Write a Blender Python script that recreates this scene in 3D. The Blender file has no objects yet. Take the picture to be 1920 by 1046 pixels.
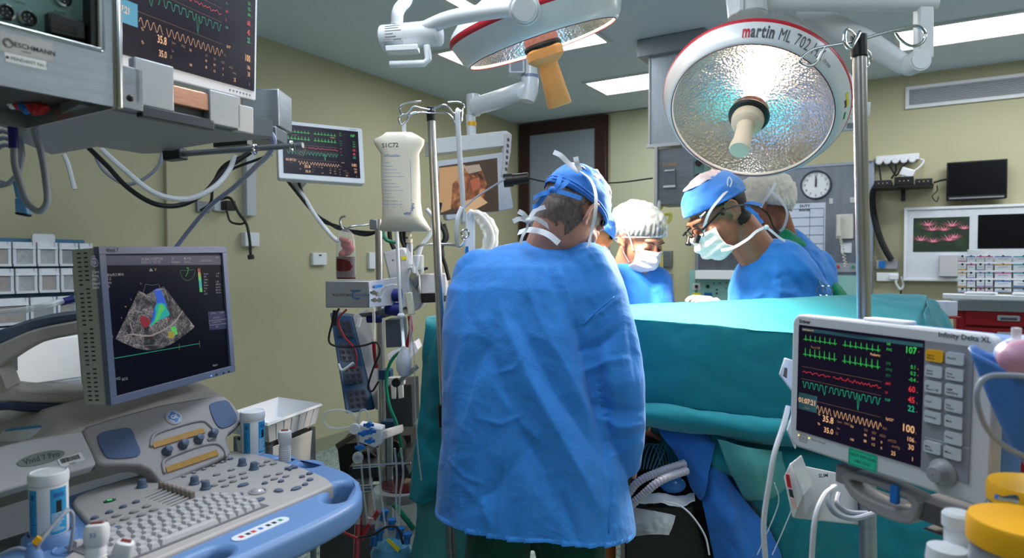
import bpy,bmesh,math,random
from math import sin,cos,pi,radians,sqrt,atan2
from mathutils import Vector as V,Matrix as MX,Quaternion,noise
SC = bpy.context.scene
COL = SC.collection
random.seed(7)
# ---------------------------------------------------------------- camera, world, light
CAMH = 1.45
FPX = 1240.0                       # focal length in pixels of a 1920 wide frame
PITCH = -math.atan(33 / FPX)
cam_data = bpy.data.cameras.new('camera')
cam = bpy.data.objects.new('camera',cam_data)
COL.objects.link(cam)
cam_data.sensor_width = 36
cam_data.lens = FPX / 1920 * 36
cam.location = (0,0,CAMH)
cam.rotation_euler = (pi / 2 + PITCH,0,0)
cam_data.clip_start = 0.05
cam_data.clip_end = 60
cam_data.dof.use_dof = True
cam_data.dof.focus_distance = 2.1
cam_data.dof.aperture_fstop = 4.0
SC.camera = cam
SC.view_settings.view_transform = 'Standard'
SC.view_settings.look = 'None'
SC.view_settings.gamma = 1
SC.view_settings.use_curve_mapping = False
SC.view_settings.exposure = -0.08
w = bpy.data.worlds.new('world')
SC.world = w
w.use_nodes = True
w.node_tree.nodes['Background'].inputs[0].default_value = (0.55,0.65,0.8,1)
w.node_tree.nodes['Background'].inputs[1].default_value = 0.05
def area(name,loc,size,power,color,target=None,sizey=None,spread=None):
	l = bpy.data.lights.new(name,'AREA')
	l.energy = power
	l.color = color
	l.shape = 'RECTANGLE'
	l.size = size
	l.size_y = sizey or size
	if spread:
		l.spread = spread
	o = bpy.data.objects.new(name,l)
	COL.objects.link(o)
	o.location = loc
	if target is not None:
		d = V(target) - V(loc)
		o.rotation_euler = d.to_track_quat('-Z','Y').to_euler()
	return o
COOL = (0.80,0.90,1.0)
WARM = (1.0,0.84,0.66)
# ceiling luminaires of the room that stand behind and beside the camera
area('ceiling_lamp_a',(-1.1,0.1,2.97),0.6,17,COOL,sizey=1.2)
area('ceiling_lamp_b',(1.6,-0.4,2.97),0.6,17,COOL,sizey=1.2)
area('ceiling_lamp_c',(-0.2,1.9,2.97),0.6,36,COOL,sizey=1.2)
area('ceiling_lamp_d',(2.6,1.6,2.97),0.6,36,COOL,sizey=1.2)
# ---------------------------------------------------------------- geometry helpers
CAMM = MX.Translation(cam.location) @ cam.rotation_euler.to_matrix().to_4x4()
def P(px,py,d):
	"""the point of the room seen at a pixel of the 1920x1046 frame, d metres deep"""
	return CAMM @ V(((px - 960) / FPX * d,-(py - 523) / FPX * d,-d))
def ray(px,py):
	o = V(cam.location)
	return o,(P(px,py,1) - o)
def hit(px,py,p0,n):
	o,d = ray(px,py)
	t = (V(p0) - o).dot(n) / d.dot(n)
	return o + d * t
CEIL = 3.0
CORNER = V((0.092,7.54,0))
LDIR = V((0.529,0.849,0)).normalized()      # along the left wall, away
BDIR = V((0.849,-0.529,0)).normalized()     # along the back wall, to the right
def LW(px,py,off=0.0):
	return hit(px,py,CORNER + BDIR * off,BDIR)
def BW(px,py,off=0.0):
	return hit(px,py,CORNER - LDIR * off,LDIR)
def CE(px,py,z=CEIL):
	return hit(px,py,(0,0,z),V((0,0,1)))
def frame3(tl,tr,bl=None,upright=True):
	"""matrix of a face: x to the viewer's right, z up, y away; origin at its centre. returns M, w, h"""
	tl,tr = V(tl),V(tr)
	x = (tr - tl)
	wd = x.length
	x.normalize()
	if bl is None:
		z = V((0,0,1)); ht = 0
	else:
		z = tl - V(bl)
		ht = z.length
	if upright:
		z = V((0,0,1))
	y = z.cross(x).normalized()
	z = x.cross(y).normalized()
	c = tl + x * wd / 2 - z * ht / 2
	M = MX((x,y,z)).transposed().to_4x4()
	M.translation = c
	return M,wd,ht
def look_matrix(loc,face,up):
	"""local -Y looks along face, local Z close to up"""
	y = -V(face).normalized()
	x = y.cross(V(up)).normalized()
	z = x.cross(y).normalized()
	M = MX((x,y,z)).transposed().to_4x4()
	M.translation = V(loc)
	return M
# ---------------------------------------------------------------- materials
def srgb(c):
	c = c / 255.0
	return c / 12.92 if c <= 0.04045 else ((c + 0.055) / 1.055) ** 2.4
def rgb(r,g,b):
	return (srgb(r),srgb(g),srgb(b),1)
MATS = {}
def mat(name,color,rough=0.5,metal=0.0,var=0.04,nscale=30.0,bump=0.0,bscale=200.0,spec=0.5,
		emit=None,estr=0.0,trans=0.0,alpha=1.0,sss=0.0,aniso=None,sheen=0.0,coat=0.0,ior=1.45,subscol=None):
	if name in MATS:
		return MATS[name]
	m = bpy.data.materials.new(name)
	m.use_nodes = True
	nt = m.node_tree
	b = nt.nodes['Principled BSDF']
	tc = nt.nodes.new('ShaderNodeTexCoord')
	mp = nt.nodes.new('ShaderNodeMapping')
	nt.links.new(tc.outputs['Object'],mp.inputs['Vector'])
	if aniso:
		mp.inputs['Scale'].default_value = aniso
	nz = nt.nodes.new('ShaderNodeTexNoise')
	nz.inputs['Scale'].default_value = nscale
	nz.inputs['Detail'].default_value = 4
	nt.links.new(mp.outputs[0],nz.inputs['Vector'])
	mix = nt.nodes.new('ShaderNodeMixRGB')
	mix.inputs[1].default_value = [max(0,c * (1 - var * 2)) for c in color[:3]] + [1]
	mix.inputs[2].default_value = [min(1,c * (1 + var * 2)) for c in color[:3]] + [1]
	nt.links.new(nz.outputs['Fac'],mix.inputs[0])
	nt.links.new(mix.outputs[0],b.inputs['Base Color'])
	b.inputs['Roughness'].default_value = rough
	b.inputs['Metallic'].default_value = metal
	b.inputs['Specular IOR Level'].default_value = spec
	b.inputs['Transmission Weight'].default_value = trans
	b.inputs['IOR'].default_value = ior
	b.inputs['Alpha'].default_value = alpha
	if sheen:
		b.inputs['Sheen Weight'].default_value = sheen
	if coat:
		b.inputs['Coat Weight'].default_value = coat
		b.inputs['Coat Roughness'].default_value = 0.15
	if sss:
		b.inputs['Subsurface Weight'].default_value = sss
		b.inputs['Subsurface Radius'].default_value = (0.02,0.008,0.004)
		b.inputs['Subsurface Scale'].default_value = 0.4
	if emit is not None:
		b.inputs['Emission Color'].default_value = emit
		b.inputs['Emission Strength'].default_value = estr
	if bump:
		n2 = nt.nodes.new('ShaderNodeTexNoise')
		n2.inputs['Scale'].default_value = bscale
		n2.inputs['Detail'].default_value = 3
		nt.links.new(mp.outputs[0],n2.inputs['Vector'])
		bp = nt.nodes.new('ShaderNodeBump')
		bp.inputs['Strength'].default_value = bump
		bp.inputs['Distance'].default_value = 0.002
		nt.links.new(n2.outputs['Fac'],bp.inputs['Height'])
		nt.links.new(bp.outputs[0],b.inputs['Normal'])
	MATS[name] = m
	return m
def glow(name,color,s=1.0):
	"""a lit screen element or lamp surface"""
	if name in MATS:
		return MATS[name]
	m = bpy.data.materials.new(name)
	m.use_nodes = True
	b = m.node_tree.nodes['Principled BSDF']
	b.inputs['Base Color'].default_value = (0.01,0.01,0.01,1)
	b.inputs['Roughness'].default_value = 0.4
	b.inputs['Emission Color'].default_value = color
	b.inputs['Emission Strength'].default_value = s
	MATS[name] = m
	return m
def film(name,color,opacity=0.25,rough=0.2,tint=None):
	"""thin clear plastic: part transparent, part glossy and diffuse"""
	if name in MATS:
		return MATS[name]
	m = bpy.data.materials.new(name)
	m.use_nodes = True
	nt = m.node_tree
	b = nt.nodes['Principled BSDF']
	b.inputs['Base Color'].default_value = color
	b.inputs['Roughness'].default_value = rough
	b.inputs['Specular IOR Level'].default_value = 0.8
	tr = nt.nodes.new('ShaderNodeBsdfTransparent')
	tr.inputs[0].default_value = tint or (0.95,0.97,0.98,1)
	lw = nt.nodes.new('ShaderNodeLayerWeight')
	lw.inputs[0].default_value = 0.35
	mr = nt.nodes.new('ShaderNodeMapRange')
	mr.inputs[3].default_value = opacity
	mr.inputs[4].default_value = min(1,opacity + 0.5)
	nt.links.new(lw.outputs['Facing'],mr.inputs[0])
	mx = nt.nodes.new('ShaderNodeMixShader')
	nt.links.new(mr.outputs[0],mx.inputs[0])
	nt.links.new(tr.outputs[0],mx.inputs[1])
	nt.links.new(b.outputs[0],mx.inputs[2])
	nt.links.new(mx.outputs[0],nt.nodes['Material Output'].inputs[0])
	MATS[name] = m
	return m
M_STEEL = mat('brushed_steel',rgb(165,172,180),0.32,0.9,0.12,6,0.25,120,aniso=(1,1,14))
M_STEELD = mat('dull_steel',rgb(128,134,142),0.42,0.8,0.15,5,0.2,90,aniso=(1,1,10))
M_CHROME = mat('chrome',rgb(205,207,210),0.14,1.0,0.05)
M_POLE = mat('pole_steel',rgb(190,187,184),0.33,1.0,0.08,20)
M_DSTEEL = mat('dark_steel',rgb(70,74,80),0.35,0.8,0.15,8)
M_WHITE = mat('white_enamel',rgb(212,214,216),0.35,0,0.02,12,coat=0.3)
M_WPLAS = mat('white_plastic',rgb(225,228,234),0.42,0,0.02,15)
M_OFFW = mat('offwhite_plastic',rgb(196,196,200),0.45,0,0.03,15,0.1,500)
M_BEIGE = mat('beige_plastic',rgb(186,180,176),0.5,0,0.03,15,0.1,600)
M_TAUPE = mat('taupe_plastic',rgb(150,146,148),0.55,0,0.04,20,0.15,700)
M_KEY = mat('key_plastic',rgb(178,178,182),0.5,0,0.03,20)
M_GREYP = mat('grey_plastic',rgb(128,132,140),0.5,0,0.03,20)
M_SLATE = mat('slate_plastic',rgb(84,98,124),0.5,0,0.05,20)
M_BLUEP = mat('pale_blue_plastic',rgb(96,132,184),0.42,0,0.04,10)
M_MBLUE = mat('mid_blue_plastic',rgb(30,110,190),0.35,0,0.06,20)
M_DBLUE = mat('dark_blue_plastic',rgb(24,34,110),0.4,0,0.06,20)
M_TEALBL = mat('petrol_blue_plastic',rgb(18,58,94),0.45,0,0.06,12)
M_BLACK = mat('black_plastic',rgb(20,20,22),0.4,0,0.1,20)
M_RUBBER = mat('black_rubber',rgb(26,26,28),0.65,0,0.1,20)
M_GLASSBLK = mat('black_glass',rgb(6,7,12),0.3,0,0.05,5,spec=0.25)
M_CREAM = mat('cream_plastic',rgb(226,206,180),0.5,0,0.03,10)
M_ORANGE = mat('amber_handle_cover',rgb(214,160,98),0.42,0,0.06,10,sss=0.1)
M_REDP = mat('red_enamel',rgb(150,14,30),0.35,0,0.05,10)
M_REDLINE = mat('red_line',rgb(176,30,44),0.4)
M_GREENP = mat('green_plastic',rgb(24,140,100),0.4)
M_MINT = mat('mint_panel',rgb(140,190,186),0.5,0,0.04,5)
M_SEAGRN = mat('sea_green_panel',rgb(104,140,136),0.5,0,0.04,5)
M_YELLOW = mat('yellow_plastic',rgb(236,172,22),0.4,0,0.04,10)
M_LABELY = mat('yellow_label',rgb(230,214,40),0.5)
M_PAPER = mat('paper',rgb(232,234,238),0.7,0,0.03,30)
M_INK = mat('ink',rgb(30,30,36),0.6)
M_INKB = mat('blue_ink',rgb(40,100,170),0.6)
M_INKR = mat('red_ink',rgb(190,40,40),0.6)
M_INKG = mat('grey_ink',rgb(80,80,86),0.6)
M_CLEAR = film('clear_plastic',(0.85,0.88,0.9,1),0.22)
M_CLEARM = film('milky_plastic',(0.85,0.87,0.88,1),0.5,0.4)
M_TUBE = film('clear_tubing',(0.8,0.84,0.88,1),0.28)
M_BLOOD = mat('dark_red_fluid',rgb(72,10,20),0.2,0,0.2,30,coat=0.6)
M_BLOODR = mat('red_tubing',rgb(140,22,34),0.22,0,0.15,30,coat=0.5)
M_WIRE = mat('black_cable',rgb(24,25,28),0.5)
M_GWIRE = mat('grey_cable',rgb(150,156,172),0.5)
M_WWIRE = mat('white_cable',rgb(214,216,222),0.5)
M_GTUBE = mat('green_tubing',rgb(14,120,92),0.3)
M_WOODB = mat('brown_door_frame',rgb(58,34,30),0.4,0,0.2,20,aniso=(1,1,0.1))
# ---------------------------------------------------------------- mesh builder
class MB:
	def __init__(s):
		s.v = []; s.f = []; s.m = []; s.mats = []; s.cur = 0
	def use(s,m):
		if m not in s.mats:
			s.mats.append(m)
		s.cur = s.mats.index(m)
		return s
	def add(s,vs,fs,M=None):
		b = len(s.v)
		if M is not None:
			s.v += [M @ V(p) for p in vs]
		else:
			s.v += [V(p) for p in vs]
		s.f += [tuple(b + i for i in f) for f in fs]
		s.m += [s.cur] * len(fs)
		return s
	def merge(s,o,M=None):
		b = len(s.v)
		s.v += [(M @ p if M is not None else p.copy()) for p in o.v]
		mp = []
		for m in o.mats:
			if m not in s.mats:
				s.mats.append(m)
			mp.append(s.mats.index(m))
		s.f += [tuple(b + i for i in f) for f in o.f]
		s.m += [mp[i] if mp else s.cur for i in o.m]
		return s
	def box(s,c,size,M=None):
		x,y,z = c; a,b,d = [k / 2 for k in size]
		vs = [(x + i * a,y + j * b,z + k * d) for i in (-1,1) for j in (-1,1) for k in (-1,1)]
		fs = [(0,1,3,2),(4,6,7,5),(0,4,5,1),(2,3,7,6),(0,2,6,4),(1,5,7,3)]
		return s.add(vs,fs,M)
	def bar(s,p0,p1,wd,ht,up=(0,0,1)):
		p0,p1 = V(p0),V(p1)
		y = (p1 - p0); L = y.length; y.normalize()
		x = y.cross(V(up))
		if x.length < 1e-4:
			x = V((1,0,0))
		x.normalize(); z = x.cross(y)
		M = MX((x,y,z)).transposed().to_4x4(); M.translation = (p0 + p1) / 2
		return s.box((0,0,0),(wd,L,ht),M)
	def tube(s,pts,r,seg=10,cap=True,closed=False):
		"""round tube through points; r a number or a list"""
		pts = [V(p) for p in pts]
		n = len(pts)
		rr = r if isinstance(r,(list,tuple)) else [r] * n
		vs = []; prev = None
		for i,p in enumerate(pts):
			if closed:
				t = pts[(i + 1) % n] - pts[i - 1]
			else:
				t = pts[min(i + 1,n - 1)] - pts[max(i - 1,0)]
			if t.length < 1e-9:
				t = V((0,0,1))
			t.normalize()
			if prev is None:
				a = V((0,0,1)) if abs(t.z) < 0.9 else V((1,0,0))
				x = t.cross(a).normalized()
			else:
				x = (prev - t * prev.dot(t))
				if x.length < 1e-6:
					x = t.orthogonal()
				x.normalize()
			prev = x; y = t.cross(x)
			for k in range(seg):
				a = 2 * pi * k / seg
				vs.append(p + (x * cos(a) + y * sin(a)) * rr[i])
		fs = []
		for i in range(n if closed else n - 1):
			j = (i + 1) % n
			for k in range(seg):
				l = (k + 1) % seg
				fs.append((i * seg + k,i * seg + l,j * seg + l,j * seg + k))
		if cap and not closed:
			fs.append(tuple(range(seg))[::-1])
			fs.append(tuple((n - 1) * seg + k for k in range(seg)))
		return s.add(vs,fs)
	def cyl(s,p0,p1,r0,r1=None,seg=24):
		return s.tube([p0,p1],[r0,r0 if r1 is None else r1],seg)
	def lathe(s,prof,M=None,seg=32,capb=False,capt=False,ang=2 * pi,sq=None):
		"""prof: (r, z) list turned around local z"""
		vs = []; n = len(prof)
		full = abs(ang - 2 * pi) < 1e-6
		m = seg if full else seg + 1
		for r,z in prof:
			for k in range(m):
				a = ang * k / seg
				cx,cy = cos(a),sin(a)
				if sq:
					q = (abs(cx) ** sq + abs(cy) ** sq) ** (1 / sq)
					cx /= q; cy /= q
				vs.append((r * cx,r * cy,z))
		fs = []
		for i in range(n - 1):
			for k in range(m if full else m - 1):
				l = (k + 1) % m
				fs.append((i * m + k,i * m + l,(i + 1) * m + l,(i + 1) * m + k))
		if capb:
			fs.append(tuple(range(m))[::-1])
		if capt:
			fs.append(tuple((n - 1) * m + k for k in range(m)))
		return s.add(vs,fs,M)
	def ball(s,c,r,seg=20,rings=12,M=None,q=1.0):
		c = V(c)
		if not isinstance(r,(tuple,list)):
			r = (r,r,r)
		vs = [(c.x,c.y,c.z + r[2])]
		for i in range(1,rings):
			t = pi * i / rings
			for k in range(seg):
				a = 2 * pi * k / seg
				vs.append((c.x + r[0] * sin(t) * cos(a),c.y + r[1] * sin(t) * sin(a),c.z + r[2] * cos(t)))
		vs.append((c.x,c.y,c.z - r[2]))
		fs = []
		for k in range(seg):
			fs.append((0,1 + k,1 + (k + 1) % seg))
		for i in range(rings - 2):
			for k in range(seg):
				l = (k + 1) % seg
				a = 1 + i * seg; b = a + seg
				fs.append((a + k,b + k,b + l,a + l))
		e = len(vs) - 1; a = 1 + (rings - 2) * seg
		for k in range(seg):
			fs.append((e,a + (k + 1) % seg,a + k))
		return s.add(vs,fs,M)
	def prism(s,outline,y0,y1,M=None):
		"""outline of (x, z) points (seen from -y), thick from y0 to y1"""
		n = len(outline)
		vs = [(x,y0,z) for x,z in outline] + [(x,y1,z) for x,z in outline]
		ar = sum(outline[i][0] * outline[(i + 1) % n][1] - outline[(i + 1) % n][0] * outline[i][1] for i in range(n))
		f0 = tuple(range(n)); f1 = tuple(range(n,2 * n))[::-1]
		sd = [(i,n + i,n + (i + 1) % n,(i + 1) % n) for i in range(n)]
		if ar < 0:
			f0 = f0[::-1]; f1 = f1[::-1]; sd = [t[::-1] for t in sd]
		return s.add(vs,[f0,f1] + sd,M)
	def zprism(s,outline,z0,z1,M=None):
		R = MX(((1,0,0,0),(0,0,1,0),(0,1,0,0),(0,0,0,1)))
		# (x, z)->(x, y): prism in y becomes prism in z (mirrored, so reverse the outline)
		b = MB(); b.cur = 0
		b.prism(outline,z0,z1)
		b.v = [V((p.x,p.z,p.y)) for p in b.v]
		b.f = [f[::-1] for f in b.f]
		return s.add(b.v,b.f,M)
	def grid(s,fn,nu,nv,M=None,closeu=False):
		vs = [fn(i / (nu if closeu else nu - 1),j / (nv - 1)) for j in range(nv) for i in range(nu)]
		fs = []
		for j in range(nv - 1):
			for i in range(nu if closeu else nu - 1):
				k = (i + 1) % nu
				fs.append((j * nu + i,j * nu + k,(j + 1) * nu + k,(j + 1) * nu + i))
		return s.add(vs,fs,M)
	def quad(s,a,b,c,d):
		return s.add([a,b,c,d],[(0,1,2,3)])
	def text(s,txt,x,z,size,y=-0.001,align='LEFT',M=None,sx=1.0,rot=0.0,bold=0.0,valign='TOP_BASELINE'):
		"""flat lettering in the local xz plane facing -y"""
		vs,fs = text_mesh(txt,align,bold)
		c,sn = cos(rot),sin(rot)
		pts = []
		for a,b in vs:
			a *= size * sx; b *= size
			pts.append((x + a * c - b * sn,y,z + a * sn + b * c))
		return s.add(pts,fs,M)
	def ribbon(s,pts,wd,y=-0.001,M=None):
		"""flat line of width wd through (x, z) points in the xz plane"""
		vs = []; n = len(pts)
		for i in range(n):
			a = pts[max(0,i - 1)]; b = pts[min(n - 1,i + 1)]
			dx,dz = b[0] - a[0],b[1] - a[1]
			L = sqrt(dx * dx + dz * dz) or 1
			nx,nz = -dz / L * wd / 2,dx / L * wd / 2
			vs += [(pts[i][0] - nx,y,pts[i][1] - nz),(pts[i][0] + nx,y,pts[i][1] + nz)]
		fs = [(2 * i,2 * i + 2,2 * i + 3,2 * i + 1) for i in range(n - 1)]
		return s.add(vs,fs,M)
	def build(s,name,material=None,parent=None,M=None,bevel=0,sub=0,smooth=True,angle=35,solid=0,bseg=2):
		me = bpy.data.meshes.new(name)
		me.from_pydata([tuple(p) for p in s.v],[],s.f)
		if s.mats:
			for m in s.mats:
				me.materials.append(m)
			me.polygons.foreach_set('material_index',s.m)
		elif material:
			me.materials.append(material)
		if smooth:
			me.polygons.foreach_set('use_smooth',[True] * len(me.polygons))
			me.update()
			if angle < 180:
				me.set_sharp_from_angle(angle=radians(angle))
		me.update()
		o = bpy.data.objects.new(name,me)
		COL.objects.link(o)
		if parent is not None:
			o.parent = parent
		if M is not None:
			o.matrix_local = M
		if solid:
			md = o.modifiers.new('solid','SOLIDIFY'); md.thickness = solid; md.offset = 0
		if bevel:
			md = o.modifiers.new('bevel','BEVEL'); md.width = bevel; md.segments = bseg
			md.limit_method = 'ANGLE'; md.angle_limit = radians(40)
		if sub:
			md = o.modifiers.new('sub','SUBSURF'); md.levels = sub; md.render_levels = sub
		return o
_TXT = {}
def text_mesh(txt,align='LEFT',bold=0.0):
	k = (txt,align,bold)
	if k not in _TXT:
		cu = bpy.data.curves.new('t','FONT')
		cu.body = txt; cu.align_x = align; cu.size = 1.0
		cu.resolution_u = 2
		cu.offset = bold
		ob = bpy.data.objects.new('t',cu)
		me = ob.to_mesh()
		vs = [(v.co.x,v.co.y) for v in me.vertices]
		fs = []
		for p in me.polygons:
			ii = tuple(p.vertices)
			a = sum(vs[ii[q]][0] * vs[ii[(q + 1) % len(ii)]][1] - vs[ii[(q + 1) % len(ii)]][0] * vs[ii[q]][1] for q in range(len(ii)))
			fs.append(ii if a > 0 else ii[::-1])
		ob.to_mesh_clear()
		bpy.data.objects.remove(ob); bpy.data.curves.remove(cu)
		_TXT[k] = (vs,fs)
	return _TXT[k]
def tag(o,label,cat,group=None,kind=None):
	if label: o['label'] = label
	if cat: o['category'] = cat
	if group: o['group'] = group
	if kind: o['kind'] = kind
	return o
def thing(name,label,cat,M=None,group=None):
	"""an Empty at the thing's base that parents its parts"""
	o = bpy.data.objects.new(name,None)
	COL.objects.link(o)
	if M is not None:
		o.matrix_world = M if isinstance(M,MX) else MX.Translation(V(M))
		o.matrix_basis = M if isinstance(M,MX) else MX.Translation(V(M))
	o.empty_display_size = 0.05
	return tag(o,label,cat,group)
def inv(o):
	return o.matrix_basis.inverted()
def world(mb,parent):
	"""turn a builder written in room coordinates into the parent's own coordinates"""
	M = inv(parent)
	mb.v = [M @ p for p in mb.v]
	return mb
def smooth_path(pts,n=8):
	"""Catmull-Rom through points"""
	pts = [V(p) for p in pts]
	if len(pts) < 3:
		return pts
	q = [pts[0] * 2 - pts[1]] + pts + [pts[-1] * 2 - pts[-2]]
	out = []
	for i in range(1,len(q) - 2):
		p0,p1,p2,p3 = q[i - 1],q[i],q[i + 1],q[i + 2]
		for k in range(n):
			t = k / n
			out.append(0.5 * ((2 * p1) + (p2 - p0) * t + (2 * p0 - 5 * p1 + 4 * p2 - p3) * t * t + (3 * p1 - p0 - 3 * p2 + p3) * t ** 3))
	out.append(pts[-1])
	return out
def cable(name,label,pts,r,m,parent=None,cat='cable',group=None,n=8,seg=8,pix=True):
	"""a cable through (px, py, depth) points"""
	w_ = [P(*p) for p in pts] if pix else [V(p) for p in pts]
	mb = MB().tube(smooth_path(w_,n),r,seg)
	if parent is not None:
		world(mb,parent)
		o = mb.build(name,m,parent)
		return o
	c = w_[0]
	mb.v = [p - c for p in mb.v]
	o = mb.build(name,m)
	o.location = c
	return tag(o,label,cat,group)
def rrect(w,h,r,n=5,cx=0,cz=0):
	"""outline of a rounded rectangle"""
	r = min(r,w / 2 - 1e-5,h / 2 - 1e-5)
	out = []
	for sx,sz,a0 in ((1,1,0),(-1,1,90),(-1,-1,180),(1,-1,270)):
		for k in range(n + 1):
			a = radians(a0 + 90 * k / n)
			out.append((cx + sx * (w / 2 - r) + r * cos(a),cz + sz * (h / 2 - r) + r * sin(a)))
	return out
def remesh(mb,vox,smooth=6,fac=0.5):
	"""fuse overlapping closed shapes into one continuous surface"""
	me = bpy.data.meshes.new('tmp')
	me.from_pydata([tuple(p) for p in mb.v],[],mb.f)
	me.update()
	o = bpy.data.objects.new('tmp',me)
	COL.objects.link(o)
	md = o.modifiers.new('r','REMESH'); md.mode = 'VOXEL'; md.voxel_size = vox
	if smooth:
		ms = o.modifiers.new('s','SMOOTH'); ms.iterations = smooth; ms.factor = fac
	dg = bpy.context.evaluated_depsgraph_get()
	ev = o.evaluated_get(dg)
	m2 = ev.to_mesh()
	out = MB()
	out.v = [v.co.copy() for v in m2.vertices]
	out.f = [tuple(p.vertices) for p in m2.polygons]
	out.m = [0] * len(out.f)
	nrm = [v.normal.copy() for v in m2.vertices]
	ev.to_mesh_clear()
	bpy.data.objects.remove(o); bpy.data.meshes.remove(me)
	return out,nrm
def cone_blob(mb,p0,p1,r0,r1,seg=16):
	"""closed tapered capsule"""
	p0,p1 = V(p0),V(p1)
	ax = (p1 - p0); L = ax.length
	q = ax.to_track_quat('Z','Y').to_matrix().to_4x4(); q.translation = p0
	prof = []
	for k in range(5):
		a = -pi / 2 + pi / 2 * k / 5
		prof.append((max(1e-4,r0 * cos(a)),r0 * sin(a)))
	prof.append((r0,0)); prof.append((r1,L))
	for k in range(1,6):
		a = pi / 2 * k / 5
		prof.append((max(1e-4,r1 * cos(a)),L + r1 * sin(a)))
	return mb.lathe(prof,q,seg,True,True)
def limb(mb,pts,rs,seg=18):
	for i in range(len(pts) - 1):
		cone_blob(mb,pts[i],pts[i + 1],rs[i],rs[i + 1],seg)
	return mb
# ---------------------------------------------------------------- the room
def wall_mat(name,color,bump=0.15):
	return mat(name,color,0.6,0,0.03,1.5,bump,160)
M_WALL = wall_mat('olive_wall_paint',rgb(186,181,148))
M_CEIL = wall_mat('grey_ceiling_paint',rgb(206,219,232))
def floor_material():
	m = bpy.data.materials.new('speckled_vinyl'); m.use_nodes = True
	nt = m.node_tree; b = nt.nodes['Principled BSDF']
	tc = nt.nodes.new('ShaderNodeTexCoord')
	vo = nt.nodes.new('ShaderNodeTexVoronoi'); vo.inputs['Scale'].default_value = 90
	nz = nt.nodes.new('ShaderNodeTexNoise'); nz.inputs['Scale'].default_value = 25; nz.inputs['Detail'].default_value = 6
	nt.links.new(tc.outputs['Object'],vo.inputs['Vector']); nt.links.new(tc.outputs['Object'],nz.inputs['Vector'])
	cr = nt.nodes.new('ShaderNodeValToRGB')
	cr.color_ramp.elements[0].position = 0.35; cr.color_ramp.elements[0].color = rgb(96,116,116)
	cr.color_ramp.elements[1].position = 0.65; cr.color_ramp.elements[1].color = rgb(176,192,188)
	ad = nt.nodes.new('ShaderNodeMixRGB'); ad.inputs[0].default_value = 0.5
	nt.links.new(vo.outputs['Color'],ad.inputs[1]); nt.links.new(nz.outputs['Fac'],ad.inputs[2])
	nt.links.new(ad.outputs[0],cr.inputs[0]); nt.links.new(cr.outputs[0],b.inputs['Base Color'])
	b.inputs['Roughness'].default_value = 0.3
	return m
ROOM_C = [CORNER,CORNER + BDIR * 7.2,CORNER + BDIR * 7.2 - LDIR * 9.6,CORNER - LDIR * 9.6]
def struct(name,mb,m,bevel=0,parent=None,**k):
	o = mb.build(name,m,parent,bevel=bevel,**k)
	if parent is None:
		o['kind'] = 'structure'
	return o
def wall(name,a,b,m,t=0.12):
	d = (b - a).normalized(); n = V((-d.y,d.x,0))
	mid = (ROOM_C[0] + ROOM_C[2]) / 2
	if n.dot(mid - a) > 0:
		n = -n
	mb = MB()
	q = [a,b,b + n * t,a + n * t]
	mb.add([(p.x,p.y,0) for p in q] + [(p.x,p.y,CEIL) for p in q],
		[(0,1,2,3),(7,6,5,4),(0,4,5,1),(1,5,6,2),(2,6,7,3),(3,7,4,0)])
	return struct(name,mb,m,smooth=False)
wall('wall_back',ROOM_C[0],ROOM_C[1],M_WALL)
wall('wall_right',ROOM_C[1],ROOM_C[2],M_WALL)
wall('wall_front',ROOM_C[2],ROOM_C[3],M_WALL)
wall('wall_left',ROOM_C[3],ROOM_C[0],M_WALL)
struct('floor',MB().add([(p.x,p.y,z) for z in (0,-0.1) for p in ROOM_C],
	[(0,3,2,1),(4,5,6,7),(0,1,5,4),(1,2,6,5),(2,3,7,6),(3,0,4,7)]),floor_material(),smooth=False)
struct('ceiling',MB().add([(p.x,p.y,z) for z in (CEIL,CEIL + 0.1) for p in ROOM_C],
	[(0,1,2,3),(4,7,6,5),(0,4,5,1),(1,5,6,2),(2,6,7,3),(3,7,4,0)]),M_CEIL,smooth=False)
# coved skirting of the speckled vinyl along both walls
M_COVE = MATS.get('cove') or mat('cove',rgb(150,152,128),0.5)
def skirting(name,a,b,n):
	mb = MB()
	mb.bar(a + n * 0.008 + V((0,0,0.05)),b + n * 0.008 + V((0,0,0.05)),0.016,0.1)
	return struct(name,mb,M_COVE)
skirting('baseboard_left',ROOM_C[3],ROOM_C[0],BDIR)
skirting('baseboard_back',ROOM_C[0] + BDIR * 1.45,ROOM_C[1],-LDIR)
# wall-aligned frames: x to the viewer's right along the wall, y into the wall, z up
def wall_frame_back(px,py,off=0.0):
	c = BW(px,py,off)
	M = MX((BDIR,LDIR,V((0,0,1)))).transposed().to_4x4(); M.translation = c
	return M
def wall_frame_left(px,py,off=0.0):
	c = LW(px,py,off)
	M = MX((LDIR,-BDIR,V((0,0,1)))).transposed().to_4x4(); M.translation = c
	return M
def back_rect(x0,y0,x1,y1,off=0.0):
	"""frame, width and height of something on the back wall from its left, top, right and bottom pixels"""
	a = BW(x0,y0,off); b = BW(x1,y0,off)
	wd = (b - a).dot(BDIR)
	zc = BW((x0 + x1) / 2,y0,off).z; zb = BW((x0 + x1) / 2,y1,off).z
	c = BW((x0 + x1) / 2,(y0 + y1) / 2,off)
	mid = a + BDIR * wd / 2
	M = MX((BDIR,LDIR,V((0,0,1)))).transposed().to_4x4()
	M.translation = V((mid.x,mid.y,(zc + zb) / 2))
	return M,wd,zc - zb
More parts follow.
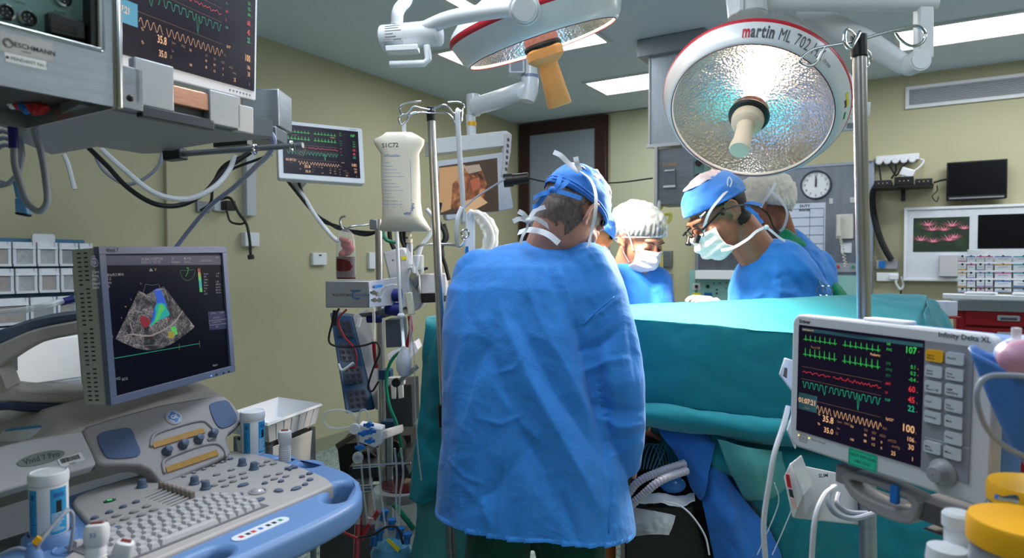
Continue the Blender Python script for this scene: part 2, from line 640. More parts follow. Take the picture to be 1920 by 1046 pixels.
def left_rect(x0,y0,x1,y1,off=0.0):
	a = LW(x0,y0,off); b = LW(x1,y0,off)
	wd = (b - a).dot(LDIR)
	zc = LW((x0 + x1) / 2,y0,off).z; zb = LW((x0 + x1) / 2,y1,off).z
	mid = a + LDIR * wd / 2
	M = MX((LDIR,-BDIR,V((0,0,1)))).transposed().to_4x4()
	M.translation = V((mid.x,mid.y,(zc + zb) / 2))
	return M,wd,zc - zb
# door beside the corner: dark frame, pale frosted leaf
M,wd,ht = back_rect(979,226,1141,600)
zt = M.translation.z + ht / 2
d = thing('door_1',None,None,M.translation * 1.0); d['kind'] = 'structure'
M2 = M.copy(); M2.translation.z = 0
d.matrix_basis = M2
f = MB()
fw = 0.13
f.box((-wd / 2 + fw / 2,-0.03,zt / 2),(fw,0.07,zt)); f.box((wd / 2 - fw / 2,-0.03,zt / 2),(fw,0.07,zt))
f.box((0,-0.03,zt - fw / 2),(wd - 2 * fw,0.07,fw))
f.build('frame',M_WOODB,d,bevel=0.006)
lf = MB().box((0,-0.025,(zt - fw) / 2),(wd - 2 * fw,0.045,zt - fw))
leaf = lf.build('door_leaf',mat('frosted_panel',rgb(150,160,172),0.4,0,0.03,2),d)
hb = MB().tube([(wd / 2 - fw - 0.09,-0.05,1.05),(wd / 2 - fw - 0.09,-0.1,1.05),(wd / 2 - fw - 0.22,-0.1,1.05)],0.01)
hb.build('door_handle',M_CHROME,leaf)
# pale pilaster of wall between the door and the steel pendant
M,wd,ht = back_rect(1147,208,1232,600)
M2 = M.copy(); M2.translation.z = 0
o = struct('trim_1',MB().box((0,-0.015,CEIL / 2 - 0.002),(wd,0.03,CEIL - 0.01)),wall_mat('pale_green_panel',rgb(188,190,162)))
o.matrix_basis = M2
# ceiling luminaires seen in the picture
def ceil_ab(px,py):
	p = CE(px,py); q = p - CORNER
	return q.dot(LDIR),q.dot(BDIR)
M_LAMP = glow('luminaire_diffuser',(0.93,0.97,1.0,1),14.0)
def ceil_panel(a0,b0,a1,b1,label):
	"""wall-aligned rectangle on the ceiling"""
	c = CORNER + LDIR * (a0 + a1) / 2 + BDIR * (b0 + b1) / 2
	M = MX((BDIR,LDIR,V((0,0,1)))).transposed().to_4x4(); M.translation = V((c.x,c.y,CEIL))
	t = thing('ceiling_light',label,'ceiling light',M,'recessed ceiling lights')
	W,H = abs(b1 - b0),abs(a1 - a0)
	MB().box((0,0,-0.006),(W - 0.03,H - 0.03,0.006)).build('diffuser',M_LAMP,t)
	fr = MB()
	for sx in (-1,1):
		fr.box((sx * W / 2,0,-0.008),(0.03,H + 0.03,0.014))
		fr.box((0,sx * H / 2,-0.008),(W - 0.03,0.03,0.014))
	fr.build('frame',M_WHITE,t)
	return t
a,b = ceil_ab(1137,176); a2,_ = ceil_ab(1105,152)
ceil_panel(a2,b,a,b + 1.2,'small ceiling light beside the steel pendant column, farthest back')
a,b = ceil_ab(1143,76); a2,_ = ceil_ab(1108,47)
ceil_panel(a2 - 0.1,b - 1.2,a,b,'ceiling light glowing just behind the rim of the tilted surgical lamp')
a,b = ceil_ab(869,16)
ceil_panel(a - 0.62,b,a,b + 0.12,'sliver of ceiling light at the top edge above the angled lamp arm')
a,b = ceil_ab(1685,93); a2,_ = ceil_ab(1641,63)
ceil_panel(a2,b,a,b + 2.4,'long bright ceiling light above the wide louvred vent')
# air vents on the back wall
def vent(x0,y0,x1,y1,label,n):
	M,wd,ht = back_rect(x0,y0,x1,y1)
	t = thing('air_vent',label,'air vent',M,'louvred air vents')
	fr = MB(); b = 0.028
	fr.box((0,-0.012,ht / 2 - b / 2),(wd,0.024,b)); fr.box((0,-0.012,-ht / 2 + b / 2),(wd,0.024,b))
	for sx in (-1,1):
		fr.box((sx * (wd / 2 - b / 2),-0.012,0),(b,0.024,ht - 2 * b))
	fr.build('frame',M_WPLAS,t,bevel=0.003)
	MB().box((0,-0.002,0),(wd - 2 * b,0.004,ht - 2 * b)).build('backing',M_BLACK,t)
	sl = MB()
	hh = ht - 2 * b
	for i in range(n):
		z = -hh / 2 + hh * (i + 0.5) / n
		sl.box((0,-0.012,z),(wd - 2 * b,0.012,hh / n * 0.42))
	sl.build('slat',mat('vent_slat',rgb(206,210,220),0.5),t)
vent(1149,214,1224,249,'small louvred vent high on the wall beside the door',9)
M,wd,ht = back_rect(1698,150,1990,203)
vent(1698,146,2000,190,'wide white louvred vent high on the wall above the black screen',11)
# ---------------------------------------------------------------- cloth tools
def cloth_mat(name,color,rough=0.75,wrinkle=0.35,wscale=9.0,aniso=(1,1,1),weave=0.15,sheen=0.2,var=0.03,spec=0.25):
	"""non-woven surgical cloth: fine fibre grain and soft crumple"""
	if name in MATS:
		return MATS[name]
	m = mat(name,color,rough,0,var,6,0,spec=spec,sheen=sheen)
	nt = m.node_tree; b = nt.nodes['Principled BSDF']
	tc = nt.nodes.new('ShaderNodeTexCoord'); mp = nt.nodes.new('ShaderNodeMapping')
	mp.inputs['Scale'].default_value = aniso
	nt.links.new(tc.outputs['Object'],mp.inputs['Vector'])
	n1 = nt.nodes.new('ShaderNodeTexNoise'); n1.inputs['Scale'].default_value = wscale; n1.inputs['Detail'].default_value = 5
	n1.inputs['Roughness'].default_value = 0.5; n1.inputs['Distortion'].default_value = 0.6
	nt.links.new(mp.outputs[0],n1.inputs['Vector'])
	n2 = nt.nodes.new('ShaderNodeTexNoise'); n2.inputs['Scale'].default_value = 450; n2.inputs['Detail'].default_value = 2
	nt.links.new(tc.outputs['Object'],n2.inputs['Vector'])
	b1 = nt.nodes.new('ShaderNodeBump'); b1.inputs['Strength'].default_value = wrinkle; b1.inputs['Distance'].default_value = 0.02
	b2 = nt.nodes.new('ShaderNodeBump'); b2.inputs['Strength'].default_value = weave; b2.inputs['Distance'].default_value = 0.001
	nt.links.new(n1.outputs['Fac'],b1.inputs['Height']); nt.links.new(n2.outputs['Fac'],b2.inputs['Height'])
	nt.links.new(b1.outputs[0],b2.inputs['Normal']); nt.links.new(b2.outputs[0],b.inputs['Normal'])
	return m
M_GOWN = cloth_mat('blue_gown_cloth',rgb(48,128,210),0.7,0.5,9.0)
M_GOWNIN = cloth_mat('blue_cap_cloth',rgb(66,132,220),0.75,0.3,14.0)
M_DRAPE = cloth_mat('teal_drape_cloth',rgb(8,122,136),0.7,0.15,10.0,weave=0.3)
M_DRAPE2 = cloth_mat('pale_teal_sheet',rgb(70,150,150),0.5,0.35,6.0,spec=0.4)
M_SHEETB = cloth_mat('blue_sheet_cloth',rgb(36,104,184),0.7,0.3,7.0)
M_SCRUB = cloth_mat('green_scrub_cloth',rgb(10,74,62),0.85,0.4,10.0)
M_SCRUBG = cloth_mat('bright_green_scrub',rgb(14,128,88),0.85,0.4,10.0)
M_MASK = cloth_mat('white_mask_cloth',rgb(244,226,220),0.8,0.35,30.0)
M_TIE = mat('white_tie_tape',rgb(228,230,238),0.8,0,0.03,60,0.3,800)
M_HAIRNET = film('bouffant_net',(0.62,0.69,0.74,1),0.20,0.5)
M_WCAP = cloth_mat('cream_cap_cloth',rgb(228,222,208),0.85,0.6,24.0)
M_SKIN_L = mat('light_weathered_skin',rgb(196,142,122),0.5,0,0.08,25,0.35,260,sss=0.12)
M_SKIN_B = mat('warm_brown_skin',rgb(150,98,74),0.45,0,0.08,25,0.3,260,sss=0.12)
M_SKIN_W = mat('tan_skin',rgb(186,128,102),0.45,0,0.06,25,0.25,260,sss=0.15)
M_HAIR = mat('dark_hair',rgb(34,26,24),0.5,0,0.3,120,0.8,400,aniso=(1,1,0.2))
M_HAIRG = mat('grey_brown_hair',rgb(116,102,94),0.7,0,0.4,160,0.9,500,aniso=(1,1,0.25))
M_GLOVE = mat('cream_latex_glove',rgb(232,214,190),0.45,0,0.03,20)
def fbm(p,s,o=(0,0,0)):
	return noise.fractal(V((p[0] * s[0] + o[0],p[1] * s[1] + o[1],p[2] * s[2] + o[2])),0.6,2.1,3)
def ridge(p,s,o=(0,0,0)):
	n = noise.noise(V((p[0] * s[0] + o[0],p[1] * s[1] + o[1],p[2] * s[2] + o[2])))
	return (1 - min(1,abs(n) * 2.6)) ** 2
def cr(p0,p1,p2,p3,t):
	return 0.5 * ((2 * p1) + (p2 - p0) * t + (2 * p0 - 5 * p1 + 4 * p2 - p3) * t * t + (3 * p1 - p0 - 3 * p2 + p3) * t ** 3)
def interp(vals,t):
	"""Catmull-Rom value along a list, t in 0..1"""
	n = len(vals) - 1
	x = max(0,min(n - 1e-6,t * n)); i = int(x); f = x - i
	g = lambda k: vals[max(0,min(n,k))]
	p0 = g(i - 1) if i > 0 else g(0) * 2 - g(1)
	p3 = g(i + 2) if i + 2 <= n else g(n) * 2 - g(n - 1)
	return cr(p0,g(i),g(i + 1),p3,f)
def sheet(rows,nu,nv,disp=None,pix=True):
	"""smooth cloth through rows of (px, py, depth) control points"""
	R = [[P(*p) if pix else V(p) for p in r] for r in rows]
	mb = MB()
	def fn(u,v):
		col = [interp(r,u) for r in R]
		return interp(col,v)
	pts = [[fn(i / (nu - 1),j / (nv - 1)) for i in range(nu)] for j in range(nv)]
	out = []
	for j in range(nv):
		for i in range(nu):
			p = pts[j][i]
			if disp:
				du = pts[j][min(i + 1,nu - 1)] - pts[j][max(i - 1,0)]
				dv = pts[min(j + 1,nv - 1)][i] - pts[max(j - 1,0)][i]
				n = du.cross(dv)
				if n.length > 1e-9:
					n.normalize()
				p = p + n * disp(p,i / (nu - 1),j / (nv - 1))
			out.append(p)
	fs = [(j * nu + i,j * nu + i + 1,(j + 1) * nu + i + 1,(j + 1) * nu + i) for j in range(nv - 1) for i in range(nu - 1)]
	return mb.add(out,fs)
# ---------------------------------------------------------------- the teal drapes
_P = P
def P(px,py,d):
	return _P(px,py,2.21 + (d - 2.345) * 0.72)
XS = [1010,1060,1120,1180,1330,1480,1640,1738]
def row(ys,d,xs=XS):
	if not isinstance(d,(list,tuple)):
		d = [d] * len(xs)
	return [(x,y,q) for x,y,q in zip(xs,ys,d)]
top = [579,577,575,573,566,560,554,555]
fro = [600,599,598,597,609,622,624,622]
tuk = [748,749,750,752,770,790,802,810]
bot = [788,789,790,793,818,838,848,855]
add = lambda a,k: [y + k for y in a]
def top_disp(p,u,v):
	return 0.004 * fbm(p,(10,10,10)) + 0.003 * ridge(p,(9,16,9),(3,1,7))
dr = thing('surgical_drape','large teal surgical drape stretched across the table between the monitor and the surgeons','drape',P(1330,1046,2.5))
rows = [row(add(top,90),2.86),row(add(top,8),2.80),row(top,2.74),row([t * .62 + f * .38 - 6 for t,f in zip(top,fro)],2.6),
		row(add(fro,-3),2.38),row(fro,2.345),row(add(fro,5),2.335),row([f * .7 + t * .3 for f,t in zip(fro,tuk)],2.33),
		row([f * .35 + t * .65 for f,t in zip(fro,tuk)],2.34),row(add(tuk,4),2.36)]
def d1(p,u,v):
	a = 0.004 * fbm(p,(6,6,3)) + 0.003 * ridge(p,(5,5,9),(3,1,7))
	a += 0.006 * math.sin(u * 26 + 3 * v) * max(0,v - 0.5)
	return a
world(sheet(rows,150,70,d1),dr).build('upper_panel',M_DRAPE,dr,angle=180,solid=0.002)
rows = [row(add(tuk,10),2.42),row(add(tuk,-2),2.33),row(add(tuk,8),2.29),row([a * .4 + b * .6 for a,b in zip(tuk,bot)],2.28),
		row(add(bot,-6),2.31),row(bot,2.36),row(add(bot,-8),2.45)]
def d2(p,u,v):
	return 0.006 * fbm(p,(5,5,8)) + 0.004 * ridge(p,(3,3,14))
world(sheet(rows,120,34,d2),dr).build('tucked_roll',M_DRAPE,dr,angle=180,solid=0.002)
# lower sheet right of the opening
XL = [1335,1420,1520,1640,1760,1850]
rows = [row([815,825,835,845,850,850],[2.42] * 6,XL),row([870,880,880,885,890,890],[2.40,2.34,2.36,2.42,2.42,2.45],XL),
		row([905,950,950,950,950,950],[2.55,2.42,2.40,2.45,2.42,2.45],[1385,1430,1520,1640,1760,1850]),
		row([960,1000,1010,1020,1020,1020],[2.6,2.45,2.42,2.44,2.4,2.45],[1410,1450,1530,1640,1760,1850]),
		row([1100,1100,1110,1120,1120,1120],[2.6,2.5,2.45,2.46,2.42,2.46],[1440,1470,1540,1640,1760,1850]),
		row([1200] * 6,[2.6,2.5,2.45,2.46,2.42,2.46],[1440,1470,1540,1640,1760,1850])]
def d3(p,u,v):
	return 0.012 * fbm(p,(5,5,4)) + 0.006 * ridge(p,(6,6,5),(1,2,3))
world(sheet(rows,90,80,d3),dr).build('lower_sheet',M_DRAPE,dr,angle=180,solid=0.002)
rows = [[(1345,826,2.33),(1400,838,2.3),(1470,848,2.33)],[(1368,880,2.37),(1420,885,2.29),(1475,880,2.33)],
		[(1392,930,2.42),(1430,925,2.34),(1478,915,2.37)],[(1396,936,2.5),(1432,940,2.44),(1480,935,2.44)]]
world(sheet(rows,40,40,d3),dr).build('corner_flap',M_DRAPE2,dr,angle=180,solid=0.002)
# right end falls away in a folded corner
rows = [[(1738,555,2.74),(1750,560,2.8),(1762,575,2.9)],[(1737,580,2.5),(1762,600,2.7),(1790,625,2.9)],
		[(1737,625,2.34),(1775,660,2.6),(1812,690,2.9)],[(1737,800,2.38),(1780,820,2.6),(1830,840,2.9)]]
world(sheet(rows,24,40,d3),dr).build('end_corner',M_DRAPE,dr,angle=180,solid=0.002)
# drape at the far left of the table
dl = thing('table_drape','teal drape hanging down behind the thin pole left of the bent man','drape',P(800,1046,2.4))
rows = [[(808,600,2.62),(830,588,2.60),(900,585,2.60)],[(800,596,2.5),(830,596,2.45),(900,600,2.42)],[(797,620,2.42),(834,640,2.36),(900,640,2.36)],
		[(790,700,2.42),(830,720,2.34),(900,740,2.34)],[(783,800,2.4),(815,820,2.36),(900,840,2.34)],
		[(774,880,2.4),(812,900,2.33),(900,900,2.34)],[(769,935,2.38),(800,944,2.33),(900,900,2.36)]]
world(sheet(rows,50,90,d3),dl).build('side_panel',M_DRAPE,dl,angle=180,solid=0.002)
rows = [[(772,925,2.45),(810,935,2.38),(900,900,2.42)],[(782,950,2.42),(808,965,2.37),(900,960,2.42)],[(776,1000,2.44),(815,1010,2.38),(900,1000,2.42)],
		[(768,1060,2.44),(815,1080,2.38),(900,1080,2.42)],[(766,1190,2.44),(815,1190,2.4),(900,1190,2.42)]]
world(sheet(rows,40,60,d3),dl).build('under_sheet',M_DRAPE2,dl,angle=180,solid=0.002)
# blue sheets in the opening
b1 = thing('blue_sheet','creased blue sheet hanging under the rolled edge of the teal drape','drape',P(1330,1000,2.4))
rows = [[(1226,780,2.5),(1290,790,2.44),(1345,830,2.43)],[(1240,815,2.44),(1295,830,2.39),(1342,833,2.38)],
		[(1268,850,2.42),(1300,860,2.36),(1332,872,2.36)],[(1285,880,2.42),(1305,890,2.37),(1326,905,2.34)],
		[(1300,910,2.42),(1310,915,2.38),(1322,925,2.36)],[(1316,935,2.42),(1316,936,2.4),(1318,938,2.38)]]
world(sheet(rows,40,60,d3),b1).build('folded_corner',M_SHEETB,b1,angle=180,solid=0.002)
rows = [[(1318,925,2.42),(1328,890,2.40),(1338,860,2.42)],[(1322,960,2.38),(1345,930,2.36),(1372,905,2.42)],
		[(1330,1010,2.38),(1372,985,2.33),(1410,955,2.42)],[(1340,1060,2.4),(1395,1050,2.34),(1455,1020,2.42)],
		[(1350,1190,2.4),(1420,1180,2.36),(1500,1160,2.42)]]
world(sheet(rows,50,70,d3),b1).build('hanging_length',M_SHEETB,b1,angle=180,solid=0.002)
P = _P
# ---------------------------------------------------------------- people
def head_blobs(mb,H,neck_to,nr=0.055,scale=1.0):
	"""head in its own frame: face to -y, crown to +z; H places it; neck reaches neck_to (room)"""
	S = H @ MX.Scale(scale,4)
	b = MB()
	b.ball((0,0.018,0.03),(0.077,0.098,0.090),28,18)
	b.ball((0,-0.028,-0.025),(0.063,0.066,0.082),24,16)
	b.ball((0,-0.036,-0.070),(0.051,0.052,0.044))
	b.ball((0,-0.080,-0.098),(0.022,0.018,0.016))
	b.ball((0,-0.080,0.034),(0.052,0.018,0.012))
	for s in (-1,1):
		b.ball((s * 0.040,-0.066,-0.018),(0.025,0.024,0.02))
		b.ball((s * 0.031,-0.079,0.010),(0.016,0.015,0.012))
		b.ball((s * 0.012,-0.098,-0.028),(0.010,0.012,0.009))
		# ear: rim, bowl and lobe
		pts = [(s * (0.077 + 0.010 * math.sin(a)),0.012 + 0.019 * math.cos(a) * 0.9 + 0.004 * math.sin(a),0.0 + 0.030 * math.sin(a)) for a in [radians(q) for q in range(-110,150,20)]]
		pts = [(s * (0.092 if 0.2 < i / 12 < 0.9 else 0.080),p[1],p[2]) for i,p in enumerate(pts)]
		b.tube(pts,0.006,8)
		b.ball((s * 0.080,0.012,0.0),(0.006,0.015,0.026),M=None)
		b.ball((s * 0.077,0.002,-0.028),(0.006,0.009,0.010))
	cone_blob(b,(0,-0.092,0.022),(0,-0.116,-0.026),0.008,0.012)
	b.ball((0,-0.094,-0.052),(0.023,0.012,0.007)); b.ball((0,-0.092,-0.063),(0.020,0.012,0.007))
	mb.merge(b,S)
	a = S @ V((0,0.036,-0.01))
	cone_blob(mb,a,neck_to,nr * scale,nr * 1.12 * scale,20)
	return mb
def hand_blobs(mb,wrist,direction,palm_n,curl=0.5,s=1.0,thumb=1,spread=0.1):
	"""palm with five separate bent fingers; direction = towards the fingertips"""
	d = V(direction).normalized(); n = V(palm_n); n = (n - d * n.dot(d)).normalized(); x = d.cross(n)
	w_ = V(wrist)
	for k in range(4):
		o = (k - 1.5) * 0.019 * s
		cone_blob(mb,w_ + x * o * 0.7,w_ + d * 0.085 * s + x * o,0.014 * s,0.0125 * s,10)
	L = [0.070,0.080,0.074,0.058]
	for k in range(4):
		o = (k - 1.5) * 0.020 * s
		p = w_ + d * 0.088 * s + x * o
		a = 0.2
		dirn = d + x * (k - 1.5) * spread
		pts = [p]
		for q,fr in enumerate((0.45,0.32,0.23)):
			a += curl
			v = (dirn * cos(a) + n * sin(a)).normalized()
			p = p + v * L[k] * fr * s
			pts.append(p)
		limb(mb,pts,[0.0095 * s,0.0088 * s,0.0080 * s,0.0068 * s],10)
	p = w_ + d * 0.022 * s + x * 0.030 * s * thumb
	t = (d * 0.75 + x * 0.75 * thumb + n * 0.35).normalized()
	t2 = (d + x * 0.2 * thumb + n * 0.6).normalized()
	limb(mb,[p,p + t * 0.036 * s,p + t * 0.036 * s + t2 * 0.030 * s,p + t * 0.036 * s + t2 * 0.030 * s + (t2 + n * 0.4).normalized() * 0.022 * s],
		[0.013 * s,0.011 * s,0.0098 * s,0.0085 * s],10)
	return mb
def cap_shell(H,lo_front,lo_back,r=(0.084,0.106,0.100),c=(0,0.018,0.032),nu=72,nv=28,puff=0.0,pleat=0.0,seed=0,crump=0.003,rimw=0.0):
	"""cap over the cranium, from crown to a rim whose height runs from lo_front to lo_back"""
	mb = MB()
	def fn(u,v):
		a = 2 * pi * u
		fx,fy = sin(a),-cos(a)                       # a = 0 at the face
		k = (1 - cos(a)) / 2
		zr = lo_front * (1 - k) + lo_back * k
		s0 = max(-0.98,min(0.98,(zr - c[2]) / r[2]))
		tmax = math.acos(s0)
		t = max(1e-3,tmax * v)
		rr = 1 + puff * sin(pi * min(1,v * 1.02)) * (0.6 + 0.4 * k)
		rr += pleat * (v ** 3) * sin(a * 34 + 3 * noise.noise(V((fx * 2,fy * 2,seed))))
		rr -= rimw * max(0,(v - 0.9) / 0.1) ** 2
		x = r[0] * sin(t) * fx * rr; y = r[1] * sin(t) * fy * rr; z = r[2] * cos(t) * (1 + puff * 0.6)
		p = V((c[0] + x,c[1] + y,c[2] + z))
		q = crump * (fbm(p,(22,22,22),(seed,0,0)) + 0.8 * ridge(p,(14,14,26),(seed,4,0)))
		return p + V((x,y,z)).normalized() * q
	mb.grid(fn,nu,nv,H,closeu=True)
	return mb
def mask_mesh(H,top=0.0,bot=-0.118,reach=62,ofs=0.0,pleat=0.0022,back=0.0):
	"""pleated mask over nose, mouth and chin"""
	mb = MB()
	def fn(u,v):
		a = radians(-reach + 2 * reach * u)
		k = cos(a)
		side = abs(sin(a)) / sin(radians(reach))
		z = top * (1 - v) + bot * v
		z = z * (1 - 0.22 * side ** 2) + (-0.045) * 0.22 * side ** 2
		bulge = 0.107 + 0.014 * math.sin(pi * min(1,v * 1.15)) + ofs
		bulge -= 0.030 * max(0,v - 0.72) / 0.28
		x = 0.073 * sin(a) * (1.0 - 0.10 * v) * 1.02
		y = 0.0 - bulge * k ** 0.85 - 0.004
		y -= 0.010 * math.exp(-(a / 0.25) ** 2) * (1 - v)
		p = V((x,y,z))
		q = pleat * math.sin(v * 2 * pi * 3.5) * (1 - side ** 4) + 0.0025 * fbm(p,(30,30,30))
		return p + V((sin(a),-k,0)) * q
	return mb.grid(fn,44,36,H)
def strap(pts,wd,H=None,nrm=None,n=8,th=0.0012):
	"""flat tape through points"""
	pts = [(H @ V(p)) if H is not None else V(p) for p in pts]
	q = smooth_path(pts,n)
	c = sum(q,V((0,0,0))) / len(q)
	if H is not None:
		c = H @ V((0,0.01,0.02))
	mb = MB(); vs = []
	for i,p in enumerate(q):
		t = (q[min(i + 1,len(q) - 1)] - q[max(i - 1,0)]).normalized()
		o = V(nrm) if nrm is not None else (p - c)
		sd = t.cross(o)
		if sd.length < 1e-6:
			sd = t.orthogonal()
		sd.normalize(); o = sd.cross(t).normalized()
		vs += [p - sd * wd / 2 - o * th / 2,p + sd * wd / 2 - o * th / 2,p + sd * wd / 2 + o * th / 2,p - sd * wd / 2 + o * th / 2]
	fs = []
	for i in range(len(q) - 1):
		for k in range(4):
			l = (k + 1) % 4
			fs.append((4 * i + k,4 * i + l,4 * i + 4 + l,4 * i + 4 + k))
	fs += [(3,2,1,0),tuple(4 * (len(q) - 1) + k for k in range(4))]
	return mb.add(vs,fs)
def displace(mb,nrm,fn):
	mb.v = [p + n * fn(p,n) for p,n in zip(mb.v,nrm)]
	return mb
def torso_loft(mb,rings,q=2.4,seg=40):
	"""closed loft of (centre, rx, ry, yaw) rings"""
	vs = []
	for c,rx,ry,yaw in rings:
		c = V(c)
		for k in range(seg):
			a = 2 * pi * k / seg
			cx,cy = cos(a),sin(a)
			n = (abs(cx) ** q + abs(cy) ** q) ** (1 / q)
			x,y = rx * cx / n,ry * cy / n
			vs.append((c.x + x * cos(yaw) - y * sin(yaw),c.y + x * sin(yaw) + y * cos(yaw),c.z))
	fs = []
	n = len(rings)
	for i in range(n - 1):
		for k in range(seg):
			l = (k + 1) % seg
			fs.append((i * seg + k,(i + 1) * seg + k,(i + 1) * seg + l,i * seg + l))
	fs.append(tuple(range(seg))); fs.append(tuple((n - 1) * seg + k for k in range(seg))[::-1])
	return mb.add(vs,fs)
def nape_hair(mb,nrm,H,zlow=-0.085,yfront=0.0):
	"""short hair: the skin surface at the back of the head, lifted a little"""
	Hi = H.inverted(); q = [Hi @ p for p in mb.v]
	def ok(i):
		p = q[i]; n = 0.012 * fbm(p,(40,40,40))
		return p.z > zlow + n and p.z < 0.08 and p.y > yfront + n * .5 and (abs(p.x) < 0.070 or p.y > 0.042)
	h = MB(); h.v = [p + n * 0.0018 for p,n in zip(mb.v,nrm)]
	h.f = [f for f in mb.f if all(ok(i) for i in f)]; h.m = [0] * len(h.f)
	return cut_below(h,lambda p: False)
def cut_below(mb,test):
	keep = [f for f in mb.f if not all(test(mb.v[i]) for i in f)]
	mb.f = keep; mb.m = [0] * len(keep)
	used = sorted({i for f in keep for i in f}); mp = {k: i for i,k in enumerate(used)}
	mb.v = [mb.v[i] for i in used]; mb.f = [tuple(mp[i] for i in f) for f in keep]
	return mb
# ---------------------------------------------------------------- the bent man in the foreground
_P = P
def P(px,py,d):
	return _P(px,py,d - 0.12)
sg = thing('person','person in a long blue gown and blue cap seen from behind, bending over the table','person',V((P(1000,800,2.1).x,P(1000,800,2.1).y,0)))
H1 = look_matrix(P(1074,402,2.14),(0.52,0.50,-0.70),(0.55,0.30,0.78))
body = MB()
neck = P(1030,470,2.18)
head_blobs(body,H1,neck,0.067,1.06)
SR,SL = P(1112,520,2.14),P(895,520,2.2)
ER,EL = P(1158,720,2.04),P(862,710,2.35)
WR,WL = P(1168,862,2.12),P(960,800,2.55)
pel = P(1000,800,2.08)
torso_loft(body,[((neck.x,neck.y,neck.z + 0.02),0.05,0.05,0),((neck.x - 0.03,neck.y,neck.z - 0.05),0.15,0.07,0),
				((SR + SL) / 2 + V((0,0,-0.06)),0.17,0.10,0),((pel.x,pel.y,pel.z + 0.2),0.15,0.11,0),((pel.x,pel.y,pel.z - 0.1),0.17,0.12,0)])
limb(body,[SR,ER,WR],[0.055,0.042,0.030]); limb(body,[SL,EL,WL],[0.055,0.042,0.030])
for s in (-1,1):
	hp = V((pel.x + s * 0.095,pel.y,pel.z - 0.05)); kn = V((pel.x + s * 0.11,pel.y - 0.0,0.48)); an = V((pel.x + s * 0.12,pel.y - 0.03,0.09))
	limb(body,[hp,kn,an],[0.085,0.055,0.04])
	limb(body,[an + V((0,0,-0.04)),an + V((0,0.17,-0.055))],[0.038,0.028])
hand_blobs(body,WR + V((-0.01,0.02,-0.0)),(0.10,0.95,-0.30),(-0.2,0.0,-1),0.35,1.0,-1)
hand_blobs(body,WL,(0.8,0.4,-0.3),(0,0.3,-1),0.4,1.0,1)
bm_,nr_ = remesh(body,0.0045,4,0.5)
nh = nape_hair(bm_,nr_,H1 @ MX.Scale(1.06,4),-0.080)
world(nh,sg).build('nape_hair',M_HAIRG,sg,angle=180)
o = world(bm_,sg).build('body',M_SKIN_L,sg,angle=180)
# hair under the cap: back and side of the head
hm = cap_shell(H1,0.02,-0.076,r=(0.089,0.112,0.101),crump=0.0015)
keep = []
Hi = H1.inverted()
hm.f = [f for f in hm.f if all((Hi @ hm.v[i]).z > 0.03 or ((Hi @ hm.v[i]).y > -0.012 and not (abs((Hi @ hm.v[i]).x) > 0.062 and (Hi @ hm.v[i]).y < 0.045)) for i in f)]
hm.m = [0] * len(hm.f)
world(hm,sg).build('hair',M_HAIRG,sg,angle=180,solid=0.002)
cap = cap_shell(H1,0.048,0.0,r=(0.094,0.117,0.108),puff=0.03,crump=0.004,seed=3)
world(cap,sg).build('cap',M_GOWNIN,sg,angle=180,solid=0.0015)
capob = sg.children[-1]
# stretch of white net top over the blue cap
nt_ = cap_shell(H1,0.118,0.085,r=(0.097,0.120,0.112),puff=0.03,crump=0.005,seed=5)
world(nt_,sg).build('cap_top',mat('pinkish_cap_top',rgb(206,196,208),0.8,0,0.08,25,0.5,120),sg,angle=180,solid=0.001)
# band rim folds
for k,(df,db) in enumerate(((0.052,0.010),(0.058,0.020))):
	rim = []
	for i in range(40):
		a = 2 * pi * i / 40; q = (1 - cos(a)) / 2
		z = (df * (1 - q) + db * q)
		t = math.acos(max(-.98,min(.98,(z - 0.032) / 0.110)))
		rim.append(H1 @ V((0.097 * sin(t) * sin(a),0.018 - 0.120 * sin(t) * cos(a),z)))
	world(MB().tube(rim,0.0035,6,closed=True),sg).build('cap_band',M_GOWNIN,sg,angle=180)
# cap ties: bow at the back
tie = MB()
dp = 2.0
for pts in ([(1035,352,dp),(1020,368,dp),(1008,384,dp + .02),(998,388,dp + .03)],[(1038,355,dp),(1046,345,dp),(1050,330,dp + .02)],
			[(1036,358,dp),(1052,350,dp),(1066,338,dp + .02)],[(1034,356,dp),(1060,362,dp - .005),(1090,372,dp)],[(1030,360,dp),(1014,364,dp),(1000,372,dp + .03)]):
	tie.merge(strap([P(*p) for p in pts],0.014,nrm=(0,-1,0.3)))
tie.ball(P(1036,356,dp - .005),0.010)
world(tie,sg).build('cap_tie',M_GOWNIN,sg,angle=40)
# mask ties: over the crown and round the neck
mt = MB()
d0 = 1.985
mt.merge(strap([P(*p) for p in ((1090,322,2.06),(1108,338,2.02),(1117,365,1.99),(1116,400,1.98),(1110,430,2.0),(1102,462,2.05))],0.013,nrm=(0.6,-0.8,0)))
mt.merge(strap([P(*p) for p in ((1086,322,2.05),(1068,308,2.04),(1052,292,2.03),(1038,285,2.03))],0.016,nrm=(0,-1,0.4)))
mt.merge(strap([P(*p) for p in ((1088,320,2.05),(1082,306,2.03),(1079,294,2.03))],0.015,nrm=(0,-1,0.2)))
mt.merge(strap([P(*p) for p in ((990,413,2.04),(1005,410,2.06),(1030,426,2.08),(1050,447,2.10))],0.014,nrm=(0,-1,0.4)))
mt.merge(strap([P(*p) for p in ((990,414,2.04),(982,402,2.03),(972,396,2.03))],0.015,nrm=(0,-1,0.2)))
mt.merge(strap([P(*p) for p in ((990,414,2.04),(975,410,2.03),(962,415,2.03))],0.014,nrm=(0,-1,0.2)))
mt.merge(strap([P(*p) for p in ((990,414,2.04),(988,428,2.04),(980,442,2.03),(975,458,2.03))],0.008,nrm=(0,-1,0.2)))
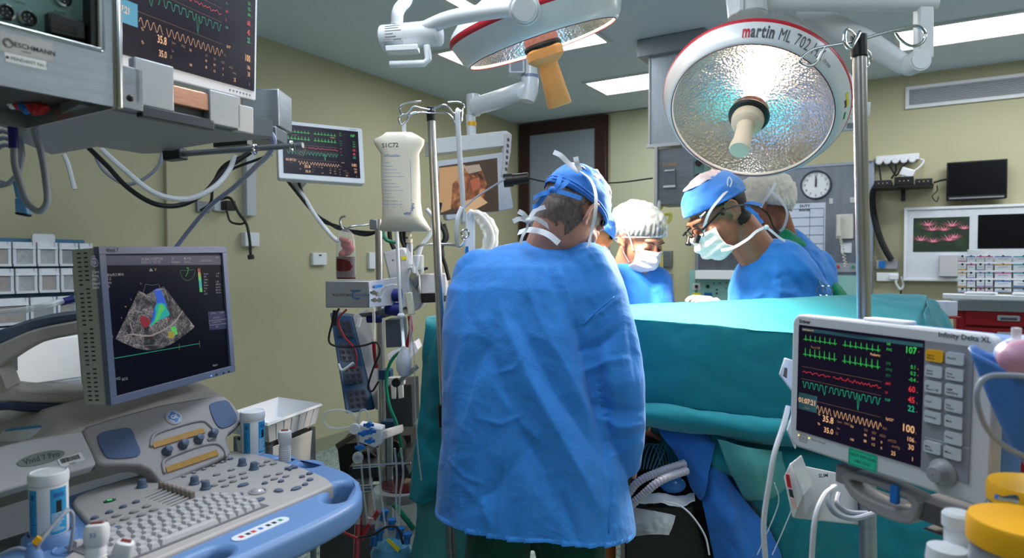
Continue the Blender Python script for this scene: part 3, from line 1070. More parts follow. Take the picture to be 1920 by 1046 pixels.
mt.merge(strap([P(*p) for p in ((992,412,2.04),(1004,394,2.05),(1022,388,2.06))],0.013,nrm=(0,-1,0.2)))
mt.ball(P(990,414,2.035),0.009)
world(mt,sg).build('mask_tie',M_TIE,sg,angle=40)
mk = mask_mesh(H1)
world(mk,sg).build('mask',M_MASK,sg,angle=180,solid=0.001)
# gown: torso loft and sleeves fused, then creased
g = MB()
spec = [(452,985,1075,2.20,0.055),(462,940,1105,2.20,0.085),(476,905,1130,2.19,0.115),(500,872,1148,2.17,0.145),(540,848,1152,2.15,0.165),
		(620,838,1140,2.12,0.175),(720,838,1138,2.09,0.175),(820,838,1146,2.07,0.18),(900,832,1164,2.06,0.19),
		(980,824,1178,2.05,0.20),(1060,818,1174,2.04,0.205)]
rings = []
for y,l,r,d,ry in spec:
	# the silhouette is tangent a little nearer than the centre: keep it at the centre depth
	c = P((l + r) / 2,y,d)
	rings.append((c,(r - l) / 2 / FPX * d,ry,0))
torso_loft(g,rings,2.3,56)
sl = [(1098,515,2.13,58),(1122,560,2.08,52),(1144,640,2.05,49),(1155,710,2.03,50),(1164,780,2.03,44),(1168,830,2.05,38),(1169,862,2.07,32)]
limb(g,[P(x,y,d) for x,y,d,r in sl],[r / FPX * d for x,y,d,r in sl],26)
ll = [(900,520,2.18,50),(875,600,2.22,42),(872,700,2.30,40),(930,780,2.5,38)]
limb(g,[P(x,y,d) for x,y,d,r in ll],[r / FPX * d for x,y,d,r in ll],22)
gm,gn = remesh(g,0.0055,3,0.5)
arm = P(1085,560,2.0)
nk = P(1030,455,2.1)
import numpy as np
def to_px(vs):
	"""image coordinates of room points"""
	A = np.array([tuple(p) for p in vs])
	Mi = np.array(CAMM.inverted())
	q = A @ Mi[:3,:3].T + Mi[:3,3]
	return 960 - q[:,0] / q[:,2] * FPX,523 + q[:,1] / q[:,2] * FPX
def fold_disp(mb,nrm,folds):
	"""raise (or sink) cloth along fold lines; each fold = (points, width in pixels, height in metres)"""
	X,Y = to_px(mb.v)
	N = np.array([tuple(n) for n in nrm]); A = np.array([tuple(p) for p in mb.v])
	vd = A - np.array(tuple(cam.location))
	facing = np.clip(-(N * vd).sum(1) / np.linalg.norm(vd,axis=1) * 3,0,1)
	tot = np.zeros(len(mb.v))
	for pts,wd,amp in folds:
		best = np.full(len(mb.v),1e9); tt = np.zeros(len(mb.v))
		n = len(pts) - 1
		for i in range(n):
			(x0,y0),(x1,y1) = pts[i],pts[i + 1]
			dx,dy = x1 - x0,y1 - y0
			t = np.clip(((X - x0) * dx + (Y - y0) * dy) / (dx * dx + dy * dy),0,1)
			d = np.hypot(X - x0 - t * dx,Y - y0 - t * dy)
			m = d < best
			best = np.where(m,d,best); tt = np.where(m,(i + t) / n,tt)
		env = np.clip(np.sin(np.clip(tt,0.02,0.98) * np.pi),0,1) ** 0.6
		w = wd * (0.6 + 0.6 * env)
		tot += amp * env * (0.5 * np.exp(-(best / w) ** 2) + 0.5 * np.exp(-best / (w * 0.7)))
	tot *= facing
	mb.v = [p + n * float(q) for p,n,q in zip(mb.v,nrm,tot)]
	return mb
def Z8(*pts):
	return [(780 + x * .6174,400 + y * .6174) for x,y in pts]
FOLDS = [
	(Z8((455,170),(490,330),(525,450),(560,620),(580,775)),14,-0.026),
	(Z8((430,160),(470,260),(500,350)),10,0.012),
	(Z8((400,150),(430,240),(440,330)),11,-0.010),
	(Z8((260,300),(340,500),(470,740),(560,900)),20,0.020),
	(Z8((310,330),(420,540),(560,740)),16,-0.014),
	(Z8((360,300),(450,460),(540,640)),16,0.010),
	(Z8((230,420),(290,600),(390,780),(430,900)),18,-0.013),
	(Z8((200,470),(150,640),(100,880)),20,0.013),
	(Z8((240,350),(180,480),(140,640)),14,-0.010),
	(Z8((302,480),(280,640),(250,960)),4,0.005),
	(Z8((230,520),(320,640),(380,700)),13,0.010),
	(Z8((330,720),(240,840),(150,900)),16,-0.008),
	(Z8((170,330),(125,480),(110,620)),12,0.008),
	(Z8((270,150),(255,260),(270,330)),12,0.006),
	(Z8((330,120),(340,240),(380,330)),11,0.007),
	(Z8((170,130),(150,230),(160,330)),12,-0.006),
	(Z8((440,850),(480,960),(500,1030)),12,-0.008),
	(Z8((120,800),(200,880),(240,980)),10,0.006),
	(Z8((510,330),(560,300),(630,245)),5,0.004),
	(Z8((500,420),(560,400),(620,350)),9,-0.008),
	(Z8((520,480),(580,450),(650,440)),8,0.008),
	(Z8((540,570),(600,600),(680,600)),9,-0.010),
	(Z8((560,620),(620,650),(692,640)),7,0.010),
	(Z8((575,690),(630,690),(690,660)),7,-0.008),
	(Z8((590,740),(640,720),(690,690)),6,0.006),
	(Z8((560,380),(590,480),(600,560)),10,0.007),
	(Z8((640,330),(660,430),(670,520)),9,-0.006),
	(Z8((100,740),(150,800),(220,830)),4,0.004),
	(Z8((180,620),(260,640),(330,610)),4,0.004),
	(Z8((330,420),(300,470),(230,490)),4,0.004),
	(Z8((340,800),(330,870),(300,960)),9,0.006),
]
def gown_disp(p,n):
	low = max(0,min(1,(1.25 - p.z) / 0.6))
	q = 0.009 * low * fbm(p,(6.0,3.0,0.9),(5.3,0,0))
	q += 0.0030 * fbm(p,(7,7,3.5),(1,5,2)) + 0.0016 * (ridge(p,(14,9,11),(8,1,0)) - 0.3)
	return q
displace(gm,gn,gown_disp)
fold_disp(gm,gn,FOLDS)
hem0,hem1 = P(822,996,1.86),P(1172,1030,1.86)
def hem_z(p):
	u = (p.x - hem0.x) / (hem1.x - hem0.x)
	return hem0.z * (1 - u) + hem1.z * u + 0.004 * sin(u * pi) + 0.002 * sin(u * 13)
def hem(p):
	return p.z < hem_z(p)
for p in gm.v:
	h = hem_z(p)
	if h - 0.007 < p.z < h: p.z = h + 1e-5
cut_below(gm,hem)
gob = world(gm,sg).build('gown',M_GOWN,sg,angle=180)
# seam tape and neckline
sm = MB()
def on_gown(px,py):
	"""first point of the gown along the line of sight"""
	o,d = ray(px,py)
	Mi = gob.parent.matrix_basis.inverted()
	ok,loc,n,i = gob.ray_cast(Mi @ o,(Mi.to_3x3() @ d).normalized())
	return (gob.parent.matrix_basis @ loc) if ok else None
def gown_line(pixels,wd,lift=0.0015):
	pts = [on_gown(*p) for p in pixels]
	pts = [p + (V(cam.location) - p).normalized() * lift for p in pts if p]
	return strap(pts,wd,nrm=(0,-1,0.15),n=3) if len(pts) > 2 else MB()
world(gown_line([(1148,888),(1146,920),(1144,960),(1141,1000),(1139,1030)],0.003),sg).build('seam',M_GOWN,sg,angle=180)
sm.merge(gown_line([(1092,610),(1110,592),(1130,574),(1152,556)],0.004))
world(sm,sg).build('seam',M_GOWN,sg,angle=180)
nl = MB()
nl.merge(strap([P(*p) for p in ((972,436,2.10),(990,431,2.07),(1010,433,2.06),(1030,441,2.05),(1048,456,2.05))],0.020,nrm=(0,-1,0.6)))
nl.merge(gown_line([(1008,455),(1018,450),(1028,446),(1036,441)],0.013,0.004))
world(nl,sg).build('collar',M_TIE,sg,angle=40)
# trousers below the hem
tr = MB()
for s in (-1,1):
	limb(tr,[V((pel.x + s * 0.095,pel.y,0.86)),V((pel.x + s * 0.115,pel.y,0.48)),V((pel.x + s * 0.125,pel.y - 0.02,0.1))],[0.11,0.095,0.08])
tm,tn = remesh(tr,0.01,3)
displace(tm,tn,lambda p,n: 0.012 * fbm(p,(8,8,3)))
world(tm,sg).build('trousers',M_SCRUB,sg,angle=180)
P = _P
# ---------------------------------------------------------------- people beyond the drape
def rings_px(spec):
	"""(y, left px, right px, depth, front-back radius, yaw) rows"""
	out = []
	for y,l,r,d,ry,*yw in spec:
		out.append((P((l + r) / 2,y,d),(r - l) / 2 / FPX * d,ry,yw[0] if yw else 0))
	return out
def bg_person(label,H,skin,scale,neck,torso,arms,gown_m,folds=(),hands=None,glove=None,nr=0.055,seed=0,legs_c=None):
	"""arms: list of pixel chains (px, py, depth) shoulder to wrist"""
	c = P(*torso[-1][:1],523,1) if False else rings_px(torso)[-1][0]
	t = thing('person',label,'person',V((c.x,c.y,0)))
	b = MB()
	nk = P(*neck)
	head_blobs(b,H,nk,nr,scale)
	rg = rings_px(torso)
	torso_loft(b,[(p,max(0.03,rx - 0.035),max(0.03,ry - 0.035),yw) for p,rx,ry,yw in rg],2.2,28)
	low = rg[-1][0]
	for s in (-1,1):
		hp = V((low.x + s * 0.09,low.y,max(0.9,low.z))); kn = V((low.x + s * 0.1,low.y,0.48)); an = V((low.x + s * 0.11,low.y,0.09))
		limb(b,[hp,kn,an],[0.085,0.055,0.04]); limb(b,[an + V((0,0,-0.04)),an + V((0,-0.17,-0.055))],[0.036,0.028])
	torso_loft(b,[((low.x,low.y,low.z + 0.02),0.15,0.1,0),((low.x,low.y,0.86),0.17,0.11,0)],2.2,28)
	for k,ch in enumerate(arms):
		pts = [P(*q) for q in ch]
		limb(b,pts,[0.05,0.04,0.028][:len(pts)])
		d = (pts[-1] - pts[-2]).normalized()
		hand_blobs(b,pts[-1] + d * 0.02,d,(0,0,-1),0.4,1.0,1 if k else -1)
		q = MB(); hand_blobs(q,pts[-1] + d * 0.02,d,(0,0,-1),0.4,1.08,1 if k else -1)
		world(remesh(q,0.004,2)[0],t).build('glove',M_GLOVE,t,angle=180)
	bm2,nn = remesh(b,0.006,3,0.5)
	if nr > .06:
		world(nape_hair(bm2,nn,H @ MX.Scale(scale,4),-0.072,.012),t).build('nape_hair',M_HAIR,t,angle=180)
	world(bm2,t).build('body',skin,t,angle=180)
	g = MB()
	torso_loft(g,rg + [(V((low.x,low.y,0.45)),rg[-1][1] + 0.02,rg[-1][2] + 0.02,0)],2.3,44)
	for ch in arms:
		pts = [P(*q) for q in ch]
		limb(g,pts,[0.078,0.066,0.048][:len(pts)],20)
	g2,gn2 = remesh(g,0.008,3,0.5)
	displace(g2,gn2,lambda p,n: 0.006 * fbm(p,(7,7,3.5),(seed,5,2)) + 0.003 * (ridge(p,(11,9,6),(seed,1,0)) - 0.3))
	if folds:
		fold_disp(g2,gn2,folds)
	world(g2,t).build('gown',gown_m,t,angle=180)
	return t
def face_details(t,H,brow=M_HAIR,lids=True,sc=1.0):
	H = H @ MX.Scale(sc,4)
	for s in (-1,1):
		b = MB()
		b.tube([H @ V((s * x,y,z)) for x,y,z in ((0.014,-0.101,0.028),(0.028,-0.101,0.034),(0.043,-0.093,0.033),(0.052,-0.082,0.027))],[0.002,0.0032,0.003,0.0012],8)
		world(b,t).build('eyebrow',brow,t,angle=180)
		b = MB()
		b.tube([H @ V((s * x,y,z)) for x,y,z in ((0.018,-0.0945,0.006),(0.027,-0.0965,0.0015),(0.036,-0.0945,0.001),(0.045,-0.087,0.005))],[0.001,0.002,0.002,0.0014],6)
		world(b,t).build('eyelash',M_HAIR,t,angle=180)
# --- the woman in the bouffant cap
HW = look_matrix(P(1200,450,2.95),(0.44,-0.74,-0.44),(0.18,-0.32,1.0))
wm = bg_person('woman in a sheer white bouffant cap and white mask, looking down at the table',HW,M_SKIN_W,1.07,(1172,505,3.02),
			[(492,1158,1200,3.02,0.06),(503,1140,1216,3.02,0.09),(520,1122,1232,3.03,0.12),(545,1112,1246,3.03,0.13),(600,1108,1258,3.03,0.14),(700,1110,1255,3.03,0.14)],
			[[(1130,525,3.0),(1120,640,2.95),(1200,610,2.75)],[(1228,528,3.0),(1245,640,2.9),(1260,600,2.7)]],M_GOWN,
			[([(1160,520),(1185,550),(1200,580)],7,0.012),([(1190,510),(1215,535),(1235,570)],6,-0.010),([(1150,530),(1160,560),(1165,590)],6,-0.008),
				([(1205,515),(1228,545),(1240,580)],5,0.008),([(1175,515),(1195,545),(1215,580)],5,-0.008)],seed=11,nr=0.048)
face_details(wm,HW,sc=1.07)
HW = HW @ MX.Scale(1.07,4)
hr = cap_shell(HW,0.058,-0.03,r=(0.082,0.106,0.100),crump=0.002,seed=4)
world(hr,wm).build('hair',M_HAIR,wm,angle=180,solid=0.002)
bc = cap_shell(HW,0.052,-0.055,r=(0.100,0.128,0.112),c=(0,0.028,0.034),puff=0.14,pleat=0.035,crump=0.005,seed=9,rimw=0.14,nu=200,nv=34)
world(bc,wm).build('bouffant_cap',M_HAIRNET,wm,angle=180)
rim = []
for i in range(48):
	a = 2 * pi * i / 48; q = (1 - cos(a)) / 2
	z = 0.052 * (1 - q) - 0.055 * q
	tt = math.acos(max(-.98,min(.98,(z - 0.034) / 0.112)))
	rim.append(HW @ V((0.088 * sin(tt) * sin(a),0.028 - 0.113 * sin(tt) * cos(a),z)))
world(MB().tube(rim,0.003,6,closed=True),wm).build('cap_elastic',M_TIE,wm,angle=180)
world(mask_mesh(HW,0.002,-0.112),wm).build('mask',M_MASK,wm,angle=180,solid=0.001)
st = MB()
for s in (-1,1):
	st.merge(strap([(s * 0.066,-0.050,-0.022),(s * 0.080,-0.022,0.02),(s * 0.088,0.03,0.06),(s * 0.07,0.09,0.085)],0.006,HW))
	st.merge(strap([(s * 0.060,-0.044,-0.082),(s * 0.074,-0.012,-0.055),(s * 0.082,0.02,-0.02)],0.005,HW))
world(st,wm).build('mask_strap',M_TIE,wm,angle=40)
mt = MB().text('MEDline',0,-0.040,0.014,y=0,align='CENTER',bold=0.01)
mt.v = [HW @ V((0.030 + v.x * 0.9,-0.107 + (v.x * 0.9 + 0.03) ** 2 * 5 - 0.004,v.z + 0.022)) for v in mt.v]
world(mt,wm).build('printed_lettering',M_INKG,wm,smooth=False)
for s in (-1,1):
	world(MB().ball(HW @ V((s * 0.086,0.000,-0.034)),0.004),wm).build('earring',mat('pearl',rgb(235,228,215),0.2,coat=0.8),wm)
# --- the surgeon with loupes
HM = look_matrix(P(1345,404,2.66),(-0.74,-0.20,-0.62),(-0.50,-0.02,0.86))
SCM = 1.2
mn = bg_person('dark-haired surgeon in blue cap and magnifying loupes, bent low over the table',HM,M_SKIN_B,SCM,(1425,482,2.72),
			[(448,1425,1475,2.74,0.05),(458,1412,1492,2.72,0.09),(478,1400,1508,2.72,0.125),(506,1384,1530,2.74,0.155),(545,1370,1552,2.76,0.16),(620,1366,1562,2.76,0.16),(760,1370,1550,2.78,0.16)],
			[[(1455,525,2.68),(1425,640,2.66),(1368,592,2.78)],[(1440,520,2.92),(1400,640,3.0),(1352,590,2.95)]],M_GOWN,
			[([(1425,480),(1400,530),(1385,575)],9,-0.012),([(1450,480),(1462,530),(1462,580)],7,0.010),([(1470,500),(1500,540),(1510,580)],10,-0.012),
				([(1430,510),(1450,525),(1470,515)],6,-0.008),([(1440,545),(1415,560),(1395,585)],7,0.010),([(1480,470),(1515,505),(1545,545)],6,0.010),
				([(1410,500),(1395,540),(1378,575)],6,0.010),([(1455,545),(1490,550),(1520,575)],6,0.008)],seed=21,nr=0.062)
face_details(mn,HM,sc=SCM)
HS = HM @ MX.Scale(SCM,4)
hr = cap_shell(HS,0.03,-0.058,r=(0.0825,0.106,0.098),crump=0.0015)
HSi = HS.inverted()
hm2 = MB()
hr.f = [f for f in hr.f if all((HSi @ hr.v[i]).y > -0.03 for i in f) and all(abs((HSi @ hr.v[i]).x) < 0.076 or (HSi @ hr.v[i]).y > 0.03 or (HSi @ hr.v[i]).z > 0.028 for i in f)]
hr.m = [0] * len(hr.f)
world(hr,mn).build('hair',M_HAIR,mn,angle=180,solid=0.002)
world(cap_shell(HS,0.062,0.006,r=(0.092,0.116,0.104),puff=0.04,crump=0.004,seed=13),mn).build('cap',M_GOWNIN,mn,angle=180,solid=0.0015)
world(cap_shell(HS,0.128,0.105,r=(0.094,0.119,0.108),puff=0.04,crump=0.005,seed=15,rimw=0.03),mn).build('cap_top',MATS['pinkish_cap_top'],mn,angle=180,solid=0.001)
world(mask_mesh(HS,0.0,-0.122,pleat=0.004,ofs=0.006),mn).build('mask',M_MASK,mn,angle=180,solid=0.001)
st = MB()
dm = 2.55
st.merge(strap([P(*p) for p in ((1318,447,2.60),(1322,420,2.57),(1332,395,2.55),(1350,372,2.545),(1368,352,2.56))],0.010,nrm=(0,-1,0.2)))
st.merge(strap([P(*p) for p in ((1368,352,2.56),(1372,340,2.56),(1367,332,2.56),(1364,342,2.56),(1366,354,2.56))],0.005,nrm=(0,-1,0.2)))
st.merge(strap([P(*p) for p in ((1352,469,2.56),(1375,464,2.545),(1402,448,2.55),(1418,434,2.56),(1436,425,2.58))],0.011,nrm=(0,-1,0.2)))
st.merge(strap([P(*p) for p in ((1434,423,2.58),(1450,436,2.58),(1462,446,2.6),(1472,452,2.62))],0.010,nrm=(0,-1,0.2)))
st.ball(P(1437,426,2.575),0.010)
world(st,mn).build('mask_tie',M_TIE,mn,angle=40)
ct = MB()
for pts in ([(1400,386,2.58),(1415,400,2.58),(1425,412,2.6),(1430,418,2.6)],[(1398,388,2.58),(1412,398,2.58),(1422,403,2.6)],[(1396,384,2.58),(1410,380,2.58),(1428,384,2.62)]):
	ct.merge(strap([P(*p) for p in pts],0.013,nrm=(0,-1,0.2)))
world(ct,mn).build('cap_tie',M_GOWNIN,mn,angle=40)
lp = MB()
for s in (-1,1):
	lp.bar(HS @ V((s * 0.074,0.0,0.020)),HS @ V((s * 0.070,-0.110,0.012)),0.003,0.008)
	o = rrect(0.046,0.032,0.012,5,s * 0.032,0.006)
	lp.tube([HS @ V((x,-0.112 + abs(x) * 0.12,z)) for x,z in o],0.0022,6,closed=True)
lp.bar(HS @ V((-0.012,-0.114,0.012)),HS @ V((0.012,-0.114,0.012)),0.003,0.004)
lo = world(lp,mn).build('loupe_frame',M_BLACK,mn)
for s in (-1,1):
	k = MB()
	a = HS @ V((s * 0.030,-0.112,0.0)); dd = (HS.to_3x3() @ V((-s * 0.10,-0.85,-0.55))).normalized()
	k.cyl(a,a + dd * 0.026,0.013,0.011); k.cyl(a + dd * 0.026,a + dd * 0.032,0.0125,0.0125)
	world(k,mn).build('loupe_lens',M_BLACK,mn)
k = MB()
k.merge(strap([P(*p) for p in ((1316,402,2.58),(1350,396,2.54),(1390,384,2.55),(1420,388,2.6),(1440,402,2.63),(1450,425,2.63),(1458,436,2.63))],0.007,nrm=(0,-1,0.2)))
world(k,mn).build('loupe_cord',M_BLACK,mn,angle=40)
world(MB().ball(P(1314,406,2.56),(0.006,0.006,0.006)).cyl(P(1314,406,2.55),P(1322,398,2.56),0.004),mn).build('loupe_hinge',M_CHROME,mn)
# --- the one behind him, white cap
HB = look_matrix(P(1432,388,3.05),(-0.70,0.45,-0.5),(-0.35,0.25,0.9))
mb4 = bg_person('person in a creamy white cloth cap, standing behind the surgeon with the loupes',HB,M_SKIN_B,1.05,(1470,455,3.1),
				[(430,1455,1492,3.12,0.05),(446,1448,1512,3.12,0.09),(470,1440,1532,3.12,0.13),(510,1440,1556,3.12,0.16),(550,1440,1572,3.12,0.17),(640,1440,1585,3.12,0.17),(760,1440,1585,3.12,0.17)],
				[[(1535,500,3.1),(1555,620,3.0),(1480,620,2.95)],[(1450,490,3.25),(1400,600,3.3),(1340,600,3.2)]],M_GOWN,
				[([(1500,460),(1535,500),(1560,555)],6,0.014),([(1485,465),(1515,510),(1535,560)],7,-0.016),([(1500,440),(1505,490),(1500,540)],5,-0.01)],seed=31)
c4 = cap_shell(HB,0.05,-0.070,r=(0.102,0.128,0.116),c=(0,0.024,0.03),puff=0.08,pleat=0.02,crump=0.010,seed=19,rimw=0.1,nu=160)
world(c4,mb4).build('cloth_cap',M_WCAP,mb4,angle=180,solid=0.001)
st = MB()
st.merge(strap([P(*p) for p in ((1454,343,2.93),(1445,360,2.90),(1432,378,2.90),(1425,392,2.92))],0.012,nrm=(0,-1,0.2)))
st.merge(strap([P(*p) for p in ((1440,352,2.92),(1466,378,2.91),(1476,400,2.93),(1470,425,2.96),(1462,434,2.98))],0.012,nrm=(0,-1,0.2)))
world(st,mb4).build('mask_tie',M_TIE,mb4,angle=40)
world(mask_mesh(HB),mb4).build('mask',M_MASK,mb4,angle=180,solid=0.001)
cg = MB()
cg.merge(sheet([[(1466,428,3.0),(1480,432,2.98),(1500,446,3.0)],[(1460,440,2.97),(1485,450,2.95),(1508,455,2.98)],[(1462,452,2.96),(1485,460,2.94),(1512,462,2.97)]],14,10,lambda p,u,v: 0.004 * fbm(p,(20,20,20))))
world(cg,mb4).build('scrub_collar',M_SCRUBG,mb4,angle=180,solid=0.003)
sl_ = sheet([[(1556,530,3.0),(1566,528,2.98),(1578,538,3.0)],[(1552,548,2.96),(1570,545,2.93),(1588,552,2.98)],[(1552,570,2.96),(1572,570,2.93),(1592,572,2.98)]],14,12,lambda p,u,v: 0.004 * fbm(p,(20,20,20)))
world(sl_,mb4).build('scrub_sleeve',M_SCRUBG,mb4,angle=180,solid=0.003)
# --- the one half hidden by the bent man's head
HP = look_matrix(P(1103,442,2.78),(0.55,0.15,-0.45),(0.25,0.1,1.0))
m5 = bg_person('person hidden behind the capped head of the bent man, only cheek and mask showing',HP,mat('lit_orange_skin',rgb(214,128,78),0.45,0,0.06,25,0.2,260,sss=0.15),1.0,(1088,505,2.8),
			[(498,1070,1110,2.84,0.05),(512,1050,1128,2.84,0.09),(535,1035,1150,2.84,0.12),(600,1030,1150,2.84,0.13),(740,1030,1150,2.84,0.13)],
			[[(1060,530,2.84),(1050,640,2.8),(1090,640,2.74)],[(1135,535,2.84),(1140,640,2.8),(1150,610,2.7)]],M_GOWN,seed=41)
world(cap_shell(HP,0.05,-0.0,r=(0.090,0.112,0.104),crump=0.004,seed=43),m5).build('cap',M_GOWNIN,m5,angle=180,solid=0.0015)
world(mask_mesh(HP,0.004,-0.112,ofs=0.004),m5).build('mask',mat('pale_blue_mask',rgb(190,196,226),0.8),m5,angle=180,solid=0.001)
# forceps clipped to the sheet by the surgeon
fo = MB()
for dx in (-5,6):
	fo.tube([P(1545 + dx + 9 * cos(a),545 + 9 * sin(a),2.60) for a in [2 * pi * k / 18 for k in range(18)]],0.0022,6,closed=True)
	fo.tube([P(1545 + dx,554,2.60),P(1545 - dx * 0.3,566,2.6)],0.0025,6)
	fo.tube([P(1545 + dx,536,2.60),P(1536,526,2.6),P(1530,518,2.6)],0.002,6)
c = P(1545,545,2.6); fo.v = [p - c for p in fo.v]
f_ = fo.build('forceps',M_CHROME); f_.location = c
tag(f_,'steel ring-handled forceps clipped at the drape edge beside the blue gowns','forceps')
# ---------------------------------------------------------------- surgical lamps
def reflector_mat():
	m = mat('facetted_reflector',rgb(225,222,216),0.22,1.0,0.12,14)
	nt = m.node_tree; b = nt.nodes['Principled BSDF']
	tc = nt.nodes.new('ShaderNodeTexCoord')
	vo = nt.nodes.new('ShaderNodeTexVoronoi'); vo.inputs['Scale'].default_value = 95
	nt.links.new(tc.outputs['Object'],vo.inputs['Vector'])
	n1 = nt.nodes.new('ShaderNodeTexNoise'); n1.inputs['Scale'].default_value = 14
	nt.links.new(tc.outputs['Object'],n1.inputs['Vector'])
	b1 = nt.nodes.new('ShaderNodeBump'); b1.inputs['Strength'].default_value = 0.5; b1.inputs['Distance'].default_value = 0.004
	b2 = nt.nodes.new('ShaderNodeBump'); b2.inputs['Strength'].default_value = 0.35; b2.inputs['Distance'].default_value = 0.012
	nt.links.new(vo.outputs['Distance'],b1.inputs['Height']); nt.links.new(n1.outputs['Fac'],b2.inputs['Height'])
	nt.links.new(b1.outputs[0],b2.inputs['Normal']); nt.links.new(b2.outputs[0],b.inputs['Normal'])
	return m
M_REFL = reflector_mat()
M_BULB = glow('lamp_bulb',(1.0,0.80,0.60,1),26.0)
M_LENS = film('lamp_glass',(0.9,0.9,0.9,1),0.03,0.08,(0.99,0.985,0.98,1))
M_LENS.node_tree.nodes['Map Range'].inputs[4].default_value = 0.08
M_COPPER = mat('copper_collar',rgb(190,120,100),0.35,0.7,0.2,60)
def lamp_head(M,R,depth,label,handle_m,handle_kind,power,lettering=False,bulb_m=M_BULB):
	"""local +z points out of the opening"""
	t = thing('surgical_lamp',label,'surgical lamp',M)
	d = depth
	k = R / 0.337
	sh = MB().use(M_WHITE)
	sh.lathe([(0.001,-0.14),(0.08,-0.138),(0.18,-0.115),(0.27,-0.075),(0.322,-0.030),(0.334,-0.012)],seg=72)
	sh.use(M_REDLINE).lathe([(0.334,-0.012),(0.338,-0.004),(0.338,0.006),(0.3345,0.0125)],seg=72)
	sh.use(M_WHITE).lathe([(0.3345,0.0125),(0.330,0.022),(0.312,d * 0.75),(0.298,d * 0.95),(0.291,d),(0.286,d - 0.002),(0.284,d - 0.012)],seg=72)
	sh.v = [p * k for p in sh.v]
	sh.build('housing',None,t,angle=60)
	tr = MB().tube([V((0.2885 * k * cos(a),0.2885 * k * sin(a),(d + 0.0005) * k)) for a in [2 * pi * i / 96 for i in range(96)]],0.0018 * k,6,closed=True)
	tr.build('rim_gasket',mat('dark_red_gasket',rgb(96,30,24),0.5),t)
	rf = MB().lathe([(0.284,d - 0.012),(0.265,d - 0.035),(0.22,d - 0.085),(0.15,d - 0.125),(0.07,d - 0.145),(0.001,d - 0.15)],seg=72)
	rf.v = [p * k for p in rf.v]
	rf.f = [f[::-1] for f in rf.f]
	rf.build('reflector',M_REFL,t,angle=180)
	gl = MB().lathe([(0.284,d - 0.010),(0.2,d - 0.006),(0.05,d - 0.004)],seg=64)
	gl.v = [p * k for p in gl.v]
	gl.build('cover_glass',M_LENS,t)
	# bulb assembly on the axis
	sp = MB().lathe([(0.058,d - 0.145),(0.060,d - 0.03),(0.052,d + 0.004),(0.05,d + 0.005)],seg=40)
	bulb = MB().lathe([(0.03,d - 0.12),(0.045,d - 0.10),(0.045,d - 0.05),(0.03,d - 0.035)],seg=24)
	bulb.v = [p * k for p in bulb.v]
	bulb.build('bulb',bulb_m,t)
	co = MB().lathe([(0.064,d - 0.034),(0.068,d - 0.026),(0.066,d - 0.006),(0.066,d)],seg=40)
	co.v = [p * k for p in co.v]
	co.build('bulb_collar',M_COPPER,t)
	ring = MB().lathe([(0.05,d - 0.006),(0.070,d - 0.004),(0.074,d + 0.006),(0.070,d + 0.016),(0.045,d + 0.02),(0.03,d + 0.02)],seg=40)
	ring.v = [p * k for p in ring.v]
	ring.build('centre_ring',M_BLACK,t)
	if handle_kind == 'round':
		hd = MB().lathe([(0.056,d + 0.016),(0.058,d + 0.03),(0.055,d + 0.055),(0.045,d + 0.066),(0.033,d + 0.07),(0.030,d + 0.09),(0.031,d + 0.15),(0.036,d + 0.185),(0.036,d + 0.20),(0.033,d + 0.207),(0.001,d + 0.209)],seg=32)
	else:
		hd = MB().lathe([(0.062,d + 0.014),(0.070,d + 0.022),(0.070,d + 0.05),(0.050,d + 0.066),(0.038,d + 0.075),(0.040,d + 0.12),(0.046,d + 0.23),(0.044,d + 0.236),(0.001,d + 0.236)],seg=32,sq=3.2)
	hd.build('handle',handle_m,t)
	l = bpy.data.lights.new('lamp_light','SPOT'); l.energy = power; l.color = (1.0,0.88,0.72)
	l.spot_size = radians(165 if lettering else 84); l.spot_blend = 0.9 if lettering else 0.6; l.shadow_soft_size = 0.15
	lo = bpy.data.objects.new('lamp_light',l); COL.objects.link(lo); lo.parent = t
	lo.matrix_local = MX.Translation((0,0,d + (0.22 if lettering else 0.26))) @ MX.Rotation(pi,4,'X')
	# make the spot start outside the centre ring: soft shadows come from its size
	if lettering:
		le = MB()
		def arc_text(txt,a0,size,m,rr,sp=0.62,bold=0.0):
			le.use(m)
			a = a0
			for ch in txt:
				vs,fs = text_mesh(ch,'LEFT',bold)
				wdt = (max([x for x,y in vs]) if vs else 0.3) * size + size * 0.07
				am = a + wdt / 2 / rr
				pts = []
				for x,y in vs:
					rad = rr + y * size * 0.93
					an = -(am) - 0 + 0
					an = -(a + x * size / rr)
					q = rad / k
					z = (0.022 + (0.330 - q) / 0.018 * (d * .75 - .022) if q > .312 else d * .75 + (.312 - q) / .014 * d * .2) + .003
					pts.append((rad * cos(an),rad * sin(an),z * k))
				le.add(pts,fs)
				a += wdt / rr
			return a
		a = arc_text('m',lettering,0.034,M_REDLINE,0.309 * k,bold=0.03)
		a = arc_text('artin',a,0.034,M_INKG,0.309 * k,bold=0.03)
		a = arc_text(' ML 702 HX',a,0.032,M_INKG,0.309 * k)
		arc_text('chrono',a + 0.01,0.012,M_INKG,0.312 * k)
		le.build('lettering',None,t,smooth=False)
	return t
def lamp_matrix(c,n,upv=(0,0,1)):
	z = V(n).normalized(); x = V(upv).cross(z).normalized(); y = z.cross(x)
	M = MX((x,y,z)).transposed().to_4x4(); M.translation = V(c)
	return M
c1 = P(1411,193,2.5)
N1 = V((-0.37,-0.58,-0.72)).normalized()
M1 = lamp_matrix(c1,N1)
L1 = lamp_head(M1,0.337,0.078,'round surgical lamp shining at the camera, cream handle at its glowing centre',M_CREAM,'round',125,lettering=-1.50)
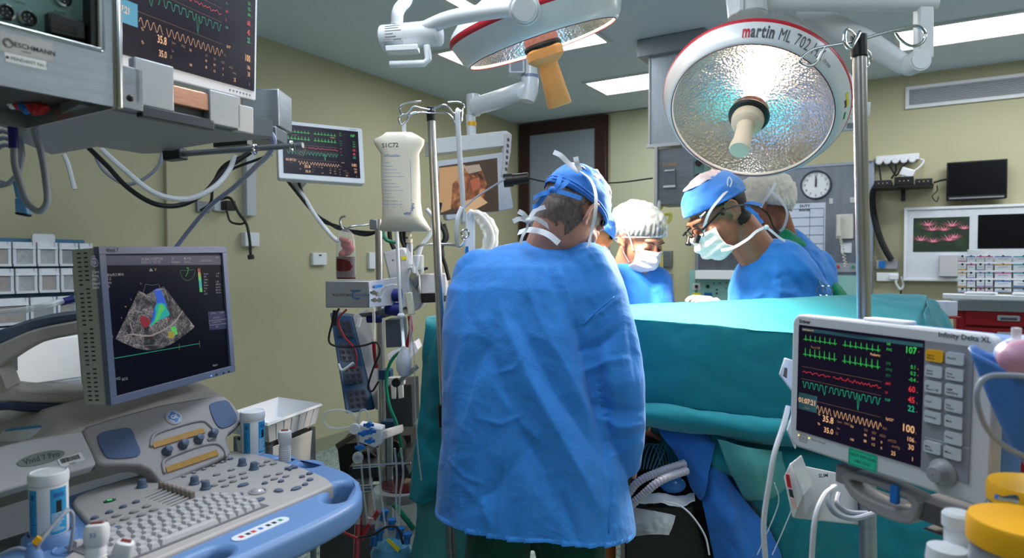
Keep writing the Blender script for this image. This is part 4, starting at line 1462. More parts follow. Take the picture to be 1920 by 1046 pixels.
# service stickers at the right of the rim
def rim_patch(t,a,w_,h_,m,name,k=1.0,r=0.317):
	z = 0.022 + (0.330 - r) / 0.032 * (0.078 * 0.95 - 0.022)
	x = V((cos(a),sin(a),0)); ta = V((-sin(a),cos(a),0)); nn = V((cos(a) * 0.8,sin(a) * 0.8,0.6)).normalized()
	c = x * (r + 0.001) + V((0,0,z + 0.002))
	rr = nn.cross(ta).normalized()
	mb = MB()
	mb.add([c - ta * w_ / 2 - rr * h_ / 2,c + ta * w_ / 2 - rr * h_ / 2,c + ta * w_ / 2 + rr * h_ / 2,c - ta * w_ / 2 + rr * h_ / 2,
			c - ta * w_ / 2 - rr * h_ / 2 + nn * .001,c + ta * w_ / 2 - rr * h_ / 2 + nn * .001,c + ta * w_ / 2 + rr * h_ / 2 + nn * .001,c - ta * w_ / 2 + rr * h_ / 2 + nn * .001],
		[(0,1,2,3),(7,6,5,4),(0,4,5,1),(1,5,6,2),(2,6,7,3),(3,7,4,0)])
	mb.build(name,m,t,smooth=False)
def rim_at(px,py):
	o,d = ray(px,py); Mi = M1.inverted(); o = Mi @ o; d = Mi.to_3x3() @ d
	p = o + d * ((0.045 - o.z) / d.z)
	return atan2(p.y,p.x)
for px,py,a_,b_,m,nm in ((1571,190,.055,.010,M_LABELY,'yellow_sticker'),(1562,196,.030,.016,M_INKG,'code_sticker'),(1570,216,.030,.016,M_GREENP,'green_sticker')):
	rim_patch(L1,rim_at(px,py),a_,b_,m,nm,r=.322 if nm[0] == 'y' else .315)
L2M = lamp_matrix(P(1003,37,2.5),(0.30,0.17,-0.94),(0,1,0))
L2 = lamp_head(L2M,0.337,0.095,'tilted surgical lamp seen edge-on at the top, with long amber handle',M_ORANGE,'square',260,bulb_m=glow('lamp_bulb_bright',(1.0,0.80,0.60,1),110.0))
def px_tube(mb,pts,seg=20,smooth=True):
	"""(px, py, depth, radius in pixels)"""
	w_ = [P(a,b,c) for a,b,c,r in pts]
	rr = [r / FPX * c for a,b,c,r in pts]
	return mb.tube(w_,rr,seg)
def px_cyl(mb,a,b,seg=28):
	return mb.tube([P(*a[:3]),P(*b[:3])],[a[3] / FPX * a[2],b[3] / FPX * b[2]],seg)
# arm of the tilted lamp
am = thing('lamp_arm','white jointed arm reaching from the upper left to the tilted lamp','lamp arm',P(800,60,2.3))
a_ = MB(); q = smooth_path([P(752,-60,2.45),P(764,-8,2.35),P(747,20,2.3),P(744,48,2.3)],8)
a_.tube(q,0.021,20); world(a_,am).build('upper_tube',M_WHITE,am)
a_ = MB(); a_.cyl(P(716,72,2.32),P(826,62,2.27),0.044)
world(a_,am).build('joint_block',M_WHITE,am,bevel=0.006)
lb = MB()
import itertools
for i in range(0,9):
	pass
f_ = []
for j,yy in enumerate((53,86)):
	f_.append([P(x,yy + (716 - x) * 0.05,2.262 - (0.0 if 0 else 0.0)) for x in (728,765)])
lab = MB().use(mat('grey_rating_label',rgb(172,178,184),0.4,0.3))
c0,c1_ = P(716,72,2.32),P(826,62,2.27); ax = (c1_ - c0).normalized()
side = ax.cross(V((0,1,0))).normalized()
vs = []
for i in range(9):
	a = radians(-52 + 13 * i)
	for s in (0.014,0.085):
		vs.append(c0 + ax * s + (V((0,-1,0)) * cos(a) - side * sin(a)) * 0.0448)
lab.add(vs,[(2 * i,2 * i + 1,2 * i + 3,2 * i + 2) for i in range(8)])
lab.use(M_INK)
for i,(n0,n1) in enumerate([(0.02,0.075),(0.02,0.07),(0.02,0.08),(0.02,0.05),(0.02,0.06),(0.05,0.08)]):
	a = radians(-36 + 13 * i)
	vs = []
	for da in (-2.2,2.2):
		for s in (n0,n1):
			aa = a + radians(da) * 0.6
			vs.append(c0 + ax * s + (V((0,-1,0)) * cos(aa) - side * sin(aa)) * 0.0453)
	lab.add(vs,[(0,1,3,2)])
world(lab,am).build('rating_label',None,am,smooth=False)
a_ = MB(); a_.tube(smooth_path([P(795,55,2.27),P(840,36,2.22),P(900,24,2.18),P(962,16,2.16)],8),0.026,20)
world(a_,am).build('boom_tube',M_WHITE,am)
a_ = MB(); dj = P(983,17,2.14); vv = (V(cam.location) - dj).normalized()
a_.cyl(dj - vv * 0.05,dj + vv * 0.015,0.052); a_.cyl(dj + vv * 0.015,dj + vv * 0.028,0.045,0.040)
world(a_,am).build('joint_disc',M_WHITE,am,bevel=0.004)
a_ = MB(); a_.tube([P(800,85,2.25),P(803,112,2.25),P(795,119,2.25),P(730,121,2.25)],[0.012,0.012,0.012,0.012],14)
a_.bar(P(725,95,2.25),P(785,92,2.25),0.05,0.02)
world(a_,am).build('grab_handle',M_WHITE,am,bevel=0.003)
a_ = MB(); a_.tube([P(983,17,2.2),P(995,12,2.45)],0.022,16)
world(a_,am).build('yoke',M_WHITE,am)
# ceiling arms of the round lamp
am = thing('lamp_arm','white articulated ceiling arm carrying the round lamp, above the tall steel pole','lamp arm',P(1600,30,2.7))
a_ = MB(); a_.cyl(P(1396,-30,2.6),P(1402,30,2.6),0.075); a_.cyl(P(1402,30,2.6),P(1402,34,2.6),0.075,0.06)
a_.bar(P(1386,-20,2.55),P(1386,25,2.55),0.02,0.05)
world(a_,am).build('hub',M_WHITE,am,bevel=0.004)
a_ = MB(); a_.tube([P(1420,5,2.62),P(1560,6,2.6),P(1754,5,2.6)],0.032,24)
world(a_,am).build('top_boom',M_WHITE,am,bevel=0.003)
a_ = MB(); a_.bar(P(1731,10,2.6),P(1731,112,2.62),0.062,0.045,(0,1,0))
world(a_,am).build('drop_link',M_WHITE,am,bevel=0.008)
a_ = MB(); dj = P(1716,117,2.6); vv = V((0,-1,0.0))
a_.cyl(dj - vv * 0.04,dj + vv * 0.035,0.043); a_.cyl(dj + vv * 0.035,dj + vv * 0.038,0.036)
world(a_,am).build('elbow_joint',M_WHITE,am,bevel=0.003)
a_ = MB(); a_.tube([P(1500,15,2.75),P(1560,48,2.72),P(1640,88,2.68),P(1700,124,2.64)],[0.045,0.052,0.046,0.036],20)
world(a_,am).build('spring_boom',M_WHITE,am)
a_ = MB(); a_.tube(smooth_path([P(1452,22,2.7),P(1478,30,2.7),P(1530,84,2.68),P(1590,150,2.64),P(1603,172,2.62),P(1604,200,2.60)],8),0.020,18)
world(a_,am).build('lower_boom',M_WHITE,am)
# yoke behind the round lamp
a_ = MB(); a_.tube(smooth_path([P(1604,200,2.62),P(1590,214,2.62),P(1560,212,2.62)],6),0.018,14)
world(a_,am).build('yoke',M_WHITE,am)
# control panel beside the round lamp
Mp,wp,hp = frame3(P(1580,191,2.52),P(1633,191,2.50),P(1580,245,2.52))
cp = thing('control_panel','small white control panel with red lettering behind the tall pole','control panel',Mp)
MB().prism([(-wp / 2,-hp / 2),(wp * .32,-hp / 2 + .004),(wp * .36,-0.004),(wp / 2,0.004),(wp / 2,hp / 2),(-wp / 2 + .008,hp / 2)],0,0.02).build('housing',M_WHITE,cp,bevel=0.003)
pw = MB().use(M_REDLINE).text('martin',-wp * .36,hp * .3,0.016,bold=0.03)
pw.use(M_INKR).ribbon(rrect(0.03,0.014,0.003,3,-0.02,-0.0),0.001).use(M_GREYP).add([(x,-0.0012,z) for x,z in rrect(0.034,0.02,0.003,3,-0.012,-0.035)],[tuple(range(16))])
pw.use(M_LABELY).add([(x,-0.0012,z) for x,z in rrect(0.006,0.006,0.002,3,0.03,0.01)],[tuple(range(16))])
pw.build('markings',None,cp,smooth=False)
# ---------------------------------------------------------------- screens and the big patient monitor
def FL(M,px,py,y=0.0):
	"""where the line of sight of a pixel meets the local plane y of a frame: local (x, z)"""
	o,d = ray(px,py)
	Mi = M.inverted()
	o = Mi @ o; d = Mi.to_3x3() @ d
	t = (y - o.y) / d.y
	p = o + d * t
	return p.x,p.z
def FLQ(M,pts,y=0.0):
	return [FL(M,a,b,y) for a,b in pts]
def plate2d(outlines,z0,z1,bevel=0.0,M=None,res=6):
	"""flat plate (xy outline, first is the rim, the others are holes) from z0 to z1 with rounded edges"""
	cu = bpy.data.curves.new('t','CURVE'); cu.dimensions = '2D'; cu.fill_mode = 'BOTH'
	for o in outlines:
		s = cu.splines.new('POLY'); s.points.add(len(o) - 1)
		for i,p in enumerate(o):
			s.points[i].co = (p[0],p[1],0,1)
		s.use_cyclic_u = True
	cu.extrude = max(1e-5,(z1 - z0) / 2 - bevel); cu.bevel_depth = bevel; cu.bevel_resolution = 2; cu.offset = -bevel
	ob = bpy.data.objects.new('t',cu)
	me = ob.to_mesh()
	mb = MB()
	zc = (z0 + z1) / 2
	vs = [V((v.co.x,v.co.y,v.co.z + zc)) for v in me.vertices]
	fs = [tuple(p.vertices) for p in me.polygons]
	ob.to_mesh_clear(); bpy.data.objects.remove(ob); bpy.data.curves.remove(cu)
	return mb.add(vs,fs,M)
def smooth2(pts,n=5,closed=True):
	N = len(pts); out = []
	for i in range(N):
		p0,p1,p2,p3 = pts[i - 1],pts[i],pts[(i + 1) % N],pts[(i + 2) % N]
		for k in range(n):
			t = k / n
			out.append(tuple(cr(a,b,c,d,t) for a,b,c,d in zip(p0,p1,p2,p3)))
	return out
G_GREEN = glow('trace_green',(0.05,0.85,0.12,1),0.75)
G_DGREEN = glow('trace_dim_green',(0.02,0.42,0.12,1),0.5)
G_TEAL = glow('trace_teal',(0.02,0.6,0.32,1),0.7)
G_RED = glow('trace_red',(0.9,0.04,0.06,1),0.8)
G_PEACH = glow('trace_peach',(1.0,0.55,0.28,1),0.95)
G_DPEACH = glow('trace_dim_peach',(0.55,0.28,0.14,1),0.5)
G_BOX = glow('clock_box',(0.035,0.14,0.16,1),1.0)
G_BOXB = glow('clock_box_blue',(0.01,0.26,0.42,1),1.0)
G_BAR = glow('header_bar',(0.02,0.09,0.11,1),1.0)
G_SCR = mat('monitor_screen',rgb(12,10,18),0.3,0,0.02,3,spec=0.12,emit=(0.006,0.004,0.012,1),estr=1.0)
def vitals(w,h,box=None,y=-0.0012,fine=True,lw=1.0):
	"""traces and numbers of the patient monitor; w x h is the lit area, origin at its centre"""
	mb = MB()
	X = lambda u: (u - 0.5) * w
	Z = lambda v: (0.5 - v) * h
	T = lambda s,u,v,sz,m,al='LEFT',b=0.0: mb.use(m).text(s,X(u),Z(v),sz * h,y=y,align=al,bold=b,sx=0.85)
	lw *= 0.0034 * h
	mb.use(G_BAR).add([(X(.03),y * .6,Z(.055)),(X(.99),y * .6,Z(.055)),(X(.99),y * .6,Z(.025)),(X(.03),y * .6,Z(.025))],[(0,1,2,3)])
	T('Adult General 2',.04,.045,.022,G_PEACH)
	rnd = random.Random(3)
	for base,st,amp,gap in ((.13,0,.045,.345),(.27,1,.06,.345)):
		pts = []
		n = 15
		for k in range(n):
			u0 = .05 + .65 * k / n; du = .65 / n
			if abs(u0 - gap) < du * .5:
				if len(pts) > 1: mb.use(G_GREEN).ribbon(pts,lw,y)
				pts = []
				continue
			for f,a in ((0,0),(.2,.0),(.27,.12),(.34,0),(.42,-.12),(.48,1),(.55,-.28),(.62,0),(.8,.14),(.9,0)):
				pts.append((X(u0 + du * f),Z(base - a * amp)))
		mb.use(G_GREEN).ribbon(pts,lw,y)
	mb.use(G_DPEACH)
	for v in (.385,.50,.68):
		mb.ribbon([(X(.04),Z(v)),(X(.71),Z(v))],lw * .5,y)
	pts = [(X(.05 + .66 * k / 160),Z(.435 + .006 * sin(k * .9) + .004 * sin(k * .37) - .012 * max(0,sin(k * .47)))) for k in range(161)]
	mb.use(G_RED).ribbon(pts[:62],lw * 1.2,y); mb.ribbon(pts[66:],lw * 1.2,y)
	pts = []
	for k in range(321):
		u = .05 + .66 * k / 320
		ph = (k / 320 * 15) % 1
		q = -math.cos(ph * 2 * pi)
		dep = .055 * max(0,q) ** .7 + .004 * sin(k * 2.1)
		if 232 < k < 240: dep = .13 * (1 - abs(k - 236) / 5) + .02
		if 95 < k < 103: dep = .085 - .01 * abs(k - 99)
		pts.append((X(u),Z(.525 + dep)))
	mb.use(G_TEAL).ribbon(pts[:112],lw,y); mb.ribbon(pts[118:],lw,y)
	pts = [(X(.19 + .53 * k / 200),Z(.745 + .012 * k / 200 - .030 * sin(k / 200 * 15.5 * 2 * pi))) for k in range(201)]
	mb.use(G_PEACH).ribbon(pts[:50],lw,y); mb.ribbon(pts[56:],lw,y)
	mb.use(box or G_BOX).add([(X(.015),y * .6,Z(.79)),(X(.185),y * .6,Z(.79)),(X(.185),y * .6,Z(.635)),(X(.015),y * .6,Z(.635))],[(0,1,2,3)])
	T('01:07:21',.10,.725,.067,G_PEACH,'CENTER',.012)
	T('Elapsed',.10,.77,.022,G_DPEACH,'CENTER')
	T('107',.95,.115,.075,G_GREEN,'RIGHT',.012)
	for s,v,m in (('0.1',.235,G_GREEN),('0.2',.285,G_GREEN),('-0.4',.335,G_GREEN)):
		T(s,.95,v,.042,m,'RIGHT')
	T('60',.95,.42,.066,G_RED,'RIGHT',.014); T('45',.95,.505,.066,G_RED,'RIGHT',.014); T('22',.95,.575,.066,G_TEAL,'RIGHT',.014)
	T('100',.955,.745,.085,G_PEACH,'RIGHT',.01); T('106',.955,.815,.05,G_PEACH,'RIGHT'); T('30',.955,.88,.06,G_PEACH,'RIGHT')
	T('1',.955,.965,.045,G_PEACH,'RIGHT'); T('25',.83,.965,.048,G_PEACH,'RIGHT')
	T('35.8',.34,.845,.080,G_PEACH,'RIGHT',.01); T('35.0',.34,.94,.068,G_PEACH,'RIGHT',.008)
	for s,u,v,m in (('HR',.74,.075,G_GREEN),('PVC',.74,.12,G_GREEN),('STII',.74,.235,G_DGREEN),('STV5',.74,.285,G_DGREEN),('STV',.74,.335,G_DGREEN),('ART',.74,.40,G_RED),
					('S1',.74,.475,G_RED),('CVP',.74,.535,G_TEAL),('SpO2*',.75,.69,G_PEACH),('PLS',.73,.775,G_DPEACH),('Ta',.20,.80,G_PEACH),('Tb',.20,.89,G_PEACH),
					('Sevo',.37,.82,G_DPEACH),('Iso',.37,.88,G_DPEACH),('MAC',.43,.82,G_DPEACH),('3.6',.48,.83,G_PEACH),('140',.48,.945,G_PEACH),('25',.36,.93,G_DPEACH),
					('O2',.59,.83,G_DPEACH),('SEV',.65,.835,G_DPEACH),('N2O',.71,.84,G_DPEACH),('99',.59,.875,G_PEACH),('0.9',.65,.885,G_PEACH),('0',.72,.895,G_PEACH),
					('88',.59,.925,G_PEACH),('1.2',.65,.935,G_PEACH),('0',.72,.945,G_PEACH),('etCO2',.77,.86,G_DPEACH),('Pediatric',.62,.18,G_PEACH),('Paced Off',.12,.20,G_DPEACH),
					('/',.90,.18,G_DGREEN),('mmHg',.80,.90,G_DPEACH)):
		T(s,u,v,.030,m)
	for v in (.10,.235,.285,.335,.42,.505,.575,.745,.815):
		T('a',.96,v,.026,G_DPEACH)
	return mb
# the big patient monitor
MD,WD,HD = frame3(P(1486,588,1.41),P(1868,630,1.05),P(1480,836,1.41))
dm = thing('patient_monitor','large white patient monitor in the right foreground, screen full of green and red traces','patient monitor',MD)
F = lambda X,Y,y=0.0: FL(MD,1440 + X / 2.198,570 + Y / 2.198,y)
out = [(-WD / 2 + .004,-HD / 2),(WD / 2 - .02,-HD / 2 - .0),(WD / 2,-HD / 2 + .02),(WD / 2,HD / 2 - .03),(WD / 2 - .028,HD / 2),(-WD / 2 + .02,HD / 2),(-WD / 2,HD / 2 - .02),(-WD / 2,-HD / 2 + .01)]
cs = rrect(WD,HD,0.022,6)
MB().prism(cs,0,0.030).build('front_bezel',mat('pearl_plastic',rgb(206,206,212),0.4,0,0.02,15),dm,bevel=0.005)
MB().prism(rrect(WD - 0.012,HD - 0.012,0.02,6),0.028,0.105).build('rear_shell',mat('cornflower_shell',rgb(88,134,200),0.4,0,0.03,10),dm,bevel=0.012)
x0,z1 = F(130,88); x1,_ = F(641,400); _,z0 = F(130,522)
zr = F(641,145)[1],F(637,675)[1]
zt,zb = (z1 + zr[0]) / 2,(z0 + zr[1]) / 2
sw,sh = x1 - x0,zt - zb
sc = MB().box((0,0,0),(sw,0.003,sh)).build('screen',G_SCR,dm)
sc.location = ((x0 + x1) / 2,-0.0005,(zt + zb) / 2)
vitals(sw,sh,y=-0.0025).build('display_graphics',None,sc,smooth=False)
pnl = MB()
xa,za = F(650,150); xb,_ = F(845,300); _,zb2 = F(645,690)
zc2 = F(845,740)[1]
pw_,ph_ = xb - xa,za - (zb2 + zc2) / 2
kp = MB().box((0,0,0),(pw_,0.003,ph_)).build('key_panel',mat('mid_grey_panel',rgb(140,142,152),0.5),dm)
kp.location = ((xa + xb) / 2,-0.0005,za - ph_ / 2)
bt = [('Alarm\nSilence',693,213,1),('Alarm\nLimits',690,277,0),('All\nAlarms Off',688,341,0),('Code',687,404,0),('Discharge',685,466,0),
	('Record',777,225,0),('Print\nScreen',776,290,0),('NIBP\nStart/Stop',774,355,0),('Fast\nAccess',773,420,0),('Mark',772,486,0),('Home',771,552,0),('Main\nScreen',684,590,0),('Menu',768,614,0)]
bm_k = mat('pale_key',rgb(196,200,208),0.45)
for s,a,b,yl in bt:
	x,z = F(a,b)
	k = MB().use(M_YELLOW if yl else bm_k).prism(rrect(0.029,0.020,0.003,3),0,0.006)
	k.use(M_INK)
	for i,ln in enumerate(s.split('\n')):
		k.text(ln,-0.012,-0.001 - i * 0.005,0.0048,y=-0.0004,bold=0.01)
	o = k.build('button',None,dm,smooth=False)
	o.location = (x,-0.006,z)
x,z = F(725,693)
kn = MB().lathe([(0.024,0),(0.0235,0.004),(0.016,0.008),(0.0145,0.010),(0.0135,0.026),(0.012,0.028),(0.001,0.0285)],MX.Rotation(pi / 2,4,'X'),40)
o = kn.build('rotary_knob',mat('grey_knob',rgb(150,150,156),0.4),dm); o.location = (x,-0.001,z)
ln = MB().use(mat('pale_line',rgb(190,192,198),0.5)).ribbon([F(650,548),F(838,596)],0.0015,-0.0025)
ln.build('panel_line',None,dm,smooth=False)
tx = MB().use(M_INK)
x,z = F(130,76); tx.text('Dräger',x,z,0.0095,y=-0.0006,bold=0.03)
x,z = F(702,134); tx.text('Infinity Delta XL',x,z,0.0125,y=-0.0006,bold=0.008)
x,z = F(172,560)
for a,b in ((128,578),(180,556)):
	pass
x,z = F(146,554); tx.ribbon(rrect(0.020,0.014,0.004,4,x,z) + [rrect(0.020,0.014,0.004,4,x,z)[0]],0.0007,-0.0006)
for dx in (-.004,.004):
	tx.ribbon([(x + dx + .0032 * cos(a),z + .0032 * sin(a)) for a in [2 * pi * k / 14 for k in range(15)]],0.0008,-0.0006)
x,z = F(180,560); tx.text('Battery Charger',x,z,0.0052,y=-0.0006)
tx.build('bezel_lettering',None,dm,smooth=False)
for a,b,m in ((128,540,'led_yellow'),(170,552,'led_yellow')):
	x,z = F(a,b)
	o = MB().ball((0,0,0),0.0016,8,6).build('indicator',glow('led_yellow',(1,.8,.2,1),1.5),dm); o.location = (x,-0.001,z)
x,z = F(390,642)
st_ = MB().use(mat('green_sticker',rgb(40,190,150),0.5)).box((0,0,0),(0.060,0.001,0.033)).use(M_INK)
st_.text('NEXT PPM DUE',0,0.003,0.0075,y=-0.0008,align='CENTER').text('DEC 2012',0,-0.008,0.0075,y=-0.0008,align='CENTER')
st_.ribbon(rrect(0.055,0.028,0.001,2) + [rrect(0.055,0.028,0.001,2)[0]],0.0006,-0.0008)
o = st_.build('service_sticker',None,dm,smooth=False); o.location = (x,-0.0008,z)
tp = MB().box((0,0,0),(0.085,0.035,0.008)).build('top_handle',M_WPLAS,dm,bevel=0.003)
x,z = F(450,40); tp.location = (x,0.035,HD / 2 + 0.002)
# bracket and clamp below
Bq = lambda X,Y,y: (F(X,Y,y)[0],y,F(X,Y,y)[1])
br = MB()
def brk(X0,Y0,X1,Y1,y,th):
	a = F(X0,Y0,y); b = F(X1,Y1,y)
	br.box(((a[0] + b[0]) / 2,y + th / 2,(a[1] + b[1]) / 2),(abs(b[0] - a[0]),th,abs(a[1] - b[1])))
brk(275,655,345,760,0.03,0.05)
br.build('mount_side',M_TAUPE,dm,bevel=0.006)
br = MB()
ol = FLQ(MD,[(1440 + a / 2.198,570 + b / 2.198) for a,b in ((318,690),(600,790),(612,880),(575,905),(460,870),(345,790))],0.02)
il = FLQ(MD,[(1440 + a / 2.198,570 + b / 2.198) for a,b in ((350,722),(570,800),(575,850),(470,822),(372,772))],0.02)
pl = plate2d([smooth2(ol,3),smooth2(il,3)],0,0.05,0.004)
br.merge(pl,MX(((1,0,0,0),(0,0,1,0.015),(0,1,0,0),(0,0,0,1))))
br.build('mount_handle',M_TAUPE,dm)
br = MB(); brk(600,800,760,940,0.03,0.07); brk(640,920,760,975,0.05,0.05)
br.build('mount_block',mat('dark_taupe',rgb(98,94,98),0.5),dm,bevel=0.008)
br = MB(); brk(500,742,530,830,0.008,0.012)
br.build('blue_latch',M_MBLUE,dm,bevel=0.003)
br = MB(); brk(345,750,580,860,0.05,0.03)
br.build('mount_back',M_BLACK,dm)
br = MB().use(M_LABELY); brk(352,693,385,722,0.027,0.002); br.build('yellow_tag',None,dm)
# the steel pole behind the monitor with four hooks
ip = thing('iv_pole','tall polished steel drip pole with four chrome hooks, standing behind the big monitor','drip stand',V((P(1628,1046,1.62).x,P(1628,1046,1.62).y,0)))
pb,pt_ = P(1628,1046,1.62),P(1611,70,1.62)
dd = (pt_ - pb); foot = pb - dd * (pb.z / dd.z)
mb = MB(); mb.cyl(foot + dd * 0.02,pb + dd * 0.25,0.0195); world(mb,ip).build('lower_pole',M_STEEL,ip)
mb = MB(); mb.cyl(pb + dd * 0.2,pt_ - dd * .02,0.0155); world(mb,ip).build('upper_pole',M_POLE,ip)
mb = MB()
for k in range(5):
	a = 2 * pi * k / 5
	mb.tube([foot + V((0,0,0.09)),foot + V((0.17 * cos(a),0.17 * sin(a),0.07)),foot + V((0.29 * cos(a),0.29 * sin(a),0.045))],[0.016,0.013,0.011],10)
world(mb,ip).build('foot_star',M_STEELD,ip)
mb = MB()
for k in range(5):
	a = 2 * pi * k / 5
	c = foot + V((0.29 * cos(a),0.29 * sin(a),0.025)); mb = MB(); mb.cyl(c - V((0.01 * sin(a),-.01 * cos(a),0)),c + V((0.01 * sin(a),-.01 * cos(a),0)),0.025)
	world(mb,ip).build('caster',M_RUBBER,ip)
mb = MB(); mb.cyl(P(1611,108,1.62),P(1610,66,1.62),0.019); world(mb,ip).build('hub',M_BLACK,ip,bevel=0.003)
D = 1.62
for pts in ([(1612,76,D),(1650,64,D),(1700,52,D),(1720,49,D),(1734,60,D),(1732,76,D),(1718,86,D),(1702,84,D),(1688,73,D),(1679,60,D)],
			[(1610,76,D),(1580,82,D),(1545,88,D),(1522,94,D),(1503,108,D),(1502,118,D),(1516,124,D),(1530,118,D),(1540,100,D),(1547,86,D)],
			[(1610,74,D - .02),(1602,66,D - .1),(1592,56,D - .16),(1585,60,D - .17),(1584,78,D - .18),(1594,91,D - .18),(1604,76,D - .17),(1612,60,D - .15)],
			[(1612,78,D + .02),(1620,90,D + .1),(1630,100,D + .16),(1632,115,D + .17),(1626,127,D + .17),(1622,122,D + .17)]):
	mb = MB().tube(smooth_path([P(*p) for p in pts],6),0.0038,10)
	world(mb,ip).build('hook',M_CHROME,ip,angle=180)
# module boxes clipped to the side of the monitor pole
Mx_,w_,h_ = frame3(P(1470,900,1.52),P(1502,975,1.44),None,upright=False)
sd = thing('infusion_module','pale grey module box with red digits hanging below the left edge of the monitor','medical module',P(1510,920,1.5))
def quadbox(parent,name,m,q,depth,dirn,bevel=0.004):
	"""slab whose front face is given by room points (clockwise from top left)"""
	d = V(dirn) * depth
	mb = MB().add(q + [p + d for p in q],[(3,2,1,0),(4,5,6,7),(0,1,5,4),(1,2,6,5),(2,3,7,6),(3,0,4,7)])
	return world(mb,parent).build(name,m,parent,bevel=bevel)
K = lambda X,Y,d: P(1440 + X / 2.198,570 + Y / 2.198,d)
rightd = (K(300,860,1.62) - K(100,885,1.45)).normalized()
quadbox(sd,'front_face',M_WPLAS,[K(90,650,1.47),K(62,712,1.46),K(98,882,1.44),K(148,760,1.45)][::1],0.012,rightd)
bx = MB()
A = [K(98,885,1.44),K(62,712,1.46),K(90,650,1.47),K(148,757,1.46),K(148,885,1.46)]
q = [K(92,650,1.47),K(140,615,1.50),K(275,640,1.64),K(275,745,1.62),K(150,752,1.47)]
bx = MB()
fr = [K(90,652,1.475),K(150,755,1.465),K(148,886,1.455),K(98,880,1.45),K(66,716,1.47)]
off = K(420,915,1.66) - K(148,886,1.455)
bx.add(fr + [p + off for p in fr],[(0,1,2,3,4),(9,8,7,6,5),(0,5,6,1),(1,6,7,2),(2,7,8,3),(3,8,9,4),(4,9,5,0)])
world(bx,sd).build('case',M_OFFW,sd,bevel=0.003)
quadbox(sd,'clear_lid',M_CLEARM,[K(92,655,1.46),K(135,620,1.48),K(180,740,1.49),K(140,790,1.45)],0.006,(0,-1,0))
for (a,b,c,e),m in (((74,700,94,760),M_INKR),((86,762,104,800),M_DSTEEL),((94,802,118,845),mat('pink_field',rgb(214,170,160),0.5))):
	quadbox(sd,'readout',m,[K(a,b,1.444),K(a + 14,b + 4,1.444),K(c + 4,e,1.437),K(c - 12,e - 6,1.437)],0.003,(0,1,0),0)
mk_ = MB().use(M_INK).text('SLIM',0,0,0.012,bold=0.02)
mk_.v = [K(208,715,1.49) + V((v.x,v.x * 0.2,v.z)) for v in mk_.v]
world(mk_,sd).build('printed_word',None,sd,smooth=False)
for (a,b,c,e,dy,lab) in ((50,222,85,365,0,'upper'),(82,450,95,600,0,'lower')):
	t = thing('side_module','white plug-in module on the left edge of the monitor, %s one' % lab,'medical module',K(a + 10,(b + e) / 2,1.47))
	quadbox(t,'case',M_WPLAS,[K(a + 24,b,1.46),K(c + 20,b + 10,1.52),K(c + 20,e,1.52),K(a,(b + e) / 2,1.46)],0.01,(0,1,0))
	quadbox(t,'key_strip',M_INKG,[K(a + 20,b + 40,1.455),K(a + 30,b + 42,1.455),K(a + 28,b + 85,1.455),K(a + 14,b + 76,1.455)],0.003,(0,1,0),0)
# cables around the monitor
cable('monitor_cable','white cable dropping along the left side of the big monitor to the floor',[(1478,762,1.5),(1468,800,1.48),(1452,850,1.45),(1443,900,1.44),(1432,980,1.44),(1436,1060,1.44)],0.0062,M_WWIRE)
for i,(pts,lb) in enumerate((([(1566,912,1.45),(1545,930,1.4),(1528,975,1.36),(1521,1060,1.36)],'grey cable hanging straight down below the monitor'),
							([(1562,912,1.48),(1552,935,1.45),(1566,962,1.43),(1600,972,1.45),(1640,962,1.5)],'outer looped grey cable under the monitor bracket'),
							([(1572,926,1.5),(1570,945,1.46),(1590,960,1.46),(1625,962,1.5)],'inner looped grey cable under the monitor bracket'))):
	cable('monitor_cable',lb,pts,0.0058,M_WWIRE if i == 0 else M_GWIRE)
# ---------------------------------------------------------------- ultrasound machine in the left foreground
O0 = V((-0.677,1.127,0))
UX = V((0.49,0.87,0)).normalized(); UY = V((-UX.y,UX.x,0))
UM = MX((UX,UY,V((0,0,1)))).transposed().to_4x4(); UM.translation = O0
us = thing('ultrasound_machine','grey and pale blue ultrasound console with keyboard, knobs and a swivelling flat screen','ultrasound machine',UM)
ZD = 0.95
def DK(px,py,z=ZD):
	"""local (x, y) of a pixel on the horizontal console plane"""
	p = UM.inverted() @ CE(px,py,z)
	return p.x,p.y
def C5(X,Y):
	return X / 2.989,696 + Y / 2.989
# keyboard deck
deck = [(-0.16,-0.075),(-0.1,0.03),(0.025,0.12),(0.055,0.22),(0.11,0.352),(0.25,0.372),(0.40,0.38),(0.50,0.35),(0.505,0.2),(0.475,0.02),(0.445,-0.055),(0.41,-0.072),(0.2,-0.076)]
plate2d([smooth2(deck,4)],ZD - 0.035,ZD,0.006).build('keyboard_deck',mat('deck_grey',rgb(166,162,162),.5,0,.03,15,.1,600),us)
# raised grip rail with two hand slots
rail = [(-0.2,-0.19),(0.088,-0.188),(0.28,-0.188),(0.40,-0.172),(0.475,-0.12),(0.53,-0.04),(0.556,0.06),(0.56,0.2),(0.54,0.34),(0.45,0.40),(0.12,0.40),(0.03,0.32),(-0.05,0.22),(-0.2,0.12)]
def slot(cx,cy,L,W,ang,n=8):
	o = []
	for s in (1,-1):
		for k in range(n + 1):
			a = -pi / 2 + pi * k / n
			x = s * (L / 2 - W / 2 + W / 2 * cos(a)); y = s * (W / 2 * sin(a))
			o.append((cx + x * cos(ang) - y * sin(ang),cy + x * sin(ang) + y * cos(ang)))
	return o
rl = plate2d([smooth2(rail,4),slot(0.425,-0.098,0.13,0.046,radians(32)),slot(0.02,-0.135,0.19,0.046,radians(2)),slot(0.535,0.11,0.05,0.035,radians(85)),slot(0.528,0.20,0.05,0.04,radians(90))],ZD - 0.062,ZD - 0.008,0.014)
rl.build('grip_rail',M_BLUEP,us)
